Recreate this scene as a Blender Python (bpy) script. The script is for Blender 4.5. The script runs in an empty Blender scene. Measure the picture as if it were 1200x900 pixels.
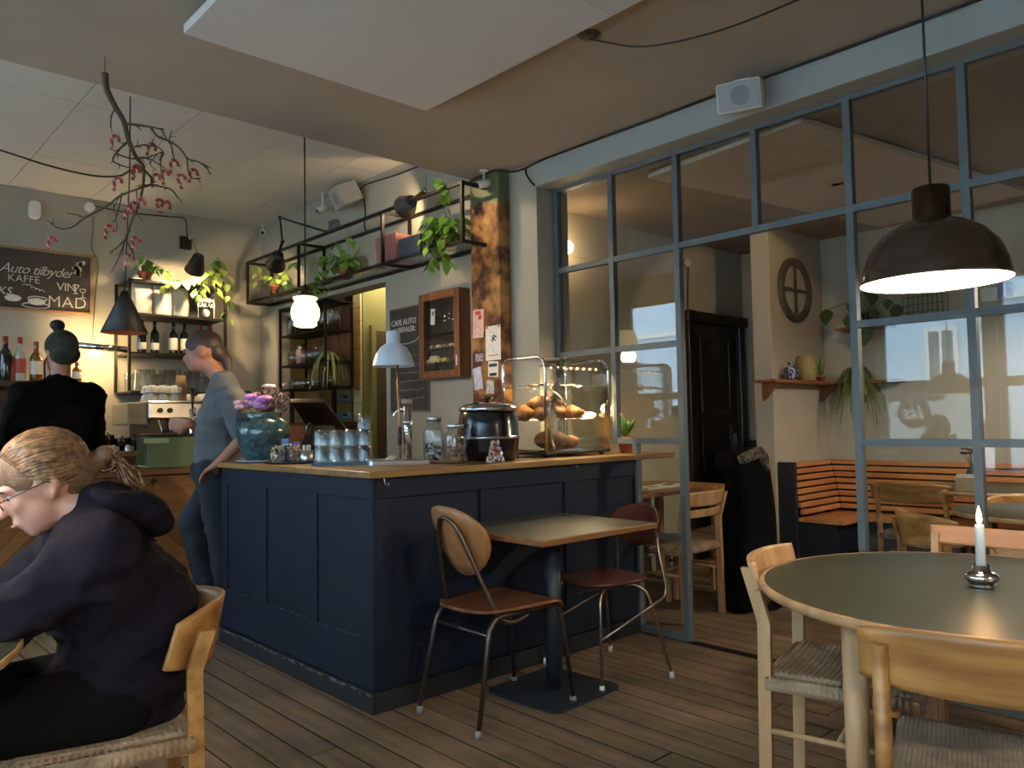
import bpy, math, random
import numpy as np
from mathutils import Vector, Matrix, Euler
random.seed(7)
SC = bpy.context.scene
COL = SC.collection
PI = math.pi

# ------------------------------------------------------------------ camera
CAM_H = 1.22
FPX = 914.0                                   # focal length in pixels of the 1200 px wide frame
YAW, PITCH, ROLL = [math.radians(a) for a in (42.70, 2.8145, -0.981)]
_f = Vector((math.sin(YAW)*math.cos(PITCH), math.cos(YAW)*math.cos(PITCH), math.sin(PITCH)))
_r0 = Vector((math.cos(YAW), -math.sin(YAW), 0)); _u0 = _r0.cross(_f)
_r = math.cos(ROLL)*_r0 + math.sin(ROLL)*_u0
_u = -math.sin(ROLL)*_r0 + math.cos(ROLL)*_u0
cam_d = bpy.data.cameras.new('camera'); cam = bpy.data.objects.new('camera', cam_d); COL.objects.link(cam)
cam_d.sensor_fit = 'HORIZONTAL'; cam_d.sensor_width = 36.0; cam_d.lens = 36.0*FPX/1200.0
cam_d.clip_start = 0.05; cam_d.clip_end = 200
cam.matrix_world = Matrix(((_r.x, _u.x, -_f.x, 0), (_r.y, _u.y, -_f.y, 0), (_r.z, _u.z, -_f.z, CAM_H), (0, 0, 0, 1)))
SC.camera = cam
def P(x, y, X=None, Y=None, Z=None, D=None):
    """a photo pixel followed to a known plane of the room"""
    d = _f + _r*((x-600)/FPX) + _u*((450-y)/FPX)
    t = X/d.x if X is not None else Y/d.y if Y is not None else (Z-CAM_H)/d.z if Z is not None else D
    return Vector((0, 0, CAM_H)) + d*t

# ------------------------------------------------------------------ world, exposure
SC.view_settings.view_transform = 'Standard'; SC.view_settings.look = 'None'
SC.view_settings.gamma = 1.0; SC.view_settings.use_curve_mapping = False
SC.view_settings.exposure = 1.1
w = bpy.data.worlds.new('overcast_sky'); SC.world = w; w.use_nodes = True
wn = w.node_tree.nodes; wl = w.node_tree.links
bg = wn['Background']
bg.inputs[0].default_value = (0.74, 0.87, 1.0, 1); bg.inputs[1].default_value = 10.5
try:
    SC.cycles.max_bounces = 8; SC.cycles.diffuse_bounces = 5; SC.cycles.glossy_bounces = 4
    SC.cycles.transmission_bounces = 8; SC.cycles.transparent_max_bounces = 24
    SC.cycles.caustics_reflective = False; SC.cycles.caustics_refractive = False
    SC.cycles.sample_clamp_indirect = 4.0
    SC.cycles.use_denoising = True
except Exception: pass

LIGHTS = []
def light(kind, name, loc, power, color, size=0.05, look=None, spot=None, blend=0.3, size_y=None, parent=None):
    d = bpy.data.lights.new(name, kind); d.energy = power; d.color = color
    if kind == 'AREA':
        d.size = size
        if size_y: d.shape = 'RECTANGLE'; d.size_y = size_y
    else: d.shadow_soft_size = size
    if kind == 'SPOT': d.spot_size = math.radians(spot); d.spot_blend = blend
    o = bpy.data.objects.new(name, d); COL.objects.link(o); o.location = loc
    if look is not None:
        o.rotation_euler = (Vector(look)-Vector(loc)).to_track_quat('-Z', 'Y').to_euler()
    LIGHTS.append(o)
    return o
WARM = (1.0, 0.70, 0.38); WARMER = (1.0, 0.56, 0.24)
# daylight comes in through the street windows in the left wall: portals guide the sky light
WIN_X = -1.6
WINDOWS = [(-1.35, 0.5, 0.6, 2.65), (0.62, 2.44, 0.6, 2.65), (2.54, 3.62, 0.85, 2.3), (4.4, 5.6, 0.85, 2.9), (5.8, 7.2, 0.85, 2.9)]
for (y0, y1, z0, z1) in WINDOWS:
    o = light('AREA', 'window_portal', (WIN_X-0.02, (y0+y1)/2, (z0+z1)/2), 1, (1, 1, 1), y1-y0, look=(5, (y0+y1)/2, (z0+z1)/2), size_y=z1-z0)
    o.data.cycles.is_portal = True
    # keep the long side along Y: local X of the lamp is horizontal after to_track_quat with Y up

# ------------------------------------------------------------------ materials
def lin(h):
    h = h.lstrip('#'); c = [int(h[i:i+2], 16)/255 for i in (0, 2, 4)]
    return tuple((v/12.92 if v <= .04045 else ((v+.055)/1.055)**2.4) for v in c)
MATS = {}
def mat(name, col, rough=0.55, metal=0.0, var=0.12, scale=6.0, bump=0.0, bscale=60.0, stretch=None, col2=None,
        detail=4.0, spec=None, bdist=.01, rnd=0.0, stain=0.0, coat=0.0, sheen=0.0, emit=None, estr=0.0, sss=0.0, contrast=None, alpha=None):
    if name in MATS: return MATS[name]
    m = bpy.data.materials.new(name); m.use_nodes = True; MATS[name] = m
    nt = m.node_tree; N = nt.nodes; L = nt.links; b = N['Principled BSDF']
    c = lin(col) if isinstance(col, str) else col
    if col2 is None:
        ca = tuple(v*(1-var) for v in c); cb = tuple(min(1, v*(1+var)) for v in c)
    else:
        ca = c; cb = lin(col2) if isinstance(col2, str) else col2
    tc = N.new('ShaderNodeTexCoord'); mp = N.new('ShaderNodeMapping'); L.new(tc.outputs['Object'], mp.inputs[0])
    if stretch: mp.inputs['Scale'].default_value = stretch
    nz = N.new('ShaderNodeTexNoise'); nz.inputs['Scale'].default_value = scale; nz.inputs['Detail'].default_value = detail
    L.new(mp.outputs[0], nz.inputs['Vector'])
    rp = N.new('ShaderNodeValToRGB'); L.new(nz.outputs[0], rp.inputs[0])
    lo, hi = contrast or (0.3, 0.7)
    rp.color_ramp.elements[0].position = lo; rp.color_ramp.elements[1].position = hi
    rp.color_ramp.elements[0].color = (*ca, 1); rp.color_ramp.elements[1].color = (*cb, 1)
    csrc = rp.outputs[0]
    if rnd:                                   # every piece a little lighter or darker than the next
        oi = N.new('ShaderNodeObjectInfo'); mr = N.new('ShaderNodeMapRange'); mr.inputs[3].default_value = 1-rnd; mr.inputs[4].default_value = 1+rnd
        mm = N.new('ShaderNodeMixRGB'); mm.blend_type = 'MULTIPLY'; mm.inputs[0].default_value = 1
        L.new(oi.outputs['Random'], mr.inputs[0]); L.new(csrc, mm.inputs[1]); L.new(mr.outputs[0], mm.inputs[2]); csrc = mm.outputs[0]
    if stain:                                 # broad worn and soiled patches running across the pieces
        gp_ = N.new('ShaderNodeNewGeometry'); n3 = N.new('ShaderNodeTexNoise'); n3.inputs['Scale'].default_value = 2.4; n3.inputs['Detail'].default_value = 6; n3.inputs['Roughness'].default_value = .65
        m3 = N.new('ShaderNodeMapRange'); m3.inputs[1].default_value = .35; m3.inputs[2].default_value = .65; m3.inputs[3].default_value = 1-stain; m3.inputs[4].default_value = 1+stain*.6
        mm3 = N.new('ShaderNodeMixRGB'); mm3.blend_type = 'MULTIPLY'; mm3.inputs[0].default_value = 1
        L.new(gp_.outputs['Position'], n3.inputs['Vector']); L.new(n3.outputs[0], m3.inputs[0]); L.new(csrc, mm3.inputs[1]); L.new(m3.outputs[0], mm3.inputs[2]); csrc = mm3.outputs[0]
    L.new(csrc, b.inputs['Base Color'])
    b.inputs['Roughness'].default_value = rough; b.inputs['Metallic'].default_value = metal
    if spec is not None: b.inputs['Specular IOR Level'].default_value = spec
    if coat: b.inputs['Coat Weight'].default_value = coat; b.inputs['Coat Roughness'].default_value = 0.08
    if sheen: b.inputs['Sheen Weight'].default_value = sheen
    if sss: b.inputs['Subsurface Weight'].default_value = sss; b.inputs['Subsurface Radius'].default_value = (.012, .005, .003)
    if emit is not None:
        b.inputs['Emission Color'].default_value = (*(lin(emit) if isinstance(emit, str) else emit), 1); b.inputs['Emission Strength'].default_value = estr
    if bump:
        n2 = N.new('ShaderNodeTexNoise'); n2.inputs['Scale'].default_value = bscale; n2.inputs['Detail'].default_value = 3
        L.new(mp.outputs[0], n2.inputs['Vector'])
        bp = N.new('ShaderNodeBump'); bp.inputs['Strength'].default_value = bump; bp.inputs['Distance'].default_value = bdist
        L.new(n2.outputs[0], bp.inputs['Height']); L.new(bp.outputs[0], b.inputs['Normal'])
    return m
def wood(name, c1, c2, axis='x', rough=0.42, scale=9.0, bump=0.06, spec=0.4, coat=0.0, k=14.0):
    st = {'x': (1, k, k), 'y': (k, 1, k), 'z': (k, k, 1)}[axis]
    return mat(name, c1, rough, 0, col2=c2, scale=scale/6, stretch=st, detail=6, bump=bump, bscale=scale, spec=spec, coat=coat, contrast=(0.32, 0.68))
def glass(name, tint=(0.97, 0.99, 0.98), ior=1.5, rough=0.0, boost=1.0, haze=0.0):
    """thin clear glass: each face mirrors by Fresnel and lets the rest straight through"""
    if name in MATS: return MATS[name]
    m = bpy.data.materials.new(name); m.use_nodes = True; MATS[name] = m
    nt = m.node_tree; N = nt.nodes; L = nt.links; N.remove(N['Principled BSDF']); out = N['Material Output']
    fr = N.new('ShaderNodeFresnel')                      # same mirror strength on both faces of the sheet
    ge = N.new('ShaderNodeNewGeometry'); io = N.new('ShaderNodeMapRange'); io.inputs[3].default_value = ior; io.inputs[4].default_value = 1/ior
    L.new(ge.outputs['Backfacing'], io.inputs[0]); L.new(io.outputs[0], fr.inputs[0])
    tr = N.new('ShaderNodeBsdfTransparent'); gl = N.new('ShaderNodeBsdfGlossy'); gl.inputs['Roughness'].default_value = rough
    nz = N.new('ShaderNodeTexNoise'); nz.inputs['Scale'].default_value = 2.0
    rp = N.new('ShaderNodeMapRange'); rp.inputs[3].default_value = 0.97; rp.inputs[4].default_value = 1.0; L.new(nz.outputs[0], rp.inputs[0])
    mc = N.new('ShaderNodeMixRGB'); mc.blend_type = 'MULTIPLY'; mc.inputs[0].default_value = 1; mc.inputs[1].default_value = (*tint, 1)
    L.new(rp.outputs[0], mc.inputs[2]); L.new(mc.outputs[0], tr.inputs[0])
    mx = N.new('ShaderNodeMixShader')
    mu = N.new('ShaderNodeMath'); mu.operation = 'MULTIPLY'; mu.inputs[1].default_value = boost; mu.use_clamp = True
    L.new(fr.outputs[0], mu.inputs[0]); L.new(mu.outputs[0], mx.inputs[0]); L.new(tr.outputs[0], mx.inputs[1]); L.new(gl.outputs[0], mx.inputs[2])
    last = mx
    if haze:
        df = N.new('ShaderNodeBsdfDiffuse'); df.inputs[0].default_value = (.8, .8, .8, 1)
        m2 = N.new('ShaderNodeMixShader'); m2.inputs[0].default_value = haze
        L.new(mx.outputs[0], m2.inputs[1]); L.new(df.outputs[0], m2.inputs[2]); last = m2
    L.new(last.outputs[0], out.inputs[0])
    return m

# ------------------------------------------------------------------ mesh builder
class MB:
    def __init__(s): s.v = []; s.f = []; s.sm = []
    def add(s, vs, fs, smooth=False, T=None):
        o = len(s.v)
        s.v += [(T @ Vector(p)) if T is not None else Vector(p) for p in vs]
        s.f += [tuple(i+o for i in f) for f in fs]; s.sm += [smooth]*len(fs); return s
    def box(s, c, d, rz=0.0, R=None):
        x, y, z = [k/2 for k in d]
        vs = [(-x, -y, -z), (x, -y, -z), (x, y, -z), (-x, y, -z), (-x, -y, z), (x, -y, z), (x, y, z), (-x, y, z)]
        fs = [(0, 3, 2, 1), (4, 5, 6, 7), (0, 1, 5, 4), (1, 2, 6, 5), (2, 3, 7, 6), (3, 0, 4, 7)]
        T = Matrix.Translation(c) @ (R.to_4x4() if R is not None else Matrix.Rotation(rz, 4, 'Z'))
        return s.add(vs, fs, False, T)
    def bb(s, x0, x1, y0, y1, z0, z1): return s.box(((x0+x1)/2, (y0+y1)/2, (z0+z1)/2), (x1-x0, y1-y0, z1-z0))
    def tube(s, pts, r, n=8, cap=True, closed=False):
        pts = [Vector(p) for p in pts]; k = len(pts)
        rs = r if isinstance(r, (list, tuple)) else [r]*k
        tang = []
        for i in range(k):
            a = pts[i-1] if (i or closed) else pts[0]; b = pts[(i+1) % k] if (i < k-1 or closed) else pts[-1]
            t = (b-a); tang.append(t.normalized() if t.length > 1e-9 else Vector((0, 0, 1)))
        ref = Vector((0, 0, 1)) if abs(tang[0].z) < .9 else Vector((1, 0, 0))
        nv = (ref - tang[0]*ref.dot(tang[0])).normalized(); vs = []
        for i in range(k):
            t = tang[i]; nv = nv - t*nv.dot(t)
            nv = nv.normalized() if nv.length > 1e-6 else t.orthogonal().normalized()
            b = t.cross(nv)
            for j in range(n):
                a = 2*PI*j/n; vs.append(pts[i] + (nv*math.cos(a)+b*math.sin(a))*rs[i])
        fs = []
        m = k if closed else k-1
        for i in range(m):
            for j in range(n):
                a = i*n+j; b = i*n+(j+1) % n; i2 = ((i+1) % k)*n
                fs.append((a, b, i2+(j+1) % n, i2+j))
        s.add(vs, fs, True)
        if cap and not closed:
            o = len(s.v)-len(vs)
            s.f.append(tuple(o+j for j in reversed(range(n)))); s.sm.append(False)
            s.f.append(tuple(o+(k-1)*n+j for j in range(n))); s.sm.append(False)
        return s
    def cyl(s, p0, p1, r0, r1=None, n=14): return s.tube([p0, p1], [r0, r0 if r1 is None else r1], n)
    def lathe(s, prof, c=(0, 0, 0), n=24, T=None, smooth=True):
        vs = []; fs = []; k = len(prof)
        for (r, z) in prof:
            for j in range(n):
                a = 2*PI*j/n; vs.append((r*math.cos(a), r*math.sin(a), z))
        for i in range(k-1):
            for j in range(n):
                fs.append((i*n+j, i*n+(j+1) % n, (i+1)*n+(j+1) % n, (i+1)*n+j))
        if prof[0][0] > 1e-4: pass
        TT = Matrix.Translation(c) @ (T if T is not None else Matrix.Identity(4))
        return s.add(vs, fs, smooth, TT)
    def sph(s, c, r, n=12, m=8, T=None):
        r = (r, r, r) if not isinstance(r, (tuple, list)) else r
        vs = [(0, 0, -r[2])]; fs = []
        for i in range(1, m):
            p = -PI/2+PI*i/m
            for j in range(n):
                a = 2*PI*j/n; vs.append((r[0]*math.cos(p)*math.cos(a), r[1]*math.cos(p)*math.sin(a), r[2]*math.sin(p)))
        vs.append((0, 0, r[2])); top = len(vs)-1
        for j in range(n): fs.append((0, 1+(j+1) % n, 1+j))
        for i in range(m-2):
            for j in range(n): fs.append((1+i*n+j, 1+i*n+(j+1) % n, 1+(i+1)*n+(j+1) % n, 1+(i+1)*n+j))
        for j in range(n): fs.append((1+(m-2)*n+j, 1+(m-2)*n+(j+1) % n, top))
        return s.add(vs, fs, True, Matrix.Translation(c) @ (T if T is not None else Matrix.Identity(4)))
    def prism(s, poly, z0, z1, T=None, smooth=False):
        n = len(poly); vs = [(x, y, z0) for x, y in poly]+[(x, y, z1) for x, y in poly]
        s.add(vs, [tuple(reversed(range(n))), tuple(range(n, 2*n))], False, T)
        o = len(s.v)-2*n
        for i in range(n): s.f.append((o+i, o+(i+1) % n, o+n+(i+1) % n, o+n+i)); s.sm.append(smooth)
        return s
    def sheet(s, g, thick=0.0, smooth=True):
        """grid of points g[i][j]; thick gives a closed shell along the normals' average"""
        R_, C_ = len(g), len(g[0]); G = [[Vector(p) for p in row] for row in g]
        vs = [p for row in G for p in row]; fs = []
        for i in range(R_-1):
            for j in range(C_-1): fs.append((i*C_+j, i*C_+j+1, (i+1)*C_+j+1, (i+1)*C_+j))
        if thick:
            nv = []
            for i in range(R_):
                for j in range(C_):
                    a = G[min(i+1, R_-1)][j]-G[max(i-1, 0)][j]; b = G[i][min(j+1, C_-1)]-G[i][max(j-1, 0)]
                    nn = b.cross(a); nv.append(nn.normalized() if nn.length > 1e-9 else Vector((0, 0, 1)))
            n0 = len(vs); vs = vs+[p+q*thick for p, q in zip(vs, nv)]
            fs = fs+[tuple(n0+i for i in reversed(f)) for f in fs]
            ring = [j for j in range(C_)]+[i*C_+C_-1 for i in range(1, R_)]+[(R_-1)*C_+j for j in range(C_-2, -1, -1)]+[i*C_ for i in range(R_-2, 0, -1)]
            for a, b in zip(ring, ring[1:]+ring[:1]): fs.append((b, a, n0+a, n0+b))
        return s.add(vs, fs, smooth)
    def mesh(s, name):
        me = bpy.data.meshes.new(name); me.from_pydata([tuple(p) for p in s.v], [], s.f)
        me.polygons.foreach_set('use_smooth', s.sm); me.update()
        return me
    def build(s, name, m, parent=None, world=False, bev=0.0, seg=2, sub=0):
        if world and parent is not None:
            Ti = WM[parent.name].inverted(); s.v = [Ti @ Vector(p) for p in s.v]
        o = bpy.data.objects.new(name, s.mesh(name)); o.data.materials.append(m); COL.objects.link(o)
        if parent is not None: o.parent = parent
        WM[o.name] = (WM[parent.name].copy() if parent is not None else Matrix.Identity(4))
        if bev:
            b = o.modifiers.new('bevel', 'BEVEL'); b.width = bev; b.segments = seg; b.limit_method = 'ANGLE'; b.angle_limit = math.radians(40)
        if sub:
            b = o.modifiers.new('subdiv', 'SUBSURF'); b.levels = sub; b.render_levels = sub
        return o
WM = {}
def tag(o, label=None, cat=None, group=None, kind=None):
    if label: o['label'] = label
    if cat: o['category'] = cat
    if group: o['group'] = group
    if kind: o['kind'] = kind
    return o
def thing(name, label, cat, loc=(0, 0, 0), rz=0.0, group=None, kind=None):
    o = bpy.data.objects.new(name, None); COL.objects.link(o); o.empty_display_size = 0.05
    o.location = loc; o.rotation_euler = (0, 0, rz)
    WM[o.name] = Matrix.Translation(loc) @ Matrix.Rotation(rz, 4, 'Z')
    return tag(o, label, cat, group, kind)
def struct(name, label=None, cat=None):
    return thing(name, label, cat, kind='structure')
def solo(mb, name, m, label, cat, group=None, kind=None, origin=None, **kw):
    """a thing that is one mesh; its origin at `origin` (world) when given"""
    if origin is not None:
        o0 = Vector(origin); mb.v = [Vector(p)-o0 for p in mb.v]
    o = mb.build(name, m, **kw)
    if origin is not None: o.location = origin; WM[o.name] = Matrix.Translation(origin)
    return tag(o, label, cat, group, kind)
def kids(o): return list(CH.get(o.name, []))
def copy_tree(o, loc=None, rz=None, label=None, parent=None, scale=None):
    c = o.copy(); COL.objects.link(c)
    if parent is not None: c.parent = parent
    for ch in [x for x in bpy.data.objects if x.parent == o]: copy_tree(ch, parent=c)
    if loc is not None: c.location = loc
    if rz is not None: c.rotation_euler = (0, 0, rz)
    if scale is not None: c.scale = (scale,)*3
    if label: c['label'] = label
    WM[c.name] = Matrix.Translation(c.location) @ Matrix.Rotation(c.rotation_euler[2], 4, 'Z')
    return c
FONT = bpy.data.fonts.load('<builtin>') if False else None
def text_mesh(txt, size, depth=0.001, shear=0.0, space=1.0, bold=0.0):
    cu = bpy.data.curves.new('txt', 'FONT'); cu.body = txt; cu.size = size; cu.extrude = depth; cu.shear = shear
    cu.space_character = space; cu.align_x = 'CENTER'; cu.align_y = 'CENTER'; cu.offset = bold
    cu.resolution_u = 2
    o = bpy.data.objects.new('txt', cu); COL.objects.link(o)
    dg = bpy.context.evaluated_depsgraph_get(); me = bpy.data.meshes.new_from_object(o.evaluated_get(dg))
    bpy.data.objects.remove(o); bpy.data.curves.remove(cu)
    return me
def lettering(txt, size, center, right, up, m, parent, depth=0.0012, shear=0.0, space=1.0, name='lettering', bold=0.0):
    """flat letters lying on a surface: right/up are the surface directions"""
    r = Vector(right).normalized(); u = Vector(up).normalized(); n = r.cross(u)
    T = Matrix(((r.x, u.x, n.x, center[0]), (r.y, u.y, n.y, center[1]), (r.z, u.z, n.z, center[2]), (0, 0, 0, 1)))
    me = text_mesh(txt, size, depth, shear, space, bold)
    me.transform(WM[parent.name].inverted() @ T if parent is not None else T); me.materials.append(m)
    o = bpy.data.objects.new(name, me); COL.objects.link(o)
    if parent is not None: o.parent = parent
    WM[o.name] = Matrix.Identity(4)
    return o
def blob(prims, voxel=0.012, smooth=6):
    """one continuous skin over overlapping tapered capsules / ellipsoids (voxel remesh); returns a mesh"""
    mb = MB()
    for p in prims:
        if p[0] == 'c':                                   # capsule: a, b, ra, rb
            _, a, b, ra, rb = p[:5]; a = Vector(a); b = Vector(b); d = b-a
            n = 6; pts = []; rs = []
            t = d.normalized() if d.length > 1e-6 else Vector((0, 0, 1))
            for i in range(5): q = -1+i/5; pts.append(a+t*ra*q); rs.append(max(.0008, ra*math.sqrt(max(0, 1-q*q))))
            pts.append(a); rs.append(ra); pts.append(b); rs.append(rb)
            for i in range(1, 6): q = i/5; pts.append(b+t*rb*q); rs.append(max(.0008, rb*math.sqrt(max(0, 1-q*q))))
            mb.tube(pts, rs, 14)
        elif p[0] == 'e':                                 # ellipsoid: c, r, R(optional 3x3)
            mb.sph(p[1], p[2], 20, 14, T=(p[3].to_4x4() if len(p) > 3 else None))
    o = bpy.data.objects.new('tmp', mb.mesh('tmp')); COL.objects.link(o)
    r = o.modifiers.new('r', 'REMESH'); r.mode = 'VOXEL'; r.voxel_size = voxel; r.use_smooth_shade = True
    if smooth:
        s = o.modifiers.new('s', 'SMOOTH'); s.factor = 0.5; s.iterations = smooth
    dg = bpy.context.evaluated_depsgraph_get(); me = bpy.data.meshes.new_from_object(o.evaluated_get(dg))
    bpy.data.objects.remove(o)
    me.polygons.foreach_set('use_smooth', [True]*len(me.polygons))
    return me
def meshobj(me, name, m, parent=None):
    me.materials.clear(); me.materials.append(m)
    o = bpy.data.objects.new(name, me); COL.objects.link(o)
    if parent is not None: o.parent = parent; WM[o.name] = WM[parent.name].copy()
    else: WM[o.name] = Matrix.Identity(4)
    return o
def arc(p0, p1, p2, n=8):
    p0, p1, p2 = Vector(p0), Vector(p1), Vector(p2)
    return [p0*(1-t)**2+p1*2*t*(1-t)+p2*t*t for t in [i/n for i in range(n+1)]]
def smooth_path(pts, n=5):
    """Catmull-Rom through the points"""
    p = [Vector(q) for q in pts]; p = [p[0]*2-p[1]]+p+[p[-1]*2-p[-2]]; out = []
    for i in range(1, len(p)-2):
        for k in range(n):
            t = k/n
            out.append(0.5*((2*p[i])+(p[i+1]-p[i-1])*t+(2*p[i-1]-5*p[i]+4*p[i+1]-p[i+2])*t*t+(3*p[i]-p[i-1]-3*p[i+1]+p[i+2])*t**3))
    out.append(p[-2]); return out

# shared materials
m_steel = mat('brushed_steel', '#b9bbbc', 0.28, 1.0, var=.06, scale=30)
m_chrome = mat('polished_chrome', '#d6d8da', 0.1, 1.0, var=.03)
m_black = mat('black_metal', '#15140f', 0.45, 0.3, var=.2, scale=20)
m_blackp = mat('black_plastic', '#0d0d0e', 0.38, 0, var=.15)
m_cable = mat('black_cable', '#0b0b0b', 0.5, 0, var=.1)
m_white = mat('white_plastic', '#c9c7c0', 0.4, 0, var=.05)
m_paper = mat('white_paper', '#d8d5cc', 0.8, 0, var=.06, scale=14)
m_greysteel = mat('blue_grey_painted_steel', '#50585a', 0.5, 0, var=.08, scale=8, bump=.03)
m_pane = glass('clear_window_glass', boost=1.15)
m_cglass = glass('clear_tumbler_glass', tint=(.95, .97, .97), ior=1.5, boost=1.5, rough=.02)
m_terracotta = mat('terracotta', '#9a5a3a', 0.85, var=.15, scale=12)
m_leaf = mat('pothos_leaf', '#57832f', 0.45, var=.35, scale=9)
m_leaf_lit = mat('lit_leaf', '#98b257', 0.5, var=.3, scale=9)  # lamplight on the leaves put into this paler green
m_stem = mat('plant_stem', '#5d6b34', 0.6)
# ================================================================== the shell
ZC, ZW, Z2 = 2.90, 3.25, 2.76            # grey ceiling, white bar ceiling, ceiling of the glazed room
XR, YB = 3.46, 7.48                      # right wall of the bar, back wall
XP = 3.65                                # plane of the glass partition
X2, Y2 = 6.55, 3.88                      # far walls of the glazed room
YF = -1.5                                # wall behind the camera
m_wall = mat('sage_grey_wall_paint', '#938f82', 0.75, var=.05, scale=3, bump=.05, bscale=90)
m_wall2 = mat('beige_wall_paint', '#a79f8c', 0.8, var=.05, scale=3, bump=.05, bscale=90)
m_ceil = mat('grey_ceiling_paint', '#9c9184', 0.85, var=.05, scale=3, bump=.05, bscale=120)
m_tile = mat('white_ceiling_board', '#c3c0ba', 0.85, var=.03, scale=4, bump=.03, bscale=150)
m_beam = mat('blue_grey_beam_paint', '#8a8d88', 0.7, var=.05, scale=4, bump=.06)
m_ceil2 = mat('brown_grey_ceiling_paint', '#8b7d70', 0.85, var=.05, scale=3)

# ---- floor of old boards, each board a piece
floor = struct('floor')
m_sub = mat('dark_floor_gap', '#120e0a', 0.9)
MB().bb(-1.8, 6.8, YF-.2, 7.7, -.2, -.022).build('subfloor', m_sub, floor)
plank_mats = [mat('worn_floorboard_%s' % n, c, 0.5, col2=c2, scale=1.6, stretch=(14, 1, 14), detail=7, bump=.12, bscale=14, contrast=(.25, .75), spec=.3, rnd=.16, stain=.35)
              for n, c, c2 in (('a', '#5c4a37', '#867056'), ('b', '#544231', '#7a644c'), ('c', '#635040', '#8d765c'))]
rnd = random.Random(3)
xw = 0.122; x = -1.62; pool = {}
while x < 6.6:
    y = YF - rnd.random()*1.5; x1 = min(x+xw-.006, 6.66)
    while y < YB:
        L = rnd.choice([2.6, 3.1, 3.6, 4.2]); y1 = min(y+L, YB+.1)
        # only where the room is (not in the wall mass or the unseen kitchen corner)
        if x < 3.5 or y < Y2:
            key = (round(x1-x, 3), round(y1-max(y, YF-.1), 2))
            if key not in pool:
                mb = MB(); a, b = key; mb.bb(0, a, 0, b-.004, -.02, 0)
                pool[key] = mb.mesh('plank')
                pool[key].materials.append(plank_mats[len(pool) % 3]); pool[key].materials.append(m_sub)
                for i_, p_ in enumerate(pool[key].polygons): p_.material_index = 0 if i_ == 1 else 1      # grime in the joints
            o = bpy.data.objects.new('plank', pool[key]); COL.objects.link(o); o.parent = floor
            o.location = (x, max(y, YF-.1), rnd.uniform(-.0012, .0))
        y = y1
    x += xw
MB().bb(3.625, 3.675, 1.6, 2.55, -.015, .004).build('threshold', m_black, floor)

# ---- ceilings
ce = struct('ceiling')
MB().bb(-1.8, 3.75, YF-.2, 4.09, ZC, ZC+.5).build('plaster_slab', m_ceil, ce)
ce2 = struct('ceiling')
MB().bb(-1.8, 3.6, 4.09, YB+.2, ZW+.02, ZW+.15).build('ceiling_board_backing', m_sub, ce2)
tx = [XR-.001] ; xs = [2.51-.62*i for i in range(-1, 8)]
xs = [XR] + [v for v in xs if v < XR-.1 and v > -1.7] + [-1.7]
ys = [4.08, 5.30, 6.50, YB+.02]
for i in range(len(xs)-1):
    for j in range(3):
        off = 0.0
        MB().bb(xs[i+1]+.0025, xs[i]-.0025, ys[j]+.0025, ys[j+1]-.0025, ZW, ZW+.02).build('ceiling_board', m_tile, ce2)
ce3 = struct('ceiling')
MB().bb(3.6, X2+.2, YF-.2, Y2+.2, Z2, Z2+.3).build('plaster_slab', m_ceil2, ce3)

# ---- walls
wl_ = struct('wall_left')
mb = MB(); ed = [YF-.2]
for (y0, y1, z0, z1) in WINDOWS:
    mb.bb(WIN_X-.2, WIN_X, ed[-1], y0, -.2, 3.4); mb.bb(WIN_X-.2, WIN_X, y0, y1, -.2, z0); mb.bb(WIN_X-.2, WIN_X, y0, y1, z1, 3.4); ed.append(y1)
mb.bb(WIN_X-.2, WIN_X, ed[-1], YB+.2, -.2, 3.4)
mb.build('plaster', m_wall, wl_)
m_wframe = mat('dark_window_frame', '#4a4f52', 0.5, var=.1)
for i, (y0, y1, z0, z1) in enumerate(WINDOWS):
    wd = struct('window_%d' % (i+1)); xm = WIN_X-.1; t = .05
    MB().bb(xm-.03, xm+.03, y0, y1, z0, z0+t).build('frame_rail', m_wframe, wd)
    MB().bb(xm-.03, xm+.03, y0, y1, z1-t, z1).build('frame_rail', m_wframe, wd)
    MB().bb(xm-.03, xm+.03, y0, y0+t, z0+t, z1-t).build('frame_stile', m_wframe, wd)
    MB().bb(xm-.03, xm+.03, y1-t, y1, z0+t, z1-t).build('frame_stile', m_wframe, wd)
    MB().bb(xm-.03, xm+.03, y0+t, y1-t, 1.5, 1.6).build('transom', m_wframe, wd)
    MB().bb(xm-.003, xm+.003, y0+t, y1-t, z0+t, 1.5).build('glass_pane', m_pane, wd)
    MB().bb(xm-.003, xm+.003, y0+t, y1-t, 1.6, z1-t).build('glass_pane', m_pane, wd)
    MB().bb(WIN_X-.02, WIN_X+.12, y0-.04, y1+.04, z0-.04, z0).build('window_sill', m_white, wd, bev=.006)
wb = struct('wall_back'); MB().bb(-1.8, 3.66, YB, YB+.2, -.2, 3.4).build('plaster', m_wall, wb)
wf = struct('wall_front'); MB().bb(-1.8, X2+.2, YF-.2, YF, -.2, 3.4).build('plaster', m_wall, wf)
wr = struct('wall_right')
mb = MB().bb(XR, XR+.14, 3.88, 5.22, -.2, 3.4).bb(XR, XR+.14, 7.12, YB, -.2, 3.4).bb(XR, XR+.14, 5.22, 7.12, 2.36, 3.4)
mb.bb(3.5, XP+.14, 3.53, 3.88, -.2, 3.4)
mb.build('plaster', m_wall, wr)
# beam along the top of the glass partition
bm = struct('trim_1'); MB().bb(3.49, 3.79, YF, 3.53, 2.735, ZC+.02).build('beam', m_beam, bm, bev=.006)
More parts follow.
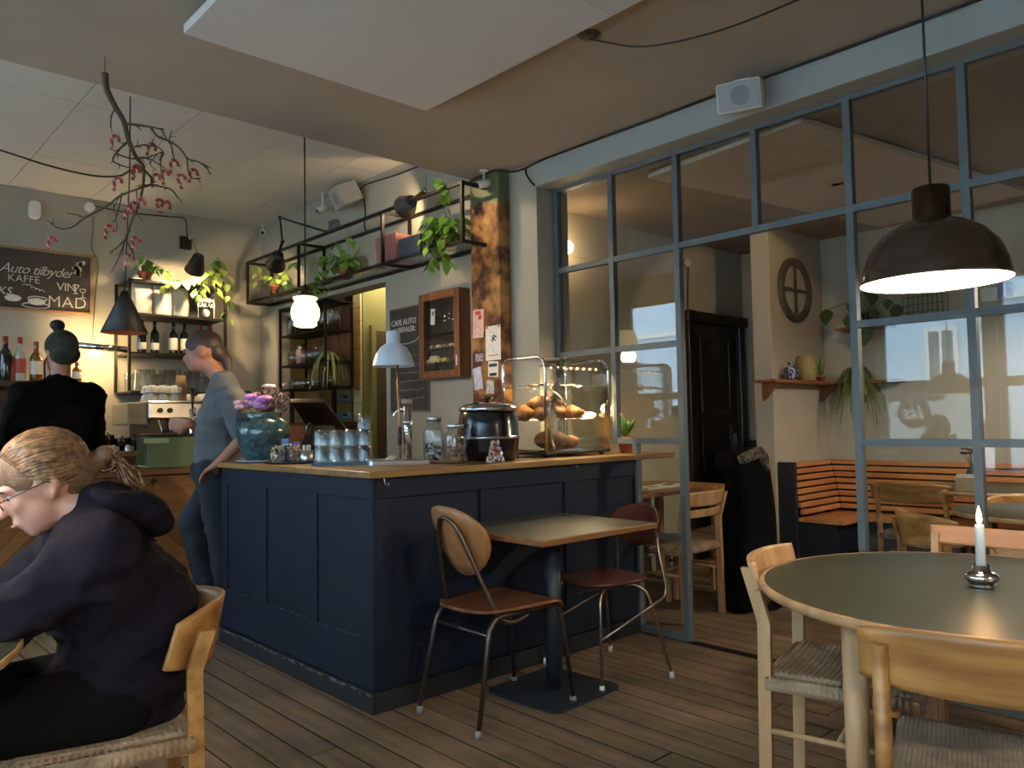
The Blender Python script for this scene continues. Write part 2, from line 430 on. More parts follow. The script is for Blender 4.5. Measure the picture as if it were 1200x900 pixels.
# walls of the glazed room
w2 = struct('wall_far'); MB().bb(X2, X2+.2, YF, Y2+.2, -.2, 3.1).build('plaster', m_wall2, w2)
w3 = struct('wall_side')
MB().bb(5.62, 6.47, Y2+.1, Y2+.15, -.2, 2.12).bb(XP+.14, 5.62, Y2, Y2+.15, -.2, 3.1).bb(6.47, X2, Y2, Y2+.15, -.2, 3.1).bb(5.62, 6.47, Y2, Y2+.15, 2.12, 3.1).build('plaster', m_wall2, w3)  # first box: unseen backing added behind the door to stop daylight leaking
w4 = struct('wall_stub'); MB().bb(5.66, X2, 3.11, 3.27, 0, Z2).build('plaster', m_wall2, w4, bev=.004)
# baseboards
bs = struct('baseboard_back'); MB().bb(-1.6, XR, YB-.02, YB, 0, .12).build('board', m_white, bs)
bs = struct('baseboard_side'); MB().bb(XP+.14, 5.6, Y2-.02, Y2, 0, .14).build('board', m_wall2, bs)

# ---- black panelled door in the glazed room's side wall
d1 = struct('door_1')
m_door = mat('black_gloss_paint', '#16120e', 0.28, var=.2, scale=5, bump=.04)
dx0, dx1, dz = 5.69, 6.40, 2.06
MB().bb(dx0-.09, dx0, Y2-.05, Y2+.05, 0, dz+.10).build('door_frame', m_door, d1, bev=.008)
MB().bb(dx1, dx1+.09, Y2-.05, Y2+.05, 0, dz+.10).build('door_frame', m_door, d1, bev=.008)
MB().bb(dx0-.12, dx1+.12, Y2-.07, Y2+.05, dz, dz+.09).build('door_head', m_door, d1, bev=.012)
lf = MB().bb(dx0, dx1, Y2-.005, Y2+.03, 0.01, dz).build('door_leaf', m_door, d1)
for (a, b) in ((.12, .62), (.72, 1.18), (1.28, 1.94)):
    mb = MB()
    for (x0, x1, z0, z1) in ((dx0+.12, dx1-.12, b-.025, b), (dx0+.12, dx1-.12, a, a+.025), (dx0+.12, dx0+.145, a, b), (dx1-.145, dx1-.12, a, b)):
        mb.bb(x0, x1, Y2-.02, Y2, z0, z1)
    mb.build('door_panel_moulding', m_door, lf, bev=.005)
mb = MB().cyl((dx1-.06, Y2-.01, .98), (dx1-.06, Y2-.05, .98), .01).cyl((dx1-.06, Y2-.05, .98), (dx1-.17, Y2-.05, .98), .009)
mb.build('door_handle', m_chrome, d1)
MB().bb(dx1-.085, dx1-.035, Y2-.012, Y2-.004, .86, 1.08).build('lock_plate', m_steel, d1)

# ---- steel and glass partition
pt = thing('glass_partition', 'tall blue-grey steel grid partition with clear glass panes beside the bar', 'partition', (XP, 2.0, 0))
YV = [3.49, 3.03, 2.555, 2.065, 1.578, 1.085, .59, .10, -.39, -.88, -1.37]
ZR = [2.73, 2.195, 1.648, 1.10, .56, .02]
hw = .017
def vbar(y, z0, z1): MB().bb(XP-.02, XP+.02, y-hw, y+hw, z0, z1).build('mullion', m_greysteel, pt, world=True)
def hbar(y0, y1, z): MB().bb(XP-.018, XP+.018, y0+hw, y1-hw, z-hw, z+hw).build('rail', m_greysteel, pt, world=True)
def pane(y0, y1, z0, z1): MB().bb(XP-.003, XP+.003, y0+hw, y1-hw, z0+hw, z1-hw).build('glass_pane', m_pane, pt, world=True)
for k, y in enumerate(YV):
    z0 = {0: 1.085, 1: 1.085, 2: 0, 3: 2.178}.get(k, 0)
    vbar(y, z0, 2.73+hw)
vbar(2.885, 0, 1.10-hw)
for k in range(len(YV)-1):
    y1, y0 = YV[k], YV[k+1]
    zs = ZR if k >= 4 else ZR[:4] if k < 2 else ZR[:2]
    for z in zs: hbar(y0, y1, z)
    for a, b in zip(zs[1:], zs[:-1]): pane(y0, y1, a, b)
for z in (.56, .02): hbar(2.555, 2.885, z)
pane(2.555, 2.885, .02, .56); pane(2.555, 2.885, .56, 1.10)
# ================================================================== bar counter
m_navy = mat('dark_navy_paint', '#091726', 0.55, spec=.3, var=.10, scale=7, bump=.05, bscale=40)
m_navyk = mat('worn_navy_kickboard', '#0e1318', 0.6, var=.3, scale=20, bump=.1)
m_slab = wood('oiled_oak_top', '#6d4c2e', '#94703f', 'x', rough=.38, scale=12)
m_slaby = wood('oiled_oak_top_cross', '#6d4c2e', '#94703f', 'y', rough=.38, scale=12)
XC, YC, YE, ZT = 1.83, 2.877, 4.47, 1.02
ct = thing('bar_counter', 'dark navy panelled bar counter with worn kickboard standing on the floorboards', 'counter', (XC, YC, 0))
MB().bb(XC+.008, XC+.60, YC+.012, YE, 0, ZT-.04).bb(XC+.60, 3.62, YC+.012, 3.5, 0, ZT-.04).build('carcass', m_navy, ct, world=True)
ye = [P(x, 600, X=XC).y for x in (438, 423, 371, 358, 312, 302, 266, 258)]
z1 = P(423, 584.4, X=XC).z; z0 = P(423, 747, X=XC).z
def frame(name, pts): MB().bb(*pts).build(name, m_navy, ct, world=True, bev=.003)
frame('panel_rail', (XC, XC+.02, YC, YE, z1, ZT-.03)); frame('panel_rail', (XC, XC+.02, YC, YE, .09, z0))
for a, b in ((YC, ye[1]), (ye[2], ye[3]), (ye[4], ye[5]), (ye[6], YE)): frame('panel_stile', (XC, XC+.02, a, b, z0, z1))
xe = [P(x, 570, Y=YC).x for x in (459, 563, 580, 662, 677, 744)]
frame('panel_rail', (XC+.02, 3.62, YC, YC+.02, z1, ZT-.03)); frame('panel_rail', (XC+.02, 3.62, YC, YC+.02, .09, z0))
for a, b in ((XC+.02, xe[0]), (xe[1], xe[2]), (xe[3], xe[4]), (xe[5], 3.62)): frame('panel_stile', (a, b, YC, YC+.02, z0, z1))
MB().bb(XC-.016, XC, YC-.016, YE, 0, .085).build('kickboard', m_navyk, ct, world=True, bev=.004)
MB().bb(XC, 3.62, YC-.016, YC, 0, .085).build('kickboard', m_navyk, ct, world=True, bev=.004)
m_chip = mat('bare_wood_chips', '#6f6a60', .8, var=.3, scale=60)
rnd = random.Random(5)
mb = MB()
for k in range(46):                                   # paint chipped off the kickboard's upper edge
    yy = rnd.uniform(YC, YE-.1); mb.box((XC-.0165, yy, .083-rnd.random()*.01), (.004, rnd.uniform(.008, .05), rnd.uniform(.003, .008)))
for k in range(30):
    s = rnd.choice(((ye[6], ye[5]), (ye[4], ye[3]), (ye[2], ye[1])))
    yy = rnd.uniform(min(s)+.02, max(s)-.02); mb.box((XC+.004, yy, z0-.001), (.006, rnd.uniform(.01, .05), .004))
mb.build('paint_chips', m_chip, ct, world=True)['kind'] = 'stuff'
tp = thing('bar_countertop', 'worn oak worktop on the navy bar counter', 'worktop', (XC, YC, ZT-.03))
MB().bb(XC-.03, XC+.64, 3.52, YE+.05, ZT-.03, ZT).build('plank', m_slaby, tp, world=True, bev=.004)
mb = MB().prism([(XC-.03, YC-.03), (3.97, YC-.03), (3.97, 3.52), (XC-.03, 3.52)], ZT-.03, ZT); mb.build('plank', m_slab, tp, world=True, bev=.005)
for i, hx in enumerate((450, 671)):
    p = P(hx, 566 if i == 0 else 546, Y=YC-.012)
    mb = MB().tube(smooth_path([(0, 0, .03), (0, -.004, .012), (0, -.012, -.006), (0, -.03, -.012), (0, -.038, .002)], 4), .0035, 6).cyl((0, 0.008, .03), (0, -.002, .03), .009)
    solo(mb, 'coat_hook', m_chrome, ('small chrome bag hook under the worktop near the counter corner', 'small chrome bag hook under the worktop beside the glass partition')[i], 'hook', 'bag hooks under the bar worktop').location = p

# ================================================================== back bar
m_hb = [wood('parquet_%s' % n, a, b, 'x', rough=.45, scale=10, k=10) for n, a, b in (('a', '#5f3d1b', '#80552a'), ('b', '#553617', '#744b22'), ('c', '#6a4520', '#8a5f2f'))]
bb_ = thing('back_bar', 'brown herringbone wood fronted back bar behind the navy counter', 'counter', (1.2, 5.45, 0))
BX0, BX1, BY0, BY1, BZ = -.3, 3.1, 5.47, 6.25, .95
MB().bb(BX0, BX1, BY0+.02, BY1, 0, BZ-.04).build('carcass', mat('dark_brown_board', '#2e1d0e', .6), bb_, world=True)
# herringbone slats, clipped to the front
def clip(poly, x0, x1, z0, z1):
    for ax, lim, sg in ((0, x0, 1), (0, x1, -1), (1, z0, 1), (1, z1, -1)):
        out = []
        for i in range(len(poly)):
            a, b = poly[i-1], poly[i]; da = (a[ax]-lim)*sg; db = (b[ax]-lim)*sg
            if da*db < 0:
                t = da/(da-db); out.append((a[0]+(b[0]-a[0])*t, a[1]+(b[1]-a[1])*t))
            if db >= 0: out.append(b)
        poly = out
        if len(poly) < 3: return None
    return poly
sl, sw = .42, .07; cnt = 0
for col_ in range(12):
    for k in range(-6, 18):
        sgn = 1 if col_ % 2 == 0 else -1
        cx = BX0+.15+col_*.297; cz = k*sw*1.4142
        d = Vector((math.cos(PI/4), sgn*math.sin(PI/4))); n = Vector((-d.y, d.x))
        q = [Vector((cx, cz))+d*(a*sl/2)+n*(b*(sw/2-.001)) for a, b in ((-1, -1), (1, -1), (1, 1), (-1, 1))]
        pl = clip([(v.x, v.y) for v in q], max(BX0, cx-.1485), min(BX1, cx+.1475), .06, BZ-.05)
        if pl and len(pl) >= 3 and cnt < 300 and cx > .9:
            T = Matrix(((1, 0, 0, 0), (0, 0, 1, BY0), (0, 1, 0, 0), (0, 0, 0, 1)))
            MB().prism(pl, 0, .018 if (k+col_) % 3 else .0165, T).build('slat', m_hb[(k+col_*2) % 3], bb_, world=True); cnt += 1
MB().bb(BX0, .9, BY0, BY0+.018, .06, BZ-.05).build('front_board', m_hb[0], bb_, world=True)
m_bktop = wood('dark_oak_back_top', '#4b3019', '#6e4a28', 'x', rough=.35, scale=10)
solo(MB().bb(BX0-.02, BX1, BY0-.03, BY1+.02, BZ-.04, BZ), 'back_bar_worktop', m_bktop, 'dark oak worktop on the herringbone back bar', 'worktop', bev=.004)
# wall bench behind the back bar carrying the coffee machine
wbk = thing('wall_bench_unit', 'dark wood wall cupboard unit under the coffee machine', 'cupboard', (1.4, 7.0, 0))
m_dkw = wood('dark_stained_wood', '#2b1a10', '#432a18', 'x', rough=.5)
MB().bb(-.6, 3.05, 6.75, YB-.01, 0, 1.0).build('carcass', m_dkw, wbk, world=True)
for k in range(5): MB().bb(-.55+k*.72, .10+k*.72, 6.73, 6.75, .12, .95).build('door', m_dkw, wbk, world=True, bev=.004)
MB().bb(-.62, 3.07, 6.72, YB-.01, 1.0, 1.04).build('top', m_bktop, wbk, world=True, bev=.004)

# ================================================================== kitchen seen through the opening
wk = struct('wall_kitchen')
m_olive = mat('olive_green_paint', '#76703a', .7, var=.05)
m_ytile = mat('cream_glazed_tile', '#b3a878', .25, var=.06, scale=8)
XK = 4.95; ysp = P(424, 430, X=XK).y
MB().bb(XK, XK+.15, 4.03, ysp, -.2, 2.9).build('plaster', m_olive, wk)
MB().bb(XK, XK+.15, ysp, 9.2, -.2, 2.9).bb(XR+.14, XK, 9.0, 9.2, -.2, 2.9).build('plaster', m_ytile, wk)
MB().bb(XR+.14, XK, 4.03, 4.18, -.2, 2.9).build('plaster', m_olive, wk)
MB().bb(XR+.14, XR+.28, YB, 9.1, -.2, 2.9).build('plaster', m_olive, wk)
MB().bb(XR+.14, XK+.1, 4.0, 9.2, 2.72, 2.9).build('kitchen_ceiling', m_ceil2, wk)
MB().bb(XR+.05, XK+.1, 4.0, 9.2, -.15, -.03).build('kitchen_floor', m_sub, wk)
# narrow tiled pier
xk = 3.95; ya = P(414, 430, X=xk).y; yb = P(422.5, 430, X=xk).y; zz = 0.0
y0_, y1_ = min(ya, yb), max(ya, yb)
MB().bb(xk+.004, xk+.03, y0_+.004, y1_-.004, 0, 2.72).build('pier_core', mat('dark_grout', '#4d4931', .9), wk)
k = 0
while zz < 2.7:
    MB().bb(xk, xk+.02, y0_+.002, y1_-.002, zz+.002, zz+.128).build('tile', m_ytile, wk, bev=.002)
    zz += .13
for i in range(5):
    for j in range(9):
        yt = P(376, 480, X=XK).y - .16*i; MB().bb(XK-.01, XK, yt-.157, yt-.003, .75+j*.11, .857+j*.11).build('tile', m_ytile, wk, bev=.002)
kd = struct('door_2'); MB().bb(xk+.03, XK, y0_-.001, y0_+.09, -.2, 2.72).build('plaster', m_olive, wk); xq0 = P(438, 430, Y=y0_).x
MB().bb(xq0, xq0+.62, y0_-.03, y0_-.002, 0, P(438, 388, Y=y0_).z).build('door_leaf', mat('brown_door_paint', '#4a3d2c', .5), kd)
MB().bb(xq0-.05, xq0, y0_-.05, y0_-.002, 0, P(438, 388, Y=y0_).z+.05).build('door_frame', m_olive, kd)
# tray rack with blue trays
rk = thing('tray_rack', 'steel rack with shelves standing in the kitchen', 'rack', (4.4, P(404, 480, X=4.4).y, 0))
m_bluetray = mat('pale_blue_plastic', '#6f96a6', .4, var=.05)
yt0 = P(396, 480, X=4.4).y; yt1 = P(413, 480, X=4.4).y; a, b = min(yt0, yt1), max(yt0, yt1)
for sx in (4.38, 4.82):
    for sy in (a-.03, b+.03): MB().bb(sx-.012, sx+.012, sy-.012, sy+.012, 0, 1.75).build('post', m_steel, rk, world=True)
for i, py in enumerate((471, 492, 512, 455)):
    z = P(404, py, X=4.4).z
    MB().bb(4.37, 4.83, a-.03, b+.03, z-.01, z).build('shelf', m_steel, rk, world=True)
    if i < 3:
        t = thing('storage_tray', ('pale blue storage tray on the upper shelf of the kitchen rack', 'pale blue storage tray on the middle shelf of the kitchen rack', 'pale blue storage tray on the lowest shelf of the kitchen rack')[i], 'tray', (4.6, (a+b)/2, z), group='blue trays in the kitchen rack')
        MB().bb(4.40, 4.80, a, b, z+.001, z+.086).build('tray_body', m_bluetray, t, world=True, bev=.006)
        MB().bb(4.397, 4.40, (a+b)/2-.04, (a+b)/2+.04, z+.045, z+.068).build('handle_slot', m_black, t, world=True)

# ================================================================== the street outside (seen mirrored in the glass panes)
m_asph = mat('pale_wet_paving', '#b4b3b0', .9, var=.1, scale=20)
gr = struct('ground'); MB().bb(-40, WIN_X-.2, -30, 40, -.6, -.45).build('street', m_asph, gr)
m_house = mat('pale_render', '#9fb3c2', .9, var=.04, scale=2)
m_dglass = mat('dark_window_pane', '#3d4a54', .15, var=.1)
hs = thing('street_house', 'pale rendered house across the street', 'building', (-9.5, 4, -.45))
MB().bb(-12, -9.5, -14, 24, -.45, 9).build('facade', m_house, hs, world=True)
def mir(x, y, X):                     # pixel seen by reflection in the partition: the real place at wall distance X
    q = P(x, y, X=2*XP-X); return Vector((X, q.y, q.z))
hy_, hy2_ = mir(1117, 420, -9.45).y, mir(1089, 420, -9.45).y; hz0_, hz1_ = mir(1100, 446, -9.45).z, mir(1100, 388, -9.45).z
for k in range(-4, 6):
    y = hy_+k*2.6; ww = hy2_-hy_
    for dz in (0, 2.9):
        f = MB().bb(-9.52, -9.45, y-.09, y+ww+.09, hz0_+dz-.09, hz1_+dz+.09).build('window_frame', m_white, hs, world=True, bev=.02)
        MB().bb(-9.46, -9.44, y, y+ww/2-.03, hz0_+dz, hz1_+dz).build('pane', m_dglass, f, world=True); MB().bb(-9.46, -9.44, y+ww/2+.03, y+ww, hz0_+dz, hz1_+dz).build('pane', m_dglass, f, world=True)
MB().bb(-9.56, -9.42, -14, 24, hz1_+.5, hz1_+.62).build('string_course', m_white, hs, world=True)
VX = -4.2; yv0 = mir(1158, 480, VX).y; lg = mir(1071, 482, VX)
van = thing('parked_van', 'white delivery van with a round dark logo parked outside the window', 'van', (VX-.95, yv0+2.4, -.45))
m_van = mat('white_van_paint', '#b4b9bc', .3, var=.03, coat=.3)
prof = [(0, -.12), (0, .55), (.06, 1.0), (.16, 1.62), (.35, 1.72), (3.55, 1.72), (3.85, 1.66), (4.45, 1.02), (5.05, .88), (5.2, .6), (5.2, -.12)]
T = Matrix(((0, 0, 1, VX-1.9), (1, 0, 0, yv0), (0, 1, 0, 0), (0, 0, 0, 1)))
MB().prism([(a, b) for a, b in prof], 0, 1.9, T).build('body', m_van, van, world=True, bev=.05, seg=3)
for (a0, a1, b0, b1) in ((.5, 1.75, 1.42, 1.60), (1.95, 2.95, 1.42, 1.60), (3.15, 3.95, 1.1, 1.5)):
    MB().bb(VX-.01, VX+.006, yv0+a0, yv0+a1, b0, b1).build('side_window', m_dglass, van, world=True)
for a0 in (1.0, 4.2):
    for sx in (VX-.12, VX-1.78):
        wh = MB().cyl((sx-.1, yv0+a0, -.12), (sx+.13, yv0+a0, -.12), .33, n=24).build('wheel', m_blackp, van, world=True)
        MB().cyl((sx+.12, yv0+a0, -.12), (sx+.14, yv0+a0, -.12), .2, n=20).build('hub_cap', m_steel, wh, world=True)
MB().bb(VX-.12, VX+.008, yv0-.015, yv0+.16, .62, 1.12).build('tail_light', mat('red_lamp_glass', '#8a2020', .2, emit='#aa2a20', estr=.3), van, world=True)
MB().bb(VX-1.95, VX+.03, yv0-.06, yv0+.12, -.1, .18).build('bumper', m_blackp, van, world=True, bev=.03)
m_logo = mat('dark_logo_print', '#1c2024', .5)
MB().cyl((VX, lg.y, lg.z-.02), (VX+.004, lg.y, lg.z-.02), .215, n=40).build('logo_disc', m_logo, van, world=True)
lettering('iss', .27, (VX+.006, lg.y, lg.z-.02), (0, 1, 0), (0, 0, 1), m_van, van, shear=.25, bold=.006)
lettering('FA', .17, (VX+.006, mir(1037, 493, VX).y, mir(1036, 493, VX).z), (0, 1, 0), (0, 0, 1), m_logo, van, shear=.2, bold=.002)
# ================================================================== furniture
m_tubed = mat('dark_bronze_tube', '#5b5148', .38, .9, var=.15, scale=30)
m_tubec = mat('worn_brass_chrome_tube', '#8a7a64', .3, .9, var=.15, scale=30)
m_walnut = wood('walnut_ply', '#55331f', '#75492c', 'x', rough=.35, scale=10)
m_redply = wood('dark_red_ply', '#3e1d14', '#5a2c1e', 'x', rough=.35, scale=10)
m_tanply = wood('tan_ply', '#7a512f', '#9a6c42', 'z', rough=.4, scale=10)
m_foot_g = mat('grey_rubber', '#77756f', .7); m_foot_w = mat('white_rubber', '#d2d0c8', .6)
def egg(w, h, n=28, k=.28):
    """outline wider at the top, narrowing to the bottom, centred"""
    out = []
    for i in range(n):
        a = 2*PI*i/n; y = math.sin(a)*h/2; out.append((math.cos(a)*w/2*(1+k*math.sin(a)), y))
    return out
# --- front café chair: dark tube frame, walnut seat, egg shaped back (faces local +x)
def cafe_chair_a():
    c = thing('cafe_chair', 'cafe chair with tan egg-shaped ply back and dark tube legs by the square table', 'chair', (2.25, 2.56, 0), 0.0)
    for s in (-1, 1):
        pts = [(-.275, s*.195, .02), (-.20, s*.175, .36)] + arc((-.20, s*.175, .36), (-.185, s*.17, .43), (-.13, s*.17, .435), 5)[1:] + arc((.15, s*.165, .435), (.215, s*.165, .435), (.225, s*.17, .37), 5) + [(.27, s*.19, .02)]
        MB().tube(pts, .0105, 10).build('leg_frame', m_tubed, c)
        for q in ((-.275, s*.195), (.27, s*.19)): MB().cyl((q[0], q[1], 0), (q[0]*.985, q[1]*.985, .03), .0155, .0145, n=12).build('rubber_foot', m_foot_g, c)
    MB().tube([(-.192, -.17, .37), (-.192, .17, .37)], .008, 8).build('crossbar', m_tubed, c)
    lp = []
    half = [(.02, .175, .42), (-.06, .178, .405), (-.12, .168, .42), (-.16, .15, .49), (-.225, .10, .68), (-.26, .062, .79), (-.272, .03, .825), (-.275, 0, .834)]
    lp = smooth_path(half + [(x, -y, z) for x, y, z in reversed(half[:-1])], 4)
    MB().tube(lp, .0105, 10).build('back_loop', m_tubed, c)
    # seat: saddle-shaped ply
    n, mm = 14, 10; g = []
    for i in range(n+1):
        u = i/n; row = []
        for j in range(mm+1):
            v = -1+2*j/mm; wd = (.20*(.80+.24*math.sin(min(1, u*1.25)*PI*.5)))*(1-.25*max(0, (.12-u)/.12)**2)*(1-.10*max(0, (u-.85)/.15)**2)
            x = -.215+.43*u; row.append((x + .02*(1-abs(v)**2.5)*(1 if u > .5 else -1)*abs(u-.5)*2, v*wd, .452-.012*(1-v*v)*math.sin(u*PI)-.03*max(0, (u-.86)/.14)**2))
        g.append(row)
    MB().sheet(g, -.012).build('seat', m_walnut, c)
    # curved egg back, leaning on the loop
    pl = egg(.34, .30, 32, .16); mb = MB(); rings = []
    for (sc) in (1.0, .66, .33): rings.append([(x*sc, y*sc) for x, y in pl])
    def pos(a, b, off):    # a across (y), b up
        zz = .735+b; xx = -.238-(b*.42) + .05*(a/.17)**2 + off
        return (xx, a, zz)
    for off in (0.004, .014):
        vs = [pos(a, b, off) for r in rings for a, b in r]+[pos(0, 0, off)]; n = len(pl); fs = []
        for k in range(2):
            for i in range(n): fs.append((k*n+i, k*n+(i+1) % n, (k+1)*n+(i+1) % n, (k+1)*n+i))
        for i in range(n): fs.append((2*n+i, 2*n+(i+1) % n, 3*n))
        if off < .01: fs = [tuple(reversed(f)) for f in fs]
        mb.add(vs, fs, True)
    n = len(pl); o1 = 0; o2 = 3*n+1
    for i in range(n): mb.f.append((o1+i, o1+(i+1) % n, o2+(i+1) % n, o2+i)); mb.sm.append(False)
    mb.build('backrest', m_tanply, c)
    for s in (-1, 1): MB().sph((-.243, s*.075, .745), .007, 8, 6).build('bolt', m_chrome, c)
    return c
cafe_chair_a()
def cafe_chair_b():
    rz = math.radians(165.5)
    c = thing('cafe_chair', 'cafe chair with dark red oval back and thin metal legs by the glass partition', 'chair', (2.955, 2.555, 0), rz)
    for s in (-1, 1):
        MB().tube([(.20, s*.25, .02), (.155, s*.185, .36)]+arc((.155, s*.185, .36), (.15, s*.175, .43), (.09, s*.15, .437), 5)[1:]+[(.02, s*.1, .437)], .008, 8).build('leg', m_tubec, c)
        MB().tube([(-.20, s*.25, .02), (-.135, s*.19, .34)]+arc((-.135, s*.19, .34), (-.12, s*.175, .43), (-.05, s*.14, .437), 5)[1:]+[(.02, s*.1, .437)], .008, 8).build('leg', m_tubec, c)
        MB().tube([(.17, s*.215, .22), (-.19, s*.20, .36)]+arc((-.19, s*.2, .36), (-.225, s*.198, .375), (-.222, s*.195, .42), 5)[1:]+[(-.20, s*.17, .60), (-.215, s*.13, .70)], .0075, 8).build('back_brace', m_tubec, c)
        for x in (.20, -.20): MB().cyl((x, s*.25, 0), (x*.99, s*.248, .03), .0125, .0115, n=12).build('rubber_foot', m_foot_w, c)
    n, mm = 14, 10; g = []
    for i in range(n+1):
        u = i/n; row = []; e = math.sqrt(max(.02, 1-abs(2*u-1)**3.2))
        for j in range(mm+1):
            v = -1+2*j/mm; row.append((-.20+.41*u, v*.20*e*(.92+.1*u), .45-.01*(1-v*v)*math.sin(u*PI)-.012*abs(2*u-1)**4))
        g.append(row)
    MB().sheet(g, -.012).build('seat', m_redply, c)
    g = []
    for i in range(13):
        b = -1+2*i/12; row = []
        e = max(.05, (1-abs(b)**2.6)**.5)
        for j in range(15):
            a = -1+2*j/14; y = a*.195*e; zz = .695+b*.10
            row.append((-.235-.03*b+.055*(y/.195)**2, y, zz))
        g.append(row)
    MB().sheet(g, .011).build('backrest', m_redply, c)
    return c
cafe_chair_b()
# --- square pedestal table
st = thing('square_table', 'small square cafe table with grey top and wooden edge on a steel pedestal', 'table', (2.55, 2.52, 0))
m_lino = mat('grey_green_linoleum', '#3a3e3a', .38, var=.08, scale=5, spec=.45)
m_edge = wood('oak_edge', '#6e4a2a', '#8f683e', 'x', rough=.4)
m_iron = mat('blue_black_cast_iron', '#2a323a', .5, .4, var=.15, scale=20)
tx0, tx1, ty0, ty1, tz = 2.185, 2.925, 2.205, 2.835, .75
MB().bb(tx0+.012, tx1-.012, ty0+.012, ty1-.012, tz-.024, tz).build('tabletop', m_lino, st, world=True)
for q in ((tx0, tx1, ty0, ty0+.012), (tx0, tx1, ty1-.012, ty1), (tx0, tx0+.012, ty0+.012, ty1-.012), (tx1-.012, tx1, ty0+.012, ty1-.012)):
    MB().bb(*q, tz-.026, tz).build('edge_strip', m_edge, st, world=True, bev=.004)
MB().cyl((2.575, 2.54, .01), (2.575, 2.54, tz-.03), .038, n=20).build('pedestal', m_iron, st, world=True)
MB().bb(2.43, 2.72, 2.40, 2.68, tz-.03, tz-.024).build('mounting_plate', m_iron, st, world=True)
T = Matrix.Translation((2.575, 2.545, 0)) @ Matrix.Rotation(.06, 4, 'Z')
def rrect(w, h, r, n=5):
    out = []
    for cx, cy, a0 in ((w/2-r, h/2-r, 0), (-w/2+r, h/2-r, PI/2), (-w/2+r, -h/2+r, PI), (w/2-r, -h/2+r, 1.5*PI)):
        out += [(cx+r*math.cos(a0+PI/2*i/n), cy+r*math.sin(a0+PI/2*i/n)) for i in range(n+1)]
    return out
MB().prism(rrect(.46, .44, .05), 0.001, .012, T).build('base_plate', m_iron, st, world=True)

# --- wooden chairs with woven seats
m_oak = wood('pale_soap_oak', '#9b7650', '#b9946a', 'z', rough=.45, scale=8)
m_oakh = wood('golden_oak_plate', '#80562a', '#b08148', 'y', rough=.38, scale=9, k=16)
m_beech = wood('pink_beech', '#a9744a', '#c08c60', 'y', rough=.45, scale=8)
def woven(name, c1, c2, k=120):
    if name in MATS: return MATS[name]
    m = mat(name, c1, .85, col2=c2, scale=14)
    N = m.node_tree.nodes; L = m.node_tree.links; b = N['Principled BSDF']; tc = [n for n in N if n.bl_idname == 'ShaderNodeTexCoord'][0]
    w1 = N.new('ShaderNodeTexWave'); w1.inputs['Scale'].default_value = k/6.28*1.0; w1.bands_direction = 'X'
    w2 = N.new('ShaderNodeTexWave'); w2.inputs['Scale'].default_value = k/6.28*1.0; w2.bands_direction = 'Y'
    L.new(tc.outputs['Object'], w1.inputs[0]); L.new(tc.outputs['Object'], w2.inputs[0])
    mm = N.new('ShaderNodeMath'); mm.operation = 'MULTIPLY'; L.new(w1.outputs['Fac'], mm.inputs[0]); L.new(w2.outputs['Fac'], mm.inputs[1])
    bp = N.new('ShaderNodeBump'); bp.inputs['Strength'].default_value = .9; bp.inputs['Distance'].default_value = .006
    L.new(mm.outputs[0], bp.inputs['Height']); L.new(bp.outputs[0], b.inputs['Normal'])
    return m
m_cord = woven('woven_paper_cord', '#7d6750', '#a58d70')
m_cordg = woven('woven_grey_cord', '#6b5f50', '#8b7d6a', 200)
def back_plate(zc, h, w, x0, curve, th=.016, flat=1.0, tilt=.10, m=None, nb=16, ends=.25):
    """curved back board across local y, centre at x0, bowing backwards"""
    g = []
    for i in range(9):
        b = -1+2*i/8; row = []
        for j in range(nb+1):
            a = -1+2*j/nb; hh = h/2*(1-ends*abs(a)**4)
            row.append((x0-curve*(1-a*a)-tilt*b*h/2, a*w/2, zc+b*hh))
        g.append(row)
    return MB().sheet(g, th)
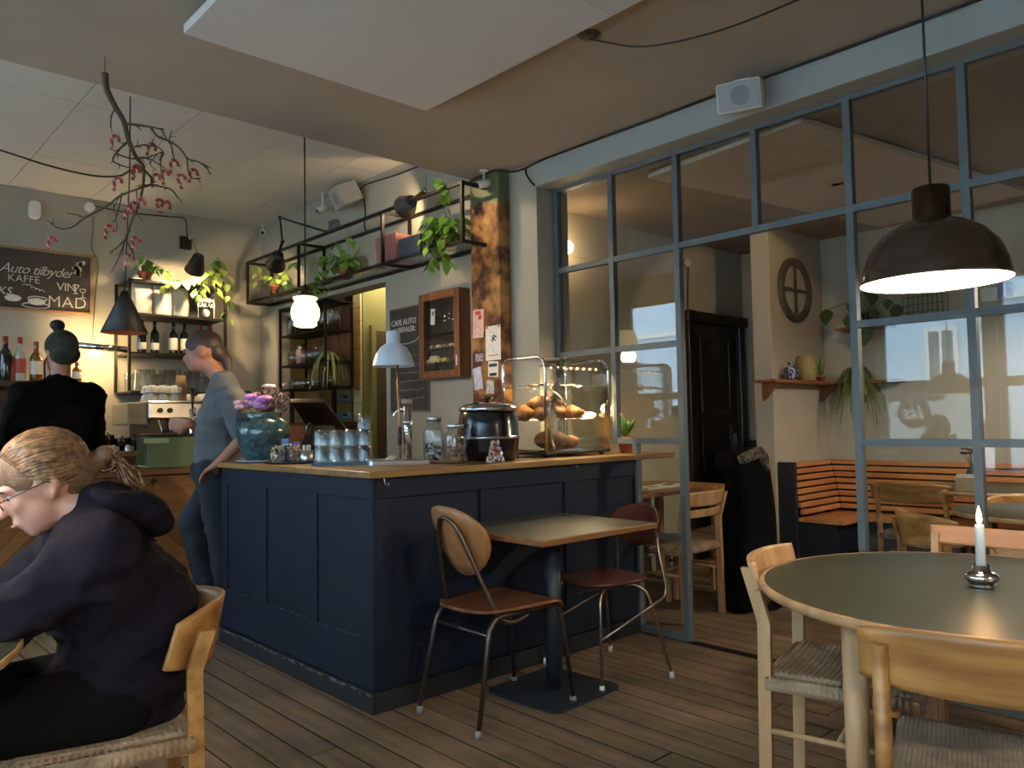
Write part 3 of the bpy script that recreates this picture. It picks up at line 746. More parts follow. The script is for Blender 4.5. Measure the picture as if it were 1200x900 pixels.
def wood_chair(name, label, loc, rz, style, group=None):
    c = thing(name, label, 'chair', loc, rz, group)
    W, D, SH = .44, .40, .44
    mw = {'j': m_oakh, 'c': m_oak, 'p': m_beech, 'w': m_oakh}[style]; ml = {'j': m_oakh, 'c': m_oak, 'p': m_oak, 'w': m_oakh}[style]
    for s in (-1, 1):
        if style == 'j':
            MB().tube([(-D/2-.04, s*W/2*.9, 0), (-D/2, s*W/2*.95, SH), (-D/2-.055, s*W/2*.93, .745)], [.014, .018, .0165], 12).build('leg', ml, c)
            MB().tube([(D/2+.01, s*W/2, 0), (D/2, s*W/2, SH+.02)], [.014, .018], 12).build('leg', ml, c)
        else:
            mb = MB()
            top_ = .70 if style == 'w' else .762; lean_ = .03 if style == 'w' else .045
            for (p, q, wd) in (((-D/2-.012, s*W/2*.93), (-D/2, s*W/2*.95), (0, SH+.16)), ((-D/2, s*W/2*.95), (-D/2-lean_, s*W/2*.97), (SH+.16, top_))):
                a = Vector((p[0], p[1], wd[0])); b = Vector((q[0], q[1], wd[1])); hx, hy = .019, .0125
                vs = [a+Vector((dx*hx, dy*hy, 0)) for dx, dy in ((-1, -1), (1, -1), (1, 1), (-1, 1))]+[b+Vector((dx*hx, dy*hy, 0)) for dx, dy in ((-1, -1), (1, -1), (1, 1), (-1, 1))]
                mb.add(vs, [(0, 3, 2, 1), (4, 5, 6, 7), (0, 1, 5, 4), (1, 2, 6, 5), (2, 3, 7, 6), (3, 0, 4, 7)])
            mb.build('leg', ml, c)
            MB().box((D/2, s*W/2, SH/2), (.032, .026, SH)).build('leg', ml, c, bev=.004)
        MB().cyl((-D/2, s*W/2*.95, SH-.16), (D/2, s*W/2, SH-.16), .009, n=8).build('stretcher', ml, c)
    MB().cyl((0, -W/2, SH-.16), (0, W/2, SH-.16), .009, n=8).build('stretcher', ml, c)
    if style == 'w':       # solid dished seat
        pass
    n = 14; g = []
    for i in range(n+1):
        u = -1+2*i/n; row = []
        for j in range(n+1):
            v = -1+2*j/n; r = max(abs(u), abs(v)); x = u*(D/2+.012); y = v*(W/2+.006)*(.97+.04*u)
            z = SH+.012-.016*(1-u*u)*(1-v*v)-.03*max(0, r-.90)/.10
            row.append((x, y, z))
        g.append(row)
    seat = MB().sheet(g, -.006).build('seat', m_cord if style != 'j' else m_cordg, c)
    for s, (a, b) in ((0, ((-D/2, -W/2*.93), (-D/2, W/2*.93))), (1, ((D/2, -W/2), (D/2, W/2))), (2, ((-D/2, -W/2*.95), (D/2, -W/2))), (3, ((-D/2, W/2*.95), (D/2, W/2)))):
        MB().tube([(a[0], a[1], SH-.018), (b[0], b[1], SH-.018)], .024, 10).build('cord_roll', m_cord if style != 'j' else m_cordg, seat)
    if style == 'j':
        back_plate(.715, .135, .50, -D/2-.03, .045, .014, tilt=.18).build('backrest', mw, c)
        for s in (-1, 1): MB().cyl((-D/2-.065, s*W/2*.93, .735), (-D/2-.055, s*W/2*.93, .735), .008, n=8).build('dowel', ml, c)
    elif style == 'c':
        back_plate(.735, .09, .46, -D/2-.03, .05, .022, tilt=.2, ends=.1).build('back_rail', mw, c)
        back_plate(.645, .045, .44, -D/2-.015, .035, .016, tilt=.2, ends=.1).build('back_rail', mw, c)
    elif style == 'p':
        back_plate(.755, .07, .47, -D/2-.05, .012, .018, tilt=.15, ends=.05).build('back_rail', mw, c)
    elif style == 'w':
        back_plate(.672, .165, .47, -D/2+.055, .15, .012, tilt=.2, ends=.35).build('backrest', mw, c)
    return c
# round table by the window side with its three chairs
RT = Vector((2.47, .735, 0))
rt = thing('round_table', 'large round table with dark green top and oak legs under the brown pendant', 'table', RT)
m_green = mat('olive_green_linoleum', '#34372b', .36, var=.07, scale=4, spec=.45)
MB().lathe([(0, .715), (.590, .715), (.590, .735), (0, .735)], n=72, smooth=False).build('tabletop', m_green, rt)
MB().lathe([(.575, .700), (.600, .712), (.606, .724), (.604, .7345), (.590, .7352), (.590, .715), (.575, .700)], n=72).build('edge_band', m_oak, rt)
for k in range(4):
    a = math.radians(158+90*k); q = Vector((.47*math.cos(a), .47*math.sin(a), 0))
    MB().tube([q*1.03+Vector((0, 0, 0)), q+Vector((0, 0, .70))], [.022, .034], 16).build('leg', m_oak, rt)
MB().bb(-.36, .36, -.03, .03, .66, .70).bb(-.03, .03, -.36, .36, .655, .70).build('cross_brace', m_oak, rt)
chC = wood_chair('dining_chair', 'pale oak chair with curved two-rail back left of the green round table', (2.435, 1.11, 0), math.radians(-76), 'c')
chJ = wood_chair('dining_chair', 'golden oak chair with wide back board tucked under the green round table', (1.99, .585, 0), math.radians(17.4), 'j')
chP = wood_chair('dining_chair', 'pinkish beech chair with straight top rail between round table and glass partition', (3.06, .93, 0), math.radians(180), 'p')
# candle on the round table
cd = thing('candle_holder', 'squat silver candle holder on the green round table', 'candle holder', (2.468, .741, .736))
MB().lathe([(0, 0), (.030, 0), (.033, .004), (.030, .009), (.036, .014), (.044, .022), (.046, .029), (.042, .037), (.030, .043), (.024, .045), (.0245, .062), (.021, .062), (.020, .05), (0, .05)], n=32).build('body', m_chrome, cd)
m_wax = mat('white_wax', '#d9d9d4', .45, var=.03, sss=.3)
cn = thing('candle', 'lit white candle in the silver holder', 'candle', (2.468, .741, .787))
MB().lathe([(0, 0), (.0128, 0), (.0118, .118), (.0105, .122), (.006, .121), (0, .119)], n=20).build('wax', m_wax, cn)
MB().cyl((0, 0, .118), (.001, 0, .128), .0011, n=6).build('wick', m_black, cn)
m_flame = mat('candle_flame', '#ffca70', .5, emit=(1.0, .58, .18), estr=14)
MB().lathe([(0, .122), (.0055, .128), (.0078, .137), (.0066, .150), (.0034, .164), (.0004, .176)], n=12).build('flame', m_flame, cn)
light('POINT', 'candle_light', (2.468, .741, .787+.15), 1.2, WARMER, .012)
# ================================================================== things on the bar worktop
# --- glazed vase with flowers
VP = Vector((1.985, 4.26, ZT))
solo(MB().lathe([(0, 0), (.12, 0), (.145, .006), (.15, .012), (.145, .013), (.11, .009), (0, .009)], n=36), 'saucer', mat('pale_grey_saucer', '#9fb0b8', .3), 'pale saucer under the teal vase on the bar', 'saucer').location = VP
m_vase = mat('teal_crackle_glaze', '#1e3236', .2, var=.45, scale=40, col2='#3f5f62', coat=.5, bump=.05)
vs = thing('flower_vase', 'round teal glazed vase at the end of the bar worktop', 'vase', VP+Vector((0, 0, .0095)))
MB().lathe([(0, 0), (.095, 0), (.105, .01), (.135, .08), (.15, .145), (.15, .175), (.135, .215), (.105, .235), (.098, .242), (.104, .262), (.104, .27), (.094, .27), (.09, .24), (.11, .2), (.12, .15), (.09, .03), (0, .02)], n=40).build('body', m_vase, vs)
def leaf_mesh(mb, base, tip, width, up=Vector((0, 0, 1)), heart=False, droop=0.0, fold=.15):
    base = Vector(base); tip = Vector(tip); d = tip-base; L = d.length
    if L < 1e-5: return
    t = d/L; s = t.cross(up); s = s.normalized() if s.length > 1e-4 else t.orthogonal().normalized(); n = s.cross(t)
    prof = [(0, .10), (.08, .75), (.25, 1.0), (.5, .82), (.75, .48), (.92, .18), (1, .0)] if heart else [(0, .08), (.2, .6), (.45, 1.0), (.7, .75), (.9, .3), (1, .0)]
    vs = []; fs = []
    for u, wd in prof:
        c = base+t*(L*u)-n*(droop*L*u*u)
        vs += [c-s*(width/2*wd)+n*(fold*width*wd*.5), c, c+s*(width/2*wd)+n*(fold*width*wd*.5)]
    k = len(prof)
    if heart: vs[0] -= t*(.12*L)*1.0; vs[2] -= t*(.12*L)
    for i in range(k-1):
        a = i*3; fs += [(a, a+1, a+4, a+3), (a+1, a+2, a+5, a+4)]
    mb.add(vs, fs, True)
def bloom(mb, c, r, n=6, rng=random):
    c = Vector(c)
    for ring, (rr, lift, m) in enumerate(((1.0, .15, n), (.65, .6, n-1), (.35, .9, 4))):
        for k in range(m):
            a = 2*PI*k/m+ring*.5+rng.random()*.3; d = Vector((math.cos(a), math.sin(a), lift))
            mb.sph(c+d*r*rr*.55, (r*.42*rr+.003,)*2+(r*.26*rr+.003,), 7, 5, T=d.to_track_quat('X', 'Z').to_matrix().to_4x4())
bq = thing('bouquet', 'bouquet of pink flowers and dark twigs standing in the teal vase', 'flowers', VP+Vector((0, 0, .10)))
rng = random.Random(11); rgt = _r0; 
m_pink = mat('pink_petal', '#cf86c4', .6, var=.25, scale=30); m_pale = mat('pale_pink_petal', '#d9a9b4', .6, var=.2, scale=30); m_mauve = mat('dark_mauve_twig', '#3a1f26', .6, var=.3)
top = VP+Vector((0, 0, .26))
for (dx, dz, r, mm) in ((-.045, .105, .034, m_pink), (-.005, .085, .036, m_pink), (-.075, .075, .03, m_pale), (-.02, .12, .03, m_pale), (-.095, .05, .026, m_pale), (.018, .095, .03, m_pink), (-.055, .06, .03, m_pink), (.03, .165, .026, m_pale), (-.03, .07, .03, m_pale), (.0, .05, .03, m_pink), (-.115, .075, .024, m_pale)):
    dep = Vector((_f.x, _f.y, 0)).normalized()*rng.uniform(-.06, .03)
    h = top+rgt*dx*1.15+dep+Vector((0, 0, dz))
    MB().tube(smooth_path([top+Vector((0, 0, -.12)), top+rgt*dx*.5+dep*.5+Vector((0, 0, .02)), h], 3), .0022, 5).build('stalk', m_stem, bq, world=True)
    mb = MB(); bloom(mb, h, r*1.5, 7, rng); mb.build('blossom', mm, bq, world=True)
mb = MB()
for k in range(26):
    dx = rng.uniform(.01, .15); dz = rng.uniform(.05, .17); dep = Vector((_f.x, _f.y, 0))*rng.uniform(-.09, .07)
    p = top+rgt*dx+dep+Vector((0, 0, dz)); mb.tube(smooth_path([top+Vector((0, 0, -.06)), top+rgt*dx*.45+dep*.4+Vector((0, 0, dz*.5)), p], 3), .0016, 4)
    for q in range(4):
        a = rng.random()*2*PI; b_ = p-Vector((0, 0, rng.random()*.06)); leaf_mesh(mb, b_, b_+Vector((math.cos(a)*.03, math.sin(a)*.03, .025)), .009)
mb.build('dark_twigs', m_mauve, bq, world=True)
mb = MB()
for (dx, dz) in ((-.14, .0), (-.10, .04), (.05, .06), (-.03, .02), (.09, .03), (-.06, .09)):
    leaf_mesh(mb, top+Vector((0, 0, .0)), top+rgt*dx*1.2+Vector((0, 0, dz)), .045, droop=.15)
mb.build('leaf_spray', mat('dark_leaf', '#33401f', .5, var=.3), bq, world=True)
# --- round black tray with sweets, sugar tins and blue sachets
TP = P(355, 543.5, Z=ZT); TP = Vector((2.03, 3.93, ZT))
solo(MB().lathe([(0, .001), (.165, .001), (.178, .012), (.181, .012), (.17, 0.0), (0, 0)], n=40), 'serving_tray', m_blackp, 'round black serving tray on the bar worktop', 'tray').location = TP
def on(x, dy=0.0, dz=.0015, ref=TP): return ref+_r0*x+Vector((_f.x, _f.y, 0)).normalized()*dy+Vector((0, 0, dz))
m_sweet = mat('wrapped_sweets', '#a89878', .5, var=.5, scale=70, col2='#d8ccb0')
def sweets_jar(loc, label, red=False):
    t = thing('sweets_jar', label, 'jar', loc, group='jars of sweets on the black tray')
    MB().lathe([(0, 0), (.04, 0), (.044, .004), (.044, .095), (.0425, .095), (.042, .006), (0, .005)], n=24).build('glass', m_cglass, t)
    mb = MB(); rg = random.Random(4+red)
    for k in range(46):
        a = rg.random()*6.28; r = rg.random()**.5*.033; mb.box((r*math.cos(a), r*math.sin(a), .012+rg.random()*.082), (.016, .012, .009), R=Euler((rg.random()*3, rg.random()*3, rg.random()*3)).to_matrix())
    o = mb.build('sweets', m_sweet if not red else mat('red_and_cream_sweets', '#8a2a22', .5, col2='#d9c9a8', scale=60), t); o['kind'] = 'stuff'
sweets_jar(on(-.098, -.04), 'glass jar of cream wrapped sweets on the black tray'); sweets_jar(on(-.018, -.01), 'glass jar of red and cream sweets on the black tray', True)
sg = thing('sugar_tin', 'small steel tin of paper sugar sticks on the black tray', 'tin', on(.055, -.03))
MB().lathe([(0, 0), (.034, 0), (.036, .003), (.036, .066), (.034, .066), (.033, .004), (0, .003)], n=24).build('tin', m_steel, sg)
mb = MB()
for k in range(12): a = k*.9; mb.box((.018*math.cos(a), .018*math.sin(a), .05), (.007, .007, .088), rz=a)
mb.build('sugar_sticks', m_paper, sg)
m_blue = mat('blue_sachet_print', '#4a64a0', .5, var=.3, scale=40)
for k, (dx, dy, dz, lab) in enumerate(((-.085, .075, 0, 'blue sachet carton standing behind the sweets jars'), (-.035, .085, 0, 'small blue carton beside the sachet carton behind the sweets'))):
    t = thing('sachet_carton', lab, 'carton', on(dx, dy), YAW*-1+.3*k)
    hh = .13 if k == 0 else .11
    MB().box((0, 0, hh/2), (.042, .04, hh)).build('carton', m_blue, t, bev=.003)
    MB().box((0, -.0205, hh*.7), (.03, .001, .018)).build('label_print', m_paper, t)
t = thing('price_card', 'small white price card leaning against the vase saucer', 'card', P(318, 538, Z=ZT), -YAW)
MB().box((0, 0, .03), (.036, .0015, .036), R=Euler((.2, PI/4, 0)).to_matrix()).build('card', m_paper, t)
# --- till: tilted screen on a stand
po = thing('till_screen', 'black touch-screen till tilted on its stand behind the sweets tray', 'till', (2.36, 4.18, ZT))
A, B, C_, D_ = P(341, 472, Y=4.05), P(381, 472, Y=4.05), P(410, 508, Y=4.30), P(363, 508, Y=4.30)
n_ = (B-A).cross(D_-A).normalized()
if n_.y > 0: n_ = -n_
vsx = [A, B, C_, D_]+[q-n_*.03 for q in (A, B, C_, D_)]
MB().add(vsx, [(0, 1, 2, 3), (7, 6, 5, 4), (0, 4, 5, 1), (1, 5, 6, 2), (2, 6, 7, 3), (3, 7, 4, 0)]).build('screen', m_blackp, po, world=True, bev=.006)
mid = (A+B+C_+D_)/4
q0 = P(368, 540, Z=ZT+.0); q0 = Vector((mid.x, mid.y-.02, ZT))
MB().add([q0+Vector((-.10, -.09, 0)), q0+Vector((.10, -.09, 0)), q0+Vector((.10, .1, 0)), q0+Vector((-.10, .1, 0)), mid+Vector((-.07, -.045, -.035)), mid+Vector((.07, -.045, -.035)), mid+Vector((.07, .05, -.055)), mid+Vector((-.07, .05, -.055))],
         [(0, 3, 2, 1), (4, 5, 6, 7), (0, 1, 5, 4), (1, 2, 6, 5), (2, 3, 7, 6), (3, 0, 4, 7)]).build('stand', m_blackp, po, world=True, bev=.008)
e = P(366, 500, Y=4.0); rr = Matrix.Rotation(.25, 3, 'Y')
MB().tube([P(357, 510, Y=3.98), P(360, 497, Y=3.98), P(366, 496, Y=3.98), P(361, 509, Y=3.98)], .0022, 6).build('card_clip', m_chrome, po, world=True)
# --- tumblers on a teal tray
GT = Vector((2.09, 3.55, ZT))
gt = solo(MB().prism(rrect(.30, .25, .02), 0, .014).prism(rrect(.26, .21, .02), .0141, .0142), 'glass_tray', mat('teal_tray', '#1c4450', .4, var=.1), 'teal tray carrying the upturned tumblers on the bar', 'tray')
gt.location = GT; gt.rotation_euler = (0, 0, -YAW+.12)
def tumbler_mesh():
    mb = MB(); prof = [(.0365, 0), (.037, .004), (.0335, .05), (.032, .074), (.028, .080), (0, .081), (0, .077), (.026, .075), (.0305, .07), (.034, .004), (.0345, 0), (.0365, 0)]
    mb.lathe(prof, n=18)
    for i in range(len(mb.v)):              # pressed facets in the wall
        v = mb.v[i]; a = math.atan2(v.y, v.x); r = math.hypot(v.x, v.y)
        if .02 < v.z < .07 and r > .03: k = 1-.05*(math.cos(a*9) < 0); mb.v[i] = Vector((v.x*k, v.y*k, v.z))
    return mb
tum = None
Rz = Matrix.Rotation(-YAW+.12, 3, 'Z')
def put_tumbler(loc, label, group):
    global tum
    if tum is None:
        tum = tumbler_mesh().build('tumbler', m_cglass); o = tum
    else:
        o = tum.copy(); COL.objects.link(o)
    o.location = loc; tag(o, label, 'glass', group)
for lay in range(2):
    for j in range(3):
        for i in range(4):
            if i == 3 and j == 0 : continue
            put_tumbler(GT+Rz @ Vector((-.108+.072*i, -.075+.072*j, .0145+lay*.0815)), 'upturned clear tumbler in the %s layer on the teal tray' % ('lower', 'upper')[lay], 'tumblers on the teal tray')
for k in range(3): put_tumbler(GT+Rz @ Vector((.108, -.075, .0145+.0815*k)), 'upturned clear tumbler in the three-high stack at the tray corner', 'tumblers in the tall stack')
# --- steel tray, tap tower, desk lamp
WT = Vector((2.265, 3.315, ZT))
wt = solo(MB().prism(rrect(.31, .20, .02), 0, .003).prism(rrect(.31, .20, .02), .003, .004), 'drip_tray', m_steel, 'shallow steel drip tray under the chrome tap tower', 'tray')
wt.location = WT; wt.rotation_euler = (0, 0, -YAW+.25)
rim = rrect(.31, .20, .02); MB().tube([(x, y, .022) for x, y in rim], .0035, 6, closed=True).build('rolled_rim', m_chrome, wt)
mb = MB(); nrim = len(rim)
mb.add([(x, y, .003) for x, y in rim]+[(x*1.0, y*1.0, .022) for x, y in rim], [(i, (i+1) % nrim, nrim+(i+1) % nrim, nrim+i) for i in range(nrim)]); mb.build('tray_wall', m_steel, wt)
p0 = Vector((2.335, 3.33, ZT+.0045))
tw = thing('tap_tower', 'slim chrome water tap tower on the steel drip tray', 'tap', p0)
MB().cyl((0, 0, 0), (0, 0, .008), .03, n=20).cyl((0, 0, .008), (0, 0, .30), .0215, n=20).build('column', m_chrome, tw)
MB().lathe([(.0235, .15), (.025, .152), (.025, .168), (.0235, .17)], n=20).lathe([(.0235, .20), (.025, .202), (.025, .21), (.0235, .212)], n=20).build('collar', m_steel, tw)
MB().box((-.004, 0, .312), (.045, .042, .026)).build('head', m_chrome, tw, bev=.004)
MB().tube(smooth_path([(0, 0, .27), (-.035*_r0.x, -.035*_r0.y, .272), (-.065*_r0.x, -.065*_r0.y, .255), (-.072*_r0.x, -.072*_r0.y, .235)], 4), .0055, 8).build('spout', m_chrome, tw)
lp0 = Vector((2.305, 3.355, ZT+.0045))
lp = thing('desk_lamp', 'white dome desk lamp on a brass stem above the tap tower', 'lamp', lp0)
m_lampw = mat('white_enamel', '#c7ccd2', .3, var=.03); m_brass = mat('brass_stem', '#a07a4c', .35, .7, var=.1)
MB().lathe([(0, 0), (.035, 0), (.035, .01), (.012, .016), (0, .016)], n=24).build('base', m_lampw, lp)
MB().tube([(0, 0, .012), (-.004*_r0.x, -.004*_r0.y, .22), (-.010*_r0.x, -.010*_r0.y, .52)], .0068, 10).build('stem', m_brass, lp)
MB().tube([(-.002, 0, .09), (-.003, 0, .18)], .0105, 12).build('grip', mat('dark_red_grip', '#40201e', .5), lp)
sh = MB().lathe([(.103, .455), (.100, .475), (.088, .515), (.065, .55), (.038, .568), (.034, .572), (.034, .625), (.028, .632), (0, .633)], n=36)
sh.lathe([(0, .628), (.027, .626), (.031, .62), (.031, .572), (.062, .546), (.084, .512), (.0965, .474), (.100, .455)], n=36)
sh.v = [v*1.04+Vector((-.03*_r0.x, -.03*_r0.y, .022)) for v in sh.v]; sh.build('shade', m_lampw, lp)
MB().sph((-.03*_r0.x, -.03*_r0.y, .535), .022).build('bulb', mat('unlit_bulb', '#d8d4c8', .3), lp)
mb = MB(); rg = random.Random(2)
g = [[(.05*math.cos(6.28*j/12)*(1-i/5)*(1+.2*math.sin(j*2)), .04*math.sin(6.28*j/12)*(1-i/5), .006+.03*math.sin(i/5*1.57)+.004*math.sin(j*3+i)) for j in range(13)] for i in range(6)]
o = solo(MB().sheet(g), 'dish_cloth', mat('white_and_red_cloth', '#c8beb0', .8, col2='#8a3a34', scale=22, contrast=(.55, .62)), 'crumpled white and red cloth on the steel drip tray', 'cloth')
o.location = WT+Vector((-.01, .045, .004))
# --- biscuit jars
def jar(loc, r, h, lab, mfill, fill, tagged=False):
    t = thing('biscuit_jar', lab, 'jar', loc)
    MB().lathe([(0, 0), (r*.92, 0), (r, .008), (r, h*.68), (r*.9, h*.79), (r*.66, h*.85), (r*.66, h*.9), (r*.62, h*.9), (r*.62, h*.85), (r*.86, h*.78), (r*.96, h*.68), (r*.96, .012), (0, .008)], n=28).build('glass', m_cglass, t)
    MB().lathe([(0, h*1.0), (r*.70, h*.995), (r*.74, h*.98), (r*.74, h*.9), (r*.70, h*.9), (r*.70, h*.96), (0, h*.96)], n=28).build('lid', m_steel, t)
    mb = MB(); rg = random.Random(int(h*1000))
    for k in range(int(26)):
        a = rg.random()*6.28; rr_ = rg.random()**.5*r*.66; mb.sph((rr_*math.cos(a), rr_*math.sin(a), .02+rg.random()*fill), (.017, .015, .009), 7, 5, T=Euler((rg.random()*3, rg.random()*3, 0)).to_matrix().to_4x4())
    mb.build('biscuits', mfill, t)['kind'] = 'stuff'
    if tagged:
        MB().box((-r*.75*_r0.x-.02, -r*.9, h*.74), (.018, .0015, .05), R=Euler((0, .6, .5)).to_matrix()).build('paper_tag', mat('kraft_tag', '#b89a72', .8), t)
jar(Vector((2.415, 3.215, ZT)), .053, .235, 'tall biscuit jar with steel lid beside the smaller jar on the bar', mat('dark_and_white_sweets', '#2e3238', .5, col2='#c9c6bc', scale=50, contrast=(.45, .55)), .075)
jar(Vector((2.455, 3.085, ZT)), .058, .195, 'shorter biscuit jar with paper tag in front of the soup kettle', mat('brown_biscuits', '#6b4634', .7, col2='#a5806a', scale=40), .11, True)
# --- soup kettle
kt = thing('soup_kettle', 'big black soup kettle with steel lid on the bar', 'kettle', (2.71, 3.13, ZT))
m_kett = mat('black_gloss_enamel', '#0e0e10', .22, var=.2, coat=.3)
MB().lathe([(0, .006), (.14, .006), (.15, .015), (.158, .06), (.164, .11), (.166, .118), (.166, .124), (.164, .13), (.160, .19), (.148, .25), (.14, .268), (0, .268)], n=48).build('body', m_kett, kt)
MB().lathe([(.1655, .117), (.170, .12), (.170, .127), (.1655, .13)], n=48).build('steel_band', m_chrome, kt)
ld = MB().lathe([(.152, .262), (.157, .268), (.157, .276), (.148, .286), (.125, .298), (.06, .308), (0, .31)], n=48).build('lid', m_chrome, kt)
MB().lathe([(0, .31), (.012, .31), (.012, .322), (.026, .326), (.028, .334), (.02, .34), (0, .341)], n=20).build('lid_knob', m_blackp, ld)
MB().box((-.10, -.02, .303), (.03, .02, .012)).build('lid_hinge', m_blackp, ld, bev=.003)
for k in range(3): a = .5+k*2.1; MB().cyl((.12*math.cos(a), .12*math.sin(a), 0), (.12*math.cos(a), .12*math.sin(a), .008), .014).build('foot', m_blackp, kt)
og = thing('tinsel_ornament', 'small red and white tinsel ornament in front of the soup kettle', 'ornament', Vector((2.60, 2.95, ZT)))
MB().lathe([(0, .115), (.006, .10), (.018, .05), (.024, .02), (.02, .005), (0, 0)], n=14).build('red_cone', mat('red_felt', '#8f2a26', .8, var=.2), og)
mb = MB(); rg = random.Random(9)
for k in range(150):
    a = rg.random()*6.28; z = rg.random()**1.5*.11; r = .012+.032*(1-z/.12)
    mb.box((r*math.cos(a), r*math.sin(a), .004+z*.95), (.010, .003, .009), R=Euler((rg.random()*3, rg.random()*3, a)).to_matrix())
mb.build('tinsel', mat('silver_tinsel', '#c9c2ba', .3, .5, var=.3, scale=50), og)['kind'] = 'stuff'
# --- black carton with a bottle print
bx = thing('drink_carton', 'black carton printed with a bottle between soup kettle and display case', 'carton', (2.955, 3.25, ZT), -YAW+.12)
MB().box((0, 0, .10), (.115, .10, .20)).build('carton', mat('black_print_board', '#101012', .45), bx, bev=.002)
m_pr = mat('grey_print_ink', '#8b8f92', .7)
MB().box((.025, -.0505, .12), (.012, .001, .10)).box((.025, -.0505, .075), (.02, .001, .055)).lathe([(.0, 0)], n=3).build('bottle_print', m_pr, bx)
MB().box((-.012, -.0505, .07), (.03, .001, .045)).build('glass_print', mat('blue_grey_print_ink', '#5a6a78', .7), bx)
mb = MB()
for k in range(9): mb.box((-.044, -.0505, .045+k*.011), (.014, .001, .006+.003*(k % 2)))
mb.box((-.044, -.0505, .165), (.016, .001, .03)); mb.build('side_lettering', mat('gold_print_ink', '#a58f58', .6), bx)
# --- heated display case with pastries
CX0, CX1, CY0, CY1, CZ0, CZ1 = 3.065, 3.60, 3.05, 3.40, ZT+.03, 1.585
dc = thing('display_case', 'lit glass pastry display case with chrome frame on the bar', 'display case', ((CX0+CX1)/2, (CY0+CY1)/2, ZT))
for x in (CX0+.03, CX1-.03):
    for y in (CY0+.04, CY1-.04): MB().cyl((x, y, ZT), (x, y, CZ0-.015), .014).build('foot', m_blackp, dc, world=True)
MB().bb(CX0-.005, CX1+.005, CY0-.005, CY1+.005, CZ0-.015, CZ0).build('base', m_blackp, dc, world=True, bev=.004)
for x in (CX0, CX1):
    pts = [(x, CY0, CZ0)]+[(x, CY0, CZ1-.07)]+arc((x, CY0, CZ1-.07), (x, CY0, CZ1), (x, CY0+.07, CZ1), 5)+arc((x, CY1-.07, CZ1), (x, CY1, CZ1), (x, CY1, CZ1-.07), 5)+[(x, CY1, CZ0)]
    MB().tube(pts, .0085, 10).build('chrome_hoop', m_chrome, dc, world=True)
    MB().bb(x-.002, x+.002, CY0+.01, CY1-.01, CZ0, CZ1-.01).build('side_glass', m_pane, dc, world=True)
g = [[Vector((x, q[1], q[2])) for x in (CX0, (CX0+CX1)/2, CX1)] for q in [(0, CY0, CZ0+.002), (0, CY0, CZ1-.07)]+[tuple(v) for v in arc((0, CY0, CZ1-.07), (0, CY0, CZ1), (0, CY0+.07, CZ1), 6)]+[(0, CY1-.02, CZ1)]]
MB().sheet(g, .003).build('front_glass', m_pane, dc, world=True)
SHZ = (1.235, 1.425)
for z in SHZ:
    MB().bb(CX0+.01, CX1-.01, CY0+.012, CY1-.01, z-.006, z).build('glass_shelf', m_pane, dc, world=True)
    for y in (CY0+.012, CY1-.012): MB().tube([(CX0, y, z-.003), (CX1, y, z-.003)], .004, 8).build('shelf_rail', m_chrome, dc, world=True)
m_led = mat('warm_led', '#ffd9a0', .4, emit=(1.0, .62, .26), estr=6)
MB().bb(CX0+.01, CX1-.01, CY0+.055, CY0+.075, CZ1-.055, CZ1-.047).build('led_strip', m_brass, dc, world=True)
for k in range(9): MB().sph((CX0+.05+k*.055, CY0+.055, CZ1-.056), .0065, 8, 6).build('led', m_led, dc, world=True)
light('AREA', 'case_led_light', ((CX0+CX1)/2, CY0+.08, CZ1-.062), 9, WARM, .48, look=((CX0+CX1)/2, CY0+.2, CZ0), size_y=.03)
hl = P(690, 483, Y=3.14)
MB().sph((hl.x, 3.14, SHZ[0]+.022), (.055, .03, .016), 16, 8).build('heat_lamp', mat('warm_heat_lamp', '#ffe0b0', .4, emit=(1.0, .66, .3), estr=12), dc, world=True)
light('POINT', 'case_heat_light', (hl.x, 3.14, SHZ[0]+.06), 3.5, WARM, .03)
MB().bb(CX0+.06, CX1-.06, CY0+.03, CY1-.05, CZ0, CZ0+.012).build('tray', m_chrome, dc, world=True, bev=.003)
m_cro = mat('baked_croissant', '#a0582a', .5, var=.35, scale=30, col2='#d68f4c', bump=.1)
def croissant(loc, rz, s=1.0, tilt=0):
    pts = []; rs = []
    for i in range(21):
        a = -1.25+2.5*i/20; pts.append((.055*math.sin(a), .05*(math.cos(a)-.6), .024)); u = 1-abs(a)/1.25
        rs.append((.006+.030*u**.7)*(1-.24*((i % 3) == 0)))
    o = MB().tube(pts, rs, 12).build('croissant', m_cro); o.location = loc; o.rotation_euler = (tilt, 0, rz); o.scale = (s,)*3
    return tag(o, 'golden brown croissant piled on the middle glass shelf', 'croissant', 'croissants in the display case')
z = SHZ[0]
for (dx, dy, dz, rz, s, tl) in ((.10, .10, 0, .3, 1.25, 0), (.20, .09, 0, 1.0, 1.3, 0), (.15, .16, 0, 2.0, 1.3, 0), (.28, .13, 0, .5, 1.25, 0), (.15, .12, .05, .2, 1.3, .2), (.22, .14, .055, 1.2, 1.3, -.2), (.07, .2, 0, .9, 1.3, 0), (.25, .2, 0, 2.4, 1.3, 0), (.19, .2, .05, .8, 1.3, .1), (.11, .15, .05, 2.6, 1.3, 0), (.33, .08, 0, 1.4, 1.2, 0)):
    croissant((CX0+dx, CY0+dy, z+dz+.004), rz, s*1.08, tl)
mb_p = []
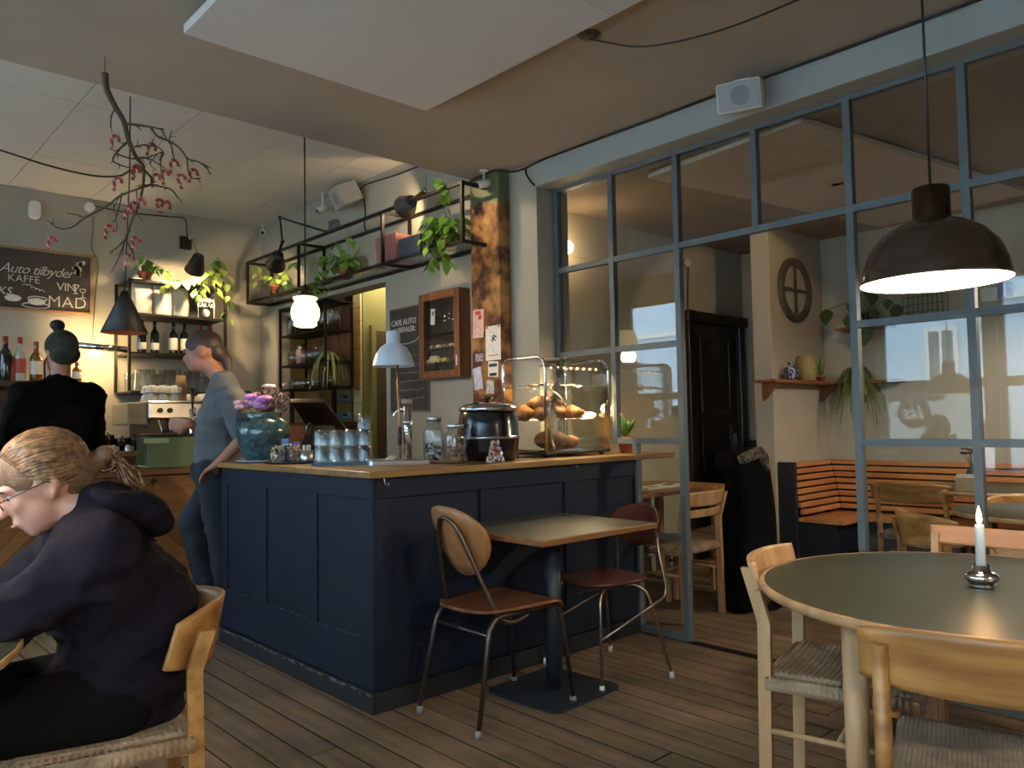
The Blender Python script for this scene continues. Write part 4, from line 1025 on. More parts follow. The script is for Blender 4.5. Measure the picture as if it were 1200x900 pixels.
for k, (dx, dy, r, lab) in enumerate(((.17, .13, .085, 'large round crusty loaf on the bottom of the display case'), (.33, .14, .06, 'smaller crusty loaf beside the large one in the display case'))):
    me = blob([('e', (0, 0, r*.62), (r*1.35, r, r*.66)), ('e', (r*.5, .01, r*.8), (r*.6, r*.7, r*.45)), ('e', (-r*.55, -.01, r*.75), (r*.65, r*.7, r*.5)), ('e', (0, -r*.3, r*.85), (r*.5, r*.5, r*.45))], .007, 3)
    o = meshobj(me, 'bread_loaf', mat('crusty_bread', '#7a4a25', .7, col2='#a87242', scale=25, bump=.2, bscale=50)); o.location = (CX0+dx, CY0+dy, CZ0+.012)
    tag(o, lab, 'bread')
for k in range(8):
    o = MB().lathe([(0, .004), (.02, .004), (.03, .009), (.026, .015), (0, .018)], n=14).build('cookie', mat('chocolate_cookie', '#5c3820', .8, var=.3, scale=50)); o.location = (CX0+.07+.06*(k % 5), CY0+.08+.075*(k//5)+.02*(k % 2), SHZ[1]-.003)
    tag(o, 'brown cookie on the top glass shelf', 'cookie', 'cookies in the display case')
# --- potted plant on the worktop behind the glass
def pot(loc, r, h, label, cat='plant', name='potted_plant', group=None, m=None):
    t = thing(name, label, cat, loc, group=group)
    MB().lathe([(0, 0), (r*.7, 0), (r*.95, h*.78), (r*1.05, h*.78), (r*1.05, h), (r*.93, h), (r*.9, h*.85), (0, h*.85)], n=24).build('pot', m or m_terracotta, t)
    return t
pp = pot(Vector((3.82, 3.10, ZT)), .055, .10, 'small leafy plant in terracotta pot behind the partition glass on the worktop end')
mb = MB(); rg = random.Random(21)
for k in range(26):
    a = rg.random()*6.28; r = rg.uniform(.02, .09); leaf_mesh(mb, (0, 0, .09), (r*math.cos(a), r*math.sin(a), .12+rg.random()*.12), .03, droop=.1)
mb.build('leaves', m_leaf, pp)
# ================================================================== pillar, wall things, shelves
pl_ = thing('iron_pillar', 'rust-brown square pillar with peeling green top at the end of the bar', 'pillar', (3.45, 3.93, 0))
m_rust = mat('rusted_peeling_metal', '#4a2814', .38, .2, col2='#b5834a', scale=9, detail=14, bump=.3, bscale=40, contrast=(.40, .66))
N = m_rust.node_tree.nodes; L = m_rust.node_tree.links                     # old green paint left at the top
tcn = [n for n in N if n.bl_idname == 'ShaderNodeTexCoord'][0]; sep = N.new('ShaderNodeSeparateXYZ'); L.new(tcn.outputs['Object'], sep.inputs[0])
nz = N.new('ShaderNodeTexNoise'); nz.inputs['Scale'].default_value = 9; L.new(tcn.outputs['Object'], nz.inputs[0])
ad = N.new('ShaderNodeMath'); ad.operation = 'MULTIPLY_ADD'; ad.inputs[1].default_value = .22; L.new(nz.outputs[0], ad.inputs[0]); L.new(sep.outputs[2], ad.inputs[2])
gt_ = N.new('ShaderNodeMath'); gt_.operation = 'GREATER_THAN'; gt_.inputs[1].default_value = 2.80; L.new(ad.outputs[0], gt_.inputs[0])
mx = N.new('ShaderNodeMixRGB'); mx.inputs[2].default_value = (*lin('#5b6648'), 1); b = N['Principled BSDF']
src = b.inputs['Base Color'].links[0].from_socket; L.new(gt_.outputs[0], mx.inputs[0]); L.new(src, mx.inputs[1]); L.new(mx.outputs[0], b.inputs['Base Color'])
MB().bb(3.40, 3.498, 3.785, 4.08, 0, ZC).build('shaft', m_rust, pl_, world=True, bev=.006)
def sheet_on_x(px0, py0, px1, py1, X, name, m, label, cat, rot=0.0, **kw):
    a = P(px0, py0, X=X); b = P(px1, py1, X=X); c = (a+b)/2
    t = thing(name, label, cat, c); w_, h_ = abs(a.y-b.y), abs(a.z-b.z)
    MB().box((0, 0, 0), (.0015, w_, h_), R=Matrix.Rotation(rot, 3, 'X')).build('sheet', m, t)
    return t, c, w_, h_
XPL = 3.398
ink = mat('dark_ink', '#2b3140', .8); redink = mat('red_ink', '#b03a3a', .8)
t, c, w_, h_ = sheet_on_x(554, 364, 567, 395, XPL, 'flyer', mat('pale_pink_paper', '#c9a59c', .8), 'pale pink flyer with red marks pinned to the rusty pillar', 'flyer', .03)
MB().box((-.0015, .0, h_*.38), (.001, w_*.5, h_*.12)).box((-.0015, -.02, h_*.22), (.001, .03, .03)).build('red_print', redink, t)
MB().tube([(-.0015, w_*.4, -.03), (-.0015, .01, -.01), (-.0015, -w_*.3, -.05)], .0012, 4).tube([(-.0015, w_*.35, -.07), (-.0015, 0, -.05), (-.0015, -w_*.3, -.09)], .0012, 4).build('line_drawing', redink, t)
t, c, w_, h_ = sheet_on_x(569, 383, 587, 421, XPL, 'poster', m_paper, 'white poster with a dotted heart drawing on the rusty pillar', 'poster')
mb = MB(); rg = random.Random(8)
for k in range(60):
    u = rg.uniform(-1, 1); v = rg.uniform(-1, 1)
    if (u*u+v*v-.45)**3-u*u*v**3 < 0: mb.cyl((-.001, u*w_*.28, h_*.10+v*h_*.14), (-.0022, u*w_*.28, h_*.10+v*h_*.14), .005, n=7)
for k in range(12): u, v = rg.uniform(-.4, .4), rg.uniform(.2, .42); mb.cyl((-.001, u*w_, v*h_), (-.0022, u*w_, v*h_), .0025, n=6)
mb.tube([(-.0015, 0, -.02), (-.0015, .003, -h_*.25)], .0012, 4); mb.box((-.0012, 0, -h_*.36), (.001, w_*.7, .004)); mb.build('heart_drawing', ink, t)
for s in (-1, 1): MB().box((-.002, s*w_*.4, h_*.46), (.002, .02, .012)).build('tape', mat('brown_tape', '#8a6a48', .6), t)
for q in (((557, 415, 566, 423), 'sticker', 'small dark blue sticker on the rusty pillar', mat('blue_white_sticker', '#38466e', .6, col2='#b9bcc8', scale=60), 0),
          ((572, 424, 584, 441), 'postcard', 'white postcard with black bar and dark picture on the rusty pillar', m_paper, .05),
          ((555, 431, 565, 456), 'leaflet', 'narrow tilted leaflet with faint blue print on the pillar', mat('bluish_leaflet', '#c2c4cc', .8, col2='#9aa0bc', scale=30), -.16),
          ((570, 446, 579, 461), 'note_card', 'grey printed note card low on the pillar above the soup kettle', mat('grey_print_card', '#c6c4be', .8, col2='#85878a', scale=50), .05)):
    (a0, b0, a1, b1), nm, lab, mm, ro = q
    t, c, w_, h_ = sheet_on_x(a0, b0, a1, b1, XPL, nm, mm, lab, nm.replace('_', ' '), ro)
    if nm == 'postcard': MB().box((-.0015, 0, h_*.25), (.001, w_*.8, h_*.2)).box((-.0015, 0, -h_*.35), (.001, w_*.7, h_*.2)).build('print', ink, t)
# --- wall chalkboard beside the cabinet
m_slate = mat('dark_grey_slate', '#3b3630', .85, var=.2, scale=6); m_chalk = mat('chalk', '#bdb9ae', .9, var=.15, scale=60); m_chalkf = mat('faint_chalk', '#6a655c', .9)
XW = XR-.012
cb = thing('wall_chalkboard', 'tall narrow chalkboard of recommendations behind the desk lamp', 'chalkboard', (XW, 4.89, 1.32))
MB().bb(XW, XR-.001, 4.645, 5.135, 1.32, 2.115).build('slate', m_slate, cb, world=True)
for q in ((4.64, 5.14, 1.31, 1.325), (4.64, 5.14, 2.11, 2.12), (4.64, 4.648, 1.325, 2.11), (5.132, 5.14, 1.325, 2.11)): MB().bb(XW-.004, XR-.001, *q).build('frame_strip', mat('grey_wood_strip', '#5d564b', .7), cb, world=True)
ll = P(479, 374, X=XW-.001); lettering('CAFE AUTO', .064, (XW-.002, 4.955, P(478, 377, X=XW).z), (0, -1, 0), (0, 0, 1), m_chalk, cb, space=.95)
lettering('ANBEFALER:', .058, (XW-.002, 4.95, P(478, 386, X=XW).z), (0, -1, 0), (0, 0, 1), m_chalk, cb, space=.95)
MB().tube(smooth_path([(XW-.002, 5.06, 1.855), (XW-.002, 4.93, 1.835), (XW-.002, 4.80, 1.85), (XW-.002, 4.74, 1.885)], 4), .004, 4).build('chalk_underline', m_chalk, cb, world=True)
mb = MB(); rg = random.Random(3)
for k in range(6):
    y = 5.08
    while y > 4.72: w_ = rg.uniform(.02, .06); mb.box((XW-.001, y-w_/2, 1.74-.065*k+rg.uniform(-.004, .004)), (.001, w_, .01)); y -= w_+.015
mb.build('faint_chalk_lines', m_chalkf, cb, world=True)
# --- glazed wall cabinet of toy cars
cab = thing('wall_cabinet', 'small wooden glass-door cabinet of toy cars on the wall beside the pillar', 'cabinet', (3.36, 4.40, 1.54))
m_teak = wood('teak', '#54321a', '#7a4d2a', 'z', rough=.4); m_teakd = mat('dark_cabinet_back', '#3a2c22', .7, var=.2)
xa, ya, yb2, za, zb = 3.355, 4.165, 4.632, 1.54, 2.16
for q in ((ya, ya+.018, za, zb), (yb2-.018, yb2, za, zb), (ya+.018, yb2-.018, za, za+.018), (ya+.018, yb2-.018, zb-.018, zb)): MB().bb(xa+.02, XR-.001, *q).build('case_side', m_teak, cab, world=True)
MB().bb(XR-.012, XR-.002, ya+.018, yb2-.018, za+.018, zb-.018).build('back_board', m_teakd, cab, world=True)
dr = MB().bb(xa, xa+.019, ya, ya+.055, za, zb).bb(xa, xa+.019, yb2-.055, yb2, za, zb).bb(xa, xa+.019, ya+.055, yb2-.055, za, za+.055).bb(xa, xa+.019, ya+.055, yb2-.055, zb-.055, zb).build('door_frame', m_teak, cab, world=True, bev=.004)
MB().bb(xa+.008, xa+.011, ya+.05, yb2-.05, za+.05, zb-.05).build('door_pane', m_pane, dr, world=True)
MB().bb(xa-.006, xa, ya+.02, ya+.032, 1.62, 1.69).build('latch', m_white, dr, world=True)
for z in (1.655, 1.76, 1.87): MB().bb(xa+.03, XR-.012, ya+.018, yb2-.018, z-.008, z).build('shelf', m_teakd, cab, world=True)
rg = random.Random(6)
carm = [mat('toy_%s' % n, c, .35) for n, c in (('cream', '#c9bb86'), ('yellow', '#b99a3a'), ('white', '#c9c6bb'), ('red', '#8f2f26'), ('orange', '#b9692c'), ('green', '#4a5a3a'))]
def toy_car(y, z, m, L=.07, label='', h=.03):
    t = thing('toy_car', label, 'toy car', (3.415, y, z), group='toy cars in the wall cabinet')
    T = Matrix(((0, 0, 1, -.015), (1, 0, 0, 0), (0, 1, 0, 0), (0, 0, 0, 1)))
    MB().prism([(-L/2, .006), (L/2, .006), (L/2, h*.55), (L*.3, h*.6), (L*.2, h), (-L*.3, h), (-L*.42, h*.6), (-L/2, h*.55)], 0, .03, T).build('body', m, t, bev=.002)
    for a in (-.28, .28):
        for sx in (-.016, .012): MB().cyl((sx, a*L, .007), (sx+.005, a*L, .007), .007, n=10).build('wheel', m_blackp, t)
for k in range(5): toy_car(4.245+k*.075, 1.76, carm[(2, 0, 4, 2, 1)[k]], .06, 'small pale toy car on the middle cabinet shelf', .026)
toy_car(4.53, 1.655, carm[0], .15, 'long cream toy bus on the lower cabinet shelf', .055); toy_car(4.40, 1.655, carm[1], .09, 'yellow toy car beside the cream toy bus', .035); toy_car(4.26, 1.655, carm[3], .07, 'red toy van at the end of the lower cabinet shelf', .075)
t = thing('hang_tag', 'white tag with a red seal hanging inside the cabinet', 'tag', (3.385, 4.50, 1.99)); MB().box((0, 0, 0), (.002, .05, .115), R=Matrix.Rotation(.08, 3, 'X')).build('card', m_paper, t)
MB().cyl((-.002, -.005, .025), (-.003, -.005, .025), .016, n=16).build('seal_print', mat('tan_seal', '#a06a48', .7), t)
for k in range(4):
    t = solo(MB().tube([(0, 0, .0), (0, .004, -.05), (0, .0, -.09)], .003, 5).lathe([(.012, -.10), (.014, -.095), (.012, -.09)], n=12), 'key', m_chrome, 'small key hanging in the upper part of the wall cabinet', 'key', 'keys in the wall cabinet'); t.location = (3.42, 4.25+.05*k, 2.06-.01*(k % 2))

# ================================================================== long black wall shelf
SX0, SX1, SZ0, SZ1, SY0, SY1 = 3.20, 3.445, 2.41, 2.80, 3.92, 7.2
ws = thing('wall_shelf_frame', 'long black steel frame shelf high on the wall above the kitchen opening', 'shelf', ((SX0+SX1)/2, 5.5, SZ0))
def bar(a, b, t=.011): 
    a, b = Vector(a), Vector(b); c = (a+b)/2; d = b-a
    MB().box(c, (abs(d.x)+2*t, abs(d.y)+2*t, abs(d.z)+2*t)).build('frame_bar', m_black, ws, world=True)
for x in (SX0, SX1):
    for z in (SZ0, SZ1): bar((x, SY0, z), (x, SY1, z))
    for y in (SY0, 4.86, 6.17, SY1): bar((x, y, SZ0+.022), (x, y, SZ1-.022))
for y in (SY0, 4.86, 6.17, SY1):
    for z in (SZ0, SZ1): bar((SX0+.022, y, z), (SX1-.022, y, z))
for a_, b_ in ((SY0+.011, 4.849), (6.181, SY1-.011), (4.871, 6.159)):
    MB().bb(SX0+.011, SX1-.011, a_, b_, SZ0+.003, SZ0+.009).build('shelf_board', m_pane, ws, world=True)
ZS = SZ0+.0095
def carton(px0, px1, py0, m1, label, X=3.27):
    ya_, yb_ = P(px0, 295, X=X).y, P(px1, 295, X=X).y; y0, y1 = min(ya_, yb_), max(ya_, yb_); h = P(px0, py0, X=X).z-ZS
    t = thing('gift_box', label, 'box', (X+.07, (y0+y1)/2, ZS)); MB().bb(X, X+.15, y0, y1, ZS, ZS+h*.68).build('box_base', m1, t, world=True)
    MB().bb(X-.005, X+.155, y0-.005, y1+.005, ZS+h*.62, ZS+h).build('box_lid', m1, t, world=True, bev=.002)
carton(441, 464, 280, mat('dusty_pink_card', '#8d5f55', .8), 'dusty pink lidded box on the black wall shelf')
carton(468, 492, 281, mat('slate_blue_card', '#3e424e', .8), 'slate blue lidded box on the black wall shelf')
# --- trailing plants
def vine(parent, pts, n, size, rng, m, mat_stem=True, world=True, spread=.05, wide=.8):
    path = smooth_path(pts, 6); mb = MB().tube(path, .0022, 5); 
    mb.build('vine', m_stem, parent, world=world)
    mb = MB()
    for k in range(n):
        p = path[min(len(path)-1, int((k+.5)/n*len(path)))]; d = Vector((rng.uniform(-1, 1), rng.uniform(-1, 1), rng.uniform(-.4, .5))).normalized()
        b0 = p+d*spread*.4; s = size*rng.uniform(.7, 1.2); leaf_mesh(mb, b0, b0+(d*.6+Vector((0, 0, -.8))).normalized()*s, s*wide, up=Vector((d.x, d.y, .6)), heart=True)
    mb.build('leaves', m, parent, world=world)
def pothos(loc, r, h, label, vines, seed, m=m_leaf, bush=16, size=.07, br=.12, potm=None):
    t = pot(loc, r, h, label, m=potm); rg = random.Random(seed); loc = Vector(loc); mb = MB()
    for k in range(bush):
        a = rg.random()*6.28; rr_ = rg.uniform(.3, 1)*br; q = loc+Vector((rr_*math.cos(a)*.8, rr_*math.sin(a), h+rg.uniform(0, .12))); s = size*rg.uniform(.7, 1.2)
        mb.tube([loc+Vector((0, 0, h*.8)), q], .0015, 4); leaf_mesh(mb, q, q+Vector((math.cos(a)*.5, math.sin(a)*.5, -.6)).normalized()*s, s*.8, heart=True)
    mb.build('crown', m, t, world=True)
    for pts, n in vines: vine(t, pts, n, size, rg, m)
    return t
def onx(x, y, X): return P(x, y, X=X)
pothos(onx(322, 344, 3.32)*1+Vector((0, 0, 0)), .045, .075, 'pale-lit trailing plant in a pot at the far end of the wall shelf', [([onx(322, 330, 3.3), onx(310, 318, 3.25), onx(301, 312, 3.2), onx(303, 330, 3.2)], 14), ([onx(325, 330, 3.3), onx(340, 315, 3.25), onx(352, 305, 3.25)], 12), ([onx(325, 330, 3.3), onx(340, 332, 3.2), onx(345, 342, 3.18)], 10)], 1, m_leaf_lit, 30, .065, .16)
pothos(Vector((3.32, P(405, 320, X=3.32).y, ZS)), .055, .085, 'dark leafy trailing plant in the middle of the black wall shelf', [([onx(405, 305, 3.3), onx(385, 300, 3.24), onx(372, 312, 3.17), onx(370, 335, 3.16), onx(368, 350, 3.16)], 20), ([onx(400, 300, 3.3), onx(395, 285, 3.25), onx(410, 280, 3.25), onx(423, 292, 3.25)], 10), ([onx(398, 310, 3.3), onx(383, 318, 3.17), onx(378, 340, 3.16)], 10)], 2, m_leaf, 60, .065, .17)
pothos(Vector((3.33, P(528, 290, X=3.33).y, ZS)), .06, .10, 'big trailing pothos hanging from the wall shelf beside the pillar', [([onx(528, 275, 3.3), onx(520, 240, 3.25), onx(522, 222, 3.2), onx(512, 212, 3.2)], 22), ([onx(525, 275, 3.3), onx(510, 260, 3.2), onx(500, 285, 3.17), onx(508, 305, 3.16), onx(503, 316, 3.16)], 26), ([onx(528, 275, 3.3), onx(518, 285, 3.17), onx(522, 302, 3.16), onx(525, 308, 3.16)], 16), ([onx(528, 270, 3.3), onx(505, 255, 3.2), onx(495, 280, 3.17)], 18)], 3, m_leaf, 70, .07, .2)
# ================================================================== lamps
m_shade = mat('matt_black_shade', '#14130f', .55, var=.2); m_copper = mat('copper_inside', '#b06a42', .35, .6, var=.1)
m_bulb = mat('warm_bulb', '#fff0d0', .4, emit=(1.0, .72, .40), estr=25)
def aim(loc, to): return Matrix.Translation(loc) @ (Vector(to)-Vector(loc)).to_track_quat('-Z', 'Y').to_matrix().to_4x4()
def shade_mesh(r0, r1, h, T, closed=True, th=.004):
    """cone shade opening to local -z; r0 top radius, r1 mouth radius"""
    mb = MB().lathe([(0, 0), (r0, 0), (r0*1.05, -.012), (r1, -h), (r1-th, -h), (r0*.95, -.016), (0, -.006)], n=28); mb.v = [T @ v for v in mb.v]; return mb
# jointed arm lamp over the shelf plants
al = thing('arm_lamp', 'black jointed arm lamp clamped to the wall shelf over the far plant', 'lamp', P(384, 272, X=3.2))
j0, j1, j2 = P(384, 272, X=3.21), P(328, 255, X=3.12), P(331, 283, X=3.10)
hd = P(326, 298, X=3.08); tgt = P(314, 348, X=3.25)
MB().tube([j0, j1], .009, 8).tube([j1, j2], .009, 8).build('arm', m_black, al, world=True)
for q in (j0, j1, j2): MB().sph(q, .018, 12, 8).build('joint', m_black, al, world=True)
MB().tube([j2, hd], .013, 10).build('neck', m_black, al, world=True)
T = aim(hd, tgt); shade_mesh(.045, .088, .16, T).build('shade', m_shade, al, world=True)
MB().sph(T @ Vector((0, 0, -.10)), .026).build('bulb', m_bulb, al, world=True)
light('SPOT', 'arm_lamp_light', T @ Vector((0, 0, -.125)), 11, WARM, .03, look=tgt, spot=115)
# grey lamp washing the pillar
gl_ = thing('wall_spot', 'slate grey spot lamp on a bracket above the wall shelf', 'lamp', P(498, 224, X=3.3))
k0 = P(500, 206, X=3.43); k1 = P(498, 224, X=3.33); hd = P(482, 236, X=3.22)
MB().tube([k0, k1], .004, 6).build('bracket', m_steel, gl_, world=True)
MB().sph(k1, .024, 12, 8).build('joint', m_chrome, gl_, world=True); MB().tube([k1, hd], .018, 12).build('neck', m_brass, gl_, world=True)
tgt = Vector((3.2, 4.35, 1.6)); T = aim(hd, P(452, 262, X=3.42)); shade_mesh(.045, .085, .15, T).build('shade', mat('slate_blue_shade', '#333a40', .5), gl_, world=True)
MB().sph(T @ Vector((0, 0, -.08)), .028).build('bulb', m_bulb, gl_, world=True)
light('SPOT', 'wall_spot_light', T @ Vector((0, 0, -.135)), 5, WARM, .03, look=T @ Vector((0, 0, -1)), spot=120)
# lamp shining on the pillar, on the beam by the camera
# globe pendant over the bar
GP = Vector((2.175, 4.115, 1.87))
gp = thing('globe_pendant', 'lit milk-glass schoolhouse pendant hanging over the bar', 'pendant lamp', (GP.x, GP.y, ZW))
MB().tube([(GP.x, GP.y, GP.z+.13), (GP.x, GP.y, ZW)], .0045, 8).build('cord', m_black, gp, world=True)
MB().lathe([(0, .17), (.012, .168), (.014, .14), (.03, .118), (.05, .105), (.052, .095), (.03, .095)], c=GP, n=24).build('cap', mat('bronze_cap', '#3a2d20', .4, .6), gp, world=True)
m_milk = mat('lit_milk_glass', '#fff1d2', .35, emit=(1.0, .76, .40), estr=1.0)
MB().lathe([(.052, .100), (.070, .094), (.070, .086), (.058, .074), (.066, .060), (.080, .03), (.083, .0), (.078, -.028), (.066, -.048), (.063, -.054), (.068, -.060), (.066, -.068), (.05, -.076), (.0, -.082)], c=GP, n=32).build('globe', m_milk, gp, world=True)
light('POINT', 'globe_light', GP+Vector((0, 0, -.12)), 12, WARM, .06)
# black cone pendant
CP = P(146, 366, D=4.75)
cp = thing('cone_pendant', 'black cone pendant with copper inside hanging below the branch', 'pendant lamp', (CP.x, CP.y, ZW))
MB().lathe([(0, .135), (.012, .134), (.02, .125), (.132, -.125), (.130, -.126), (.016, .12), (0, .122)], c=CP, n=32).build('shade', m_shade, cp, world=True)
MB().lathe([(.128, -.124), (.014, .115)], c=CP, n=32).build('copper_lining', m_copper, cp, world=True)
MB().tube([CP+Vector((0, 0, .13)), P(152, 200, D=4.75), Vector((P(152, 200, D=4.75).x, P(152, 200, D=4.75).y, ZW))], .004, 8).build('cord', m_cable, cp, world=True)
MB().sph(CP+Vector((0, 0, -.03)), .028).build('bulb', mat('dim_bulb', '#ffd0a0', .4, emit=(1, .5, .3), estr=4), cp, world=True)
light('SPOT', 'cone_light', CP+Vector((0, 0, -.07)), 3, WARM, .03, look=CP+Vector((0, 0, -2)), spot=100)
# plant lamp above the back shelf unit
q0 = P(219, 284, Y=7.42); q1 = P(233, 300, Y=6.72); T = aim(q1, P(214, 365, Y=7.16))
pl2 = thing('wall_lamp', 'black wall lamp above the bottle shelves lighting the trailing plant', 'lamp', q0)
MB().box(q0+Vector((0, .03, 0)), (.10, .03, .12)).build('wall_plate', m_black, pl2, world=True); MB().cyl(q0+Vector((.02, -.0, .04)), q0+Vector((.02, -.06, .04)), .02).build('joint', m_chrome, pl2, world=True)
MB().tube([q0+Vector((.02, -.05, .04)), q1], .006, 6).build('arm', m_steel, pl2, world=True)
shade_mesh(.045, .085, .16, T).build('shade', m_shade, pl2, world=True); MB().sph(T @ Vector((0, 0, -.1)), .03).build('bulb', m_bulb, pl2, world=True)
light('SPOT', 'wall_lamp_light', T @ Vector((0, 0, -.14)), 34, WARM, .03, look=T @ Vector((0, 0, -1)), spot=125)
# chrome strip lamp low on the back wall
s0, s1 = P(92, 404.5, Y=7.22), P(150, 410, Y=7.22)
sl_ = thing('strip_lamp', 'chrome tube lamp shining warm light on the wall behind the bar', 'lamp', (s0+s1)/2)
MB().tube([s0, s1], .028, 16).build('tube_shade', m_chrome, sl_, world=True)
for q in (s0+(s1-s0)*.15, s0+(s1-s0)*.85): MB().tube([q, Vector((q.x, YB, q.z+.02))], .008, 8).build('bracket', m_chrome, sl_, world=True)
bq0 = P(111, 415, Y=7.30); MB().tube([bq0+Vector((-.05, 0, 0)), bq0+Vector((.05, 0, 0))], .018, 10).build('bulb', mat('hot_bulb', '#fff0d0', .4, emit=(1.0, .74, .40), estr=10), sl_, world=True)
light('AREA', 'strip_light', ((s0+s1)/2)+Vector((0, .04, -.035)), 5, (1.0, .68, .32), .42, look=((s0+s1)/2)+Vector((0, .7, -1)), size_y=.04)
light('AREA', 'strip_uplight', ((s0+s1)/2)+Vector((0, .10, .03)), 3, (1.0, .68, .32), .42, look=((s0+s1)/2)+Vector((0, .3, 1)), size_y=.04)
# big brown pendant over the round table
BP = P(1095, 331, D=2.28)
def dome_pendant(name, label, loc, zc, power, wsize=.2):
    t = thing(name, label, 'pendant lamp', (loc[0], loc[1], zc)); c = Vector(loc)
    MB().tube([c+Vector((0, 0, .27)), Vector((c.x, c.y, zc))], .004, 8).build('cord', m_cable, t, world=True)
    m_br = mat('brown_gloss_enamel', '#2e2116', .14, var=.08, coat=.5)
    MB().lathe([(.2005, 0), (.2, .012), (.192, .05), (.172, .10), (.138, .142), (.09, .172), (.051, .182)], c=c, n=56).lathe([(.2005, 0), (.203, -.001), (.203, .004), (.2, .006)], c=c, n=56).build('dome', m_br, t, world=True)
    MB().lathe([(.051, .178), (.051, .275), (.046, .28), (0, .281)], c=c, n=40).build('collar', mat('brown_chrome_collar', '#3a2a1c', .12, .75, var=.05), t, world=True)
    MB().lathe([(.199, .001), (.190, .05), (.170, .098), (.136, .139), (.09, .168), (0, .178)], c=c, n=56).build('white_lining', mat('white_lamp_lining', '#f2ede2', .6, var=.02), t, world=True)
    MB().sph(c+Vector((0, 0, .11)), (.045, .045, .055), 20, 12).build('bulb', mat('bright_bulb', '#fff2dc', .4, emit=(1.0, .80, .55), estr=32), t, world=True)
    light('POINT', name+'_light', c+Vector((0, 0, .034)), power, (1.0, .85, .66), .03)
    return t
dome_pendant('dome_pendant', 'big glossy brown dome pendant lit over the green round table', BP, ZC, 7)
# its twin over the hooded guest's table (out of the frame, mirrored in the glass)
q = mir(1113, 462, .05); dome_pendant('dome_pendant', 'glossy brown dome pendant over the table of the guest in the hoodie', (.05, q.y, q.z), ZC, 6)
dome_pendant('dome_pendant', 'added unseen brown dome pendant in the front corner of the cafe beside the street windows', (-.6, -.5, 1.75), ZC, 34)  # added behind the camera so its bounced light warms the ceiling
dome_pendant('dome_pendant', 'added unseen brown dome pendant near the front wall of the cafe', (2.0, -.9, 1.75), ZC, 34)  # second added pendant, out of view, to brighten the ceiling
# spot on the white ceiling washing the pillar and the shelf plants
q1 = Vector((2.35, 4.5, ZW-.10)); T = aim(q1, (3.40, 3.95, 2.45)); t = thing('ceiling_spot', 'black ceiling spot behind the grey ceiling edge aimed at the rusty pillar', 'lamp', (2.35, 4.5, ZW)); shade_mesh(.04, .05, .10, T).build('shade', m_shade, t, world=True); MB().tube([q1, Vector((2.35, 4.5, ZW))], .01, 8).build('stem', m_black, t, world=True)
MB().sph(T @ Vector((0, 0, -.075)), .025).build('bulb', m_bulb, t, world=True); light('SPOT', 'pillar_spot_light', T @ Vector((0, 0, -.105)), 26, WARM, .03, look=(3.40, 3.95, 2.3), spot=62, blend=.6)

# ================================================================== ceiling things
for k, (y0, y1) in enumerate(((1.955, 3.205), (.70, 1.95))):
    o = solo(MB().bb(1.15, 2.385, y0, y1, 2.84, 2.88), 'ceiling_panel', mat('white_acoustic_panel', '#bdbab6', .9, var=.02, scale=3), ('white acoustic panel hung under the grey ceiling, nearer the bar', 'white acoustic panel hung under the grey ceiling, nearer the street windows\' front wall')[k], 'ceiling panel', 'acoustic panels under the grey ceiling', bev=.003)
    for sx in (1.3, 2.2):
        for sy in (y0+.15, y1-.15): MB().cyl((sx, sy, 2.88), (sx, sy, ZC), .006, n=6).build('hanger', m_steel, o)
cr = P(690, 43, Z=ZC-.01)
rs = thing('ceiling_rose', 'brown ceiling rose with a drooping black cable', 'ceiling rose', (cr.x, cr.y, ZC)); MB().lathe([(0, -.02), (.03, -.018), (.05, -.004), (.05, 0)], n=24).build('cap', mat('brown_cap', '#5a4a3c', .5), rs)
e1 = P(935, 0, Z=ZC-.01); mid = (cr+e1)/2; mid.z -= .10
MB().tube(smooth_path([cr+Vector((0, 0, -.01)), cr*.72+e1*.28+Vector((0, 0, -.085)), cr*.35+e1*.65+Vector((0, 0, -.07)), e1, e1*1.02-cr*.02*1.0], 5), .0045, 6).build('cable', m_cable, rs, world=True)
# cable run along the beam and ceiling corner
pts = [P(543, 212, X=3.47) if False else Vector((3.39, 4.07, ZC-.02)), Vector((3.385, 3.8, ZC-.012)), Vector((3.49, 3.70, ZC-.02)), Vector((3.478, 3.4, ZC-.012)), Vector((3.478, 2.6, ZC-.012)), Vector((3.478, 2.02, ZC-.01)), Vector((3.478, 1.2, ZC-.012)), Vector((3.478, -.6, ZC-.012))]
solo(MB().tube(smooth_path(pts, 4), .007, 6), 'speaker_cable', m_cable, 'black cable clipped along the corner of ceiling and blue-grey beam', 'cable')
pts = [Vector((3.49, 3.62, ZC-.02)), P(617, 205, X=3.49), P(625, 216, X=3.49), P(637, 222, X=3.6)]
solo(MB().tube(smooth_path(pts, 4), .006, 6), 'speaker_cable', m_cable, 'black cable dropping from the beam corner to the partition frame', 'cable')
def speaker(cpos, ry, label, col, w=.2, h=.15, d=.15, tilt=.3):
    t = thing('wall_speaker', label, 'speaker', cpos); R = Euler((0, 0, 0)).to_matrix(); F = Matrix.Rotation(ry, 3, 'Z') @ Matrix.Rotation(tilt, 3, 'X')
    MB().box((0, 0, 0), (w, d, h), R=F).build('cabinet', col, t, bev=.012, seg=3)
    MB().box(F @ Vector((0, -d/2-.003, 0)), (w*.92, .006, h*.9), R=F).build('grille', mat('grey_grille', '#8f8e8b', .7, var=.1, scale=200), t, bev=.004)
    MB().cyl(F @ Vector((w*.05, -d/2-.006, 0)), F @ Vector((w*.05, -d/2-.0075, 0)), h*.33, n=28).build('cone_ring', mat('dim_grille_disc', '#77767a', .8), t)
    MB().box(F @ Vector((0, d/2+.012, .03)), (w*.35, .03, h*.8), R=F).build('bracket', m_white, t)
    return t
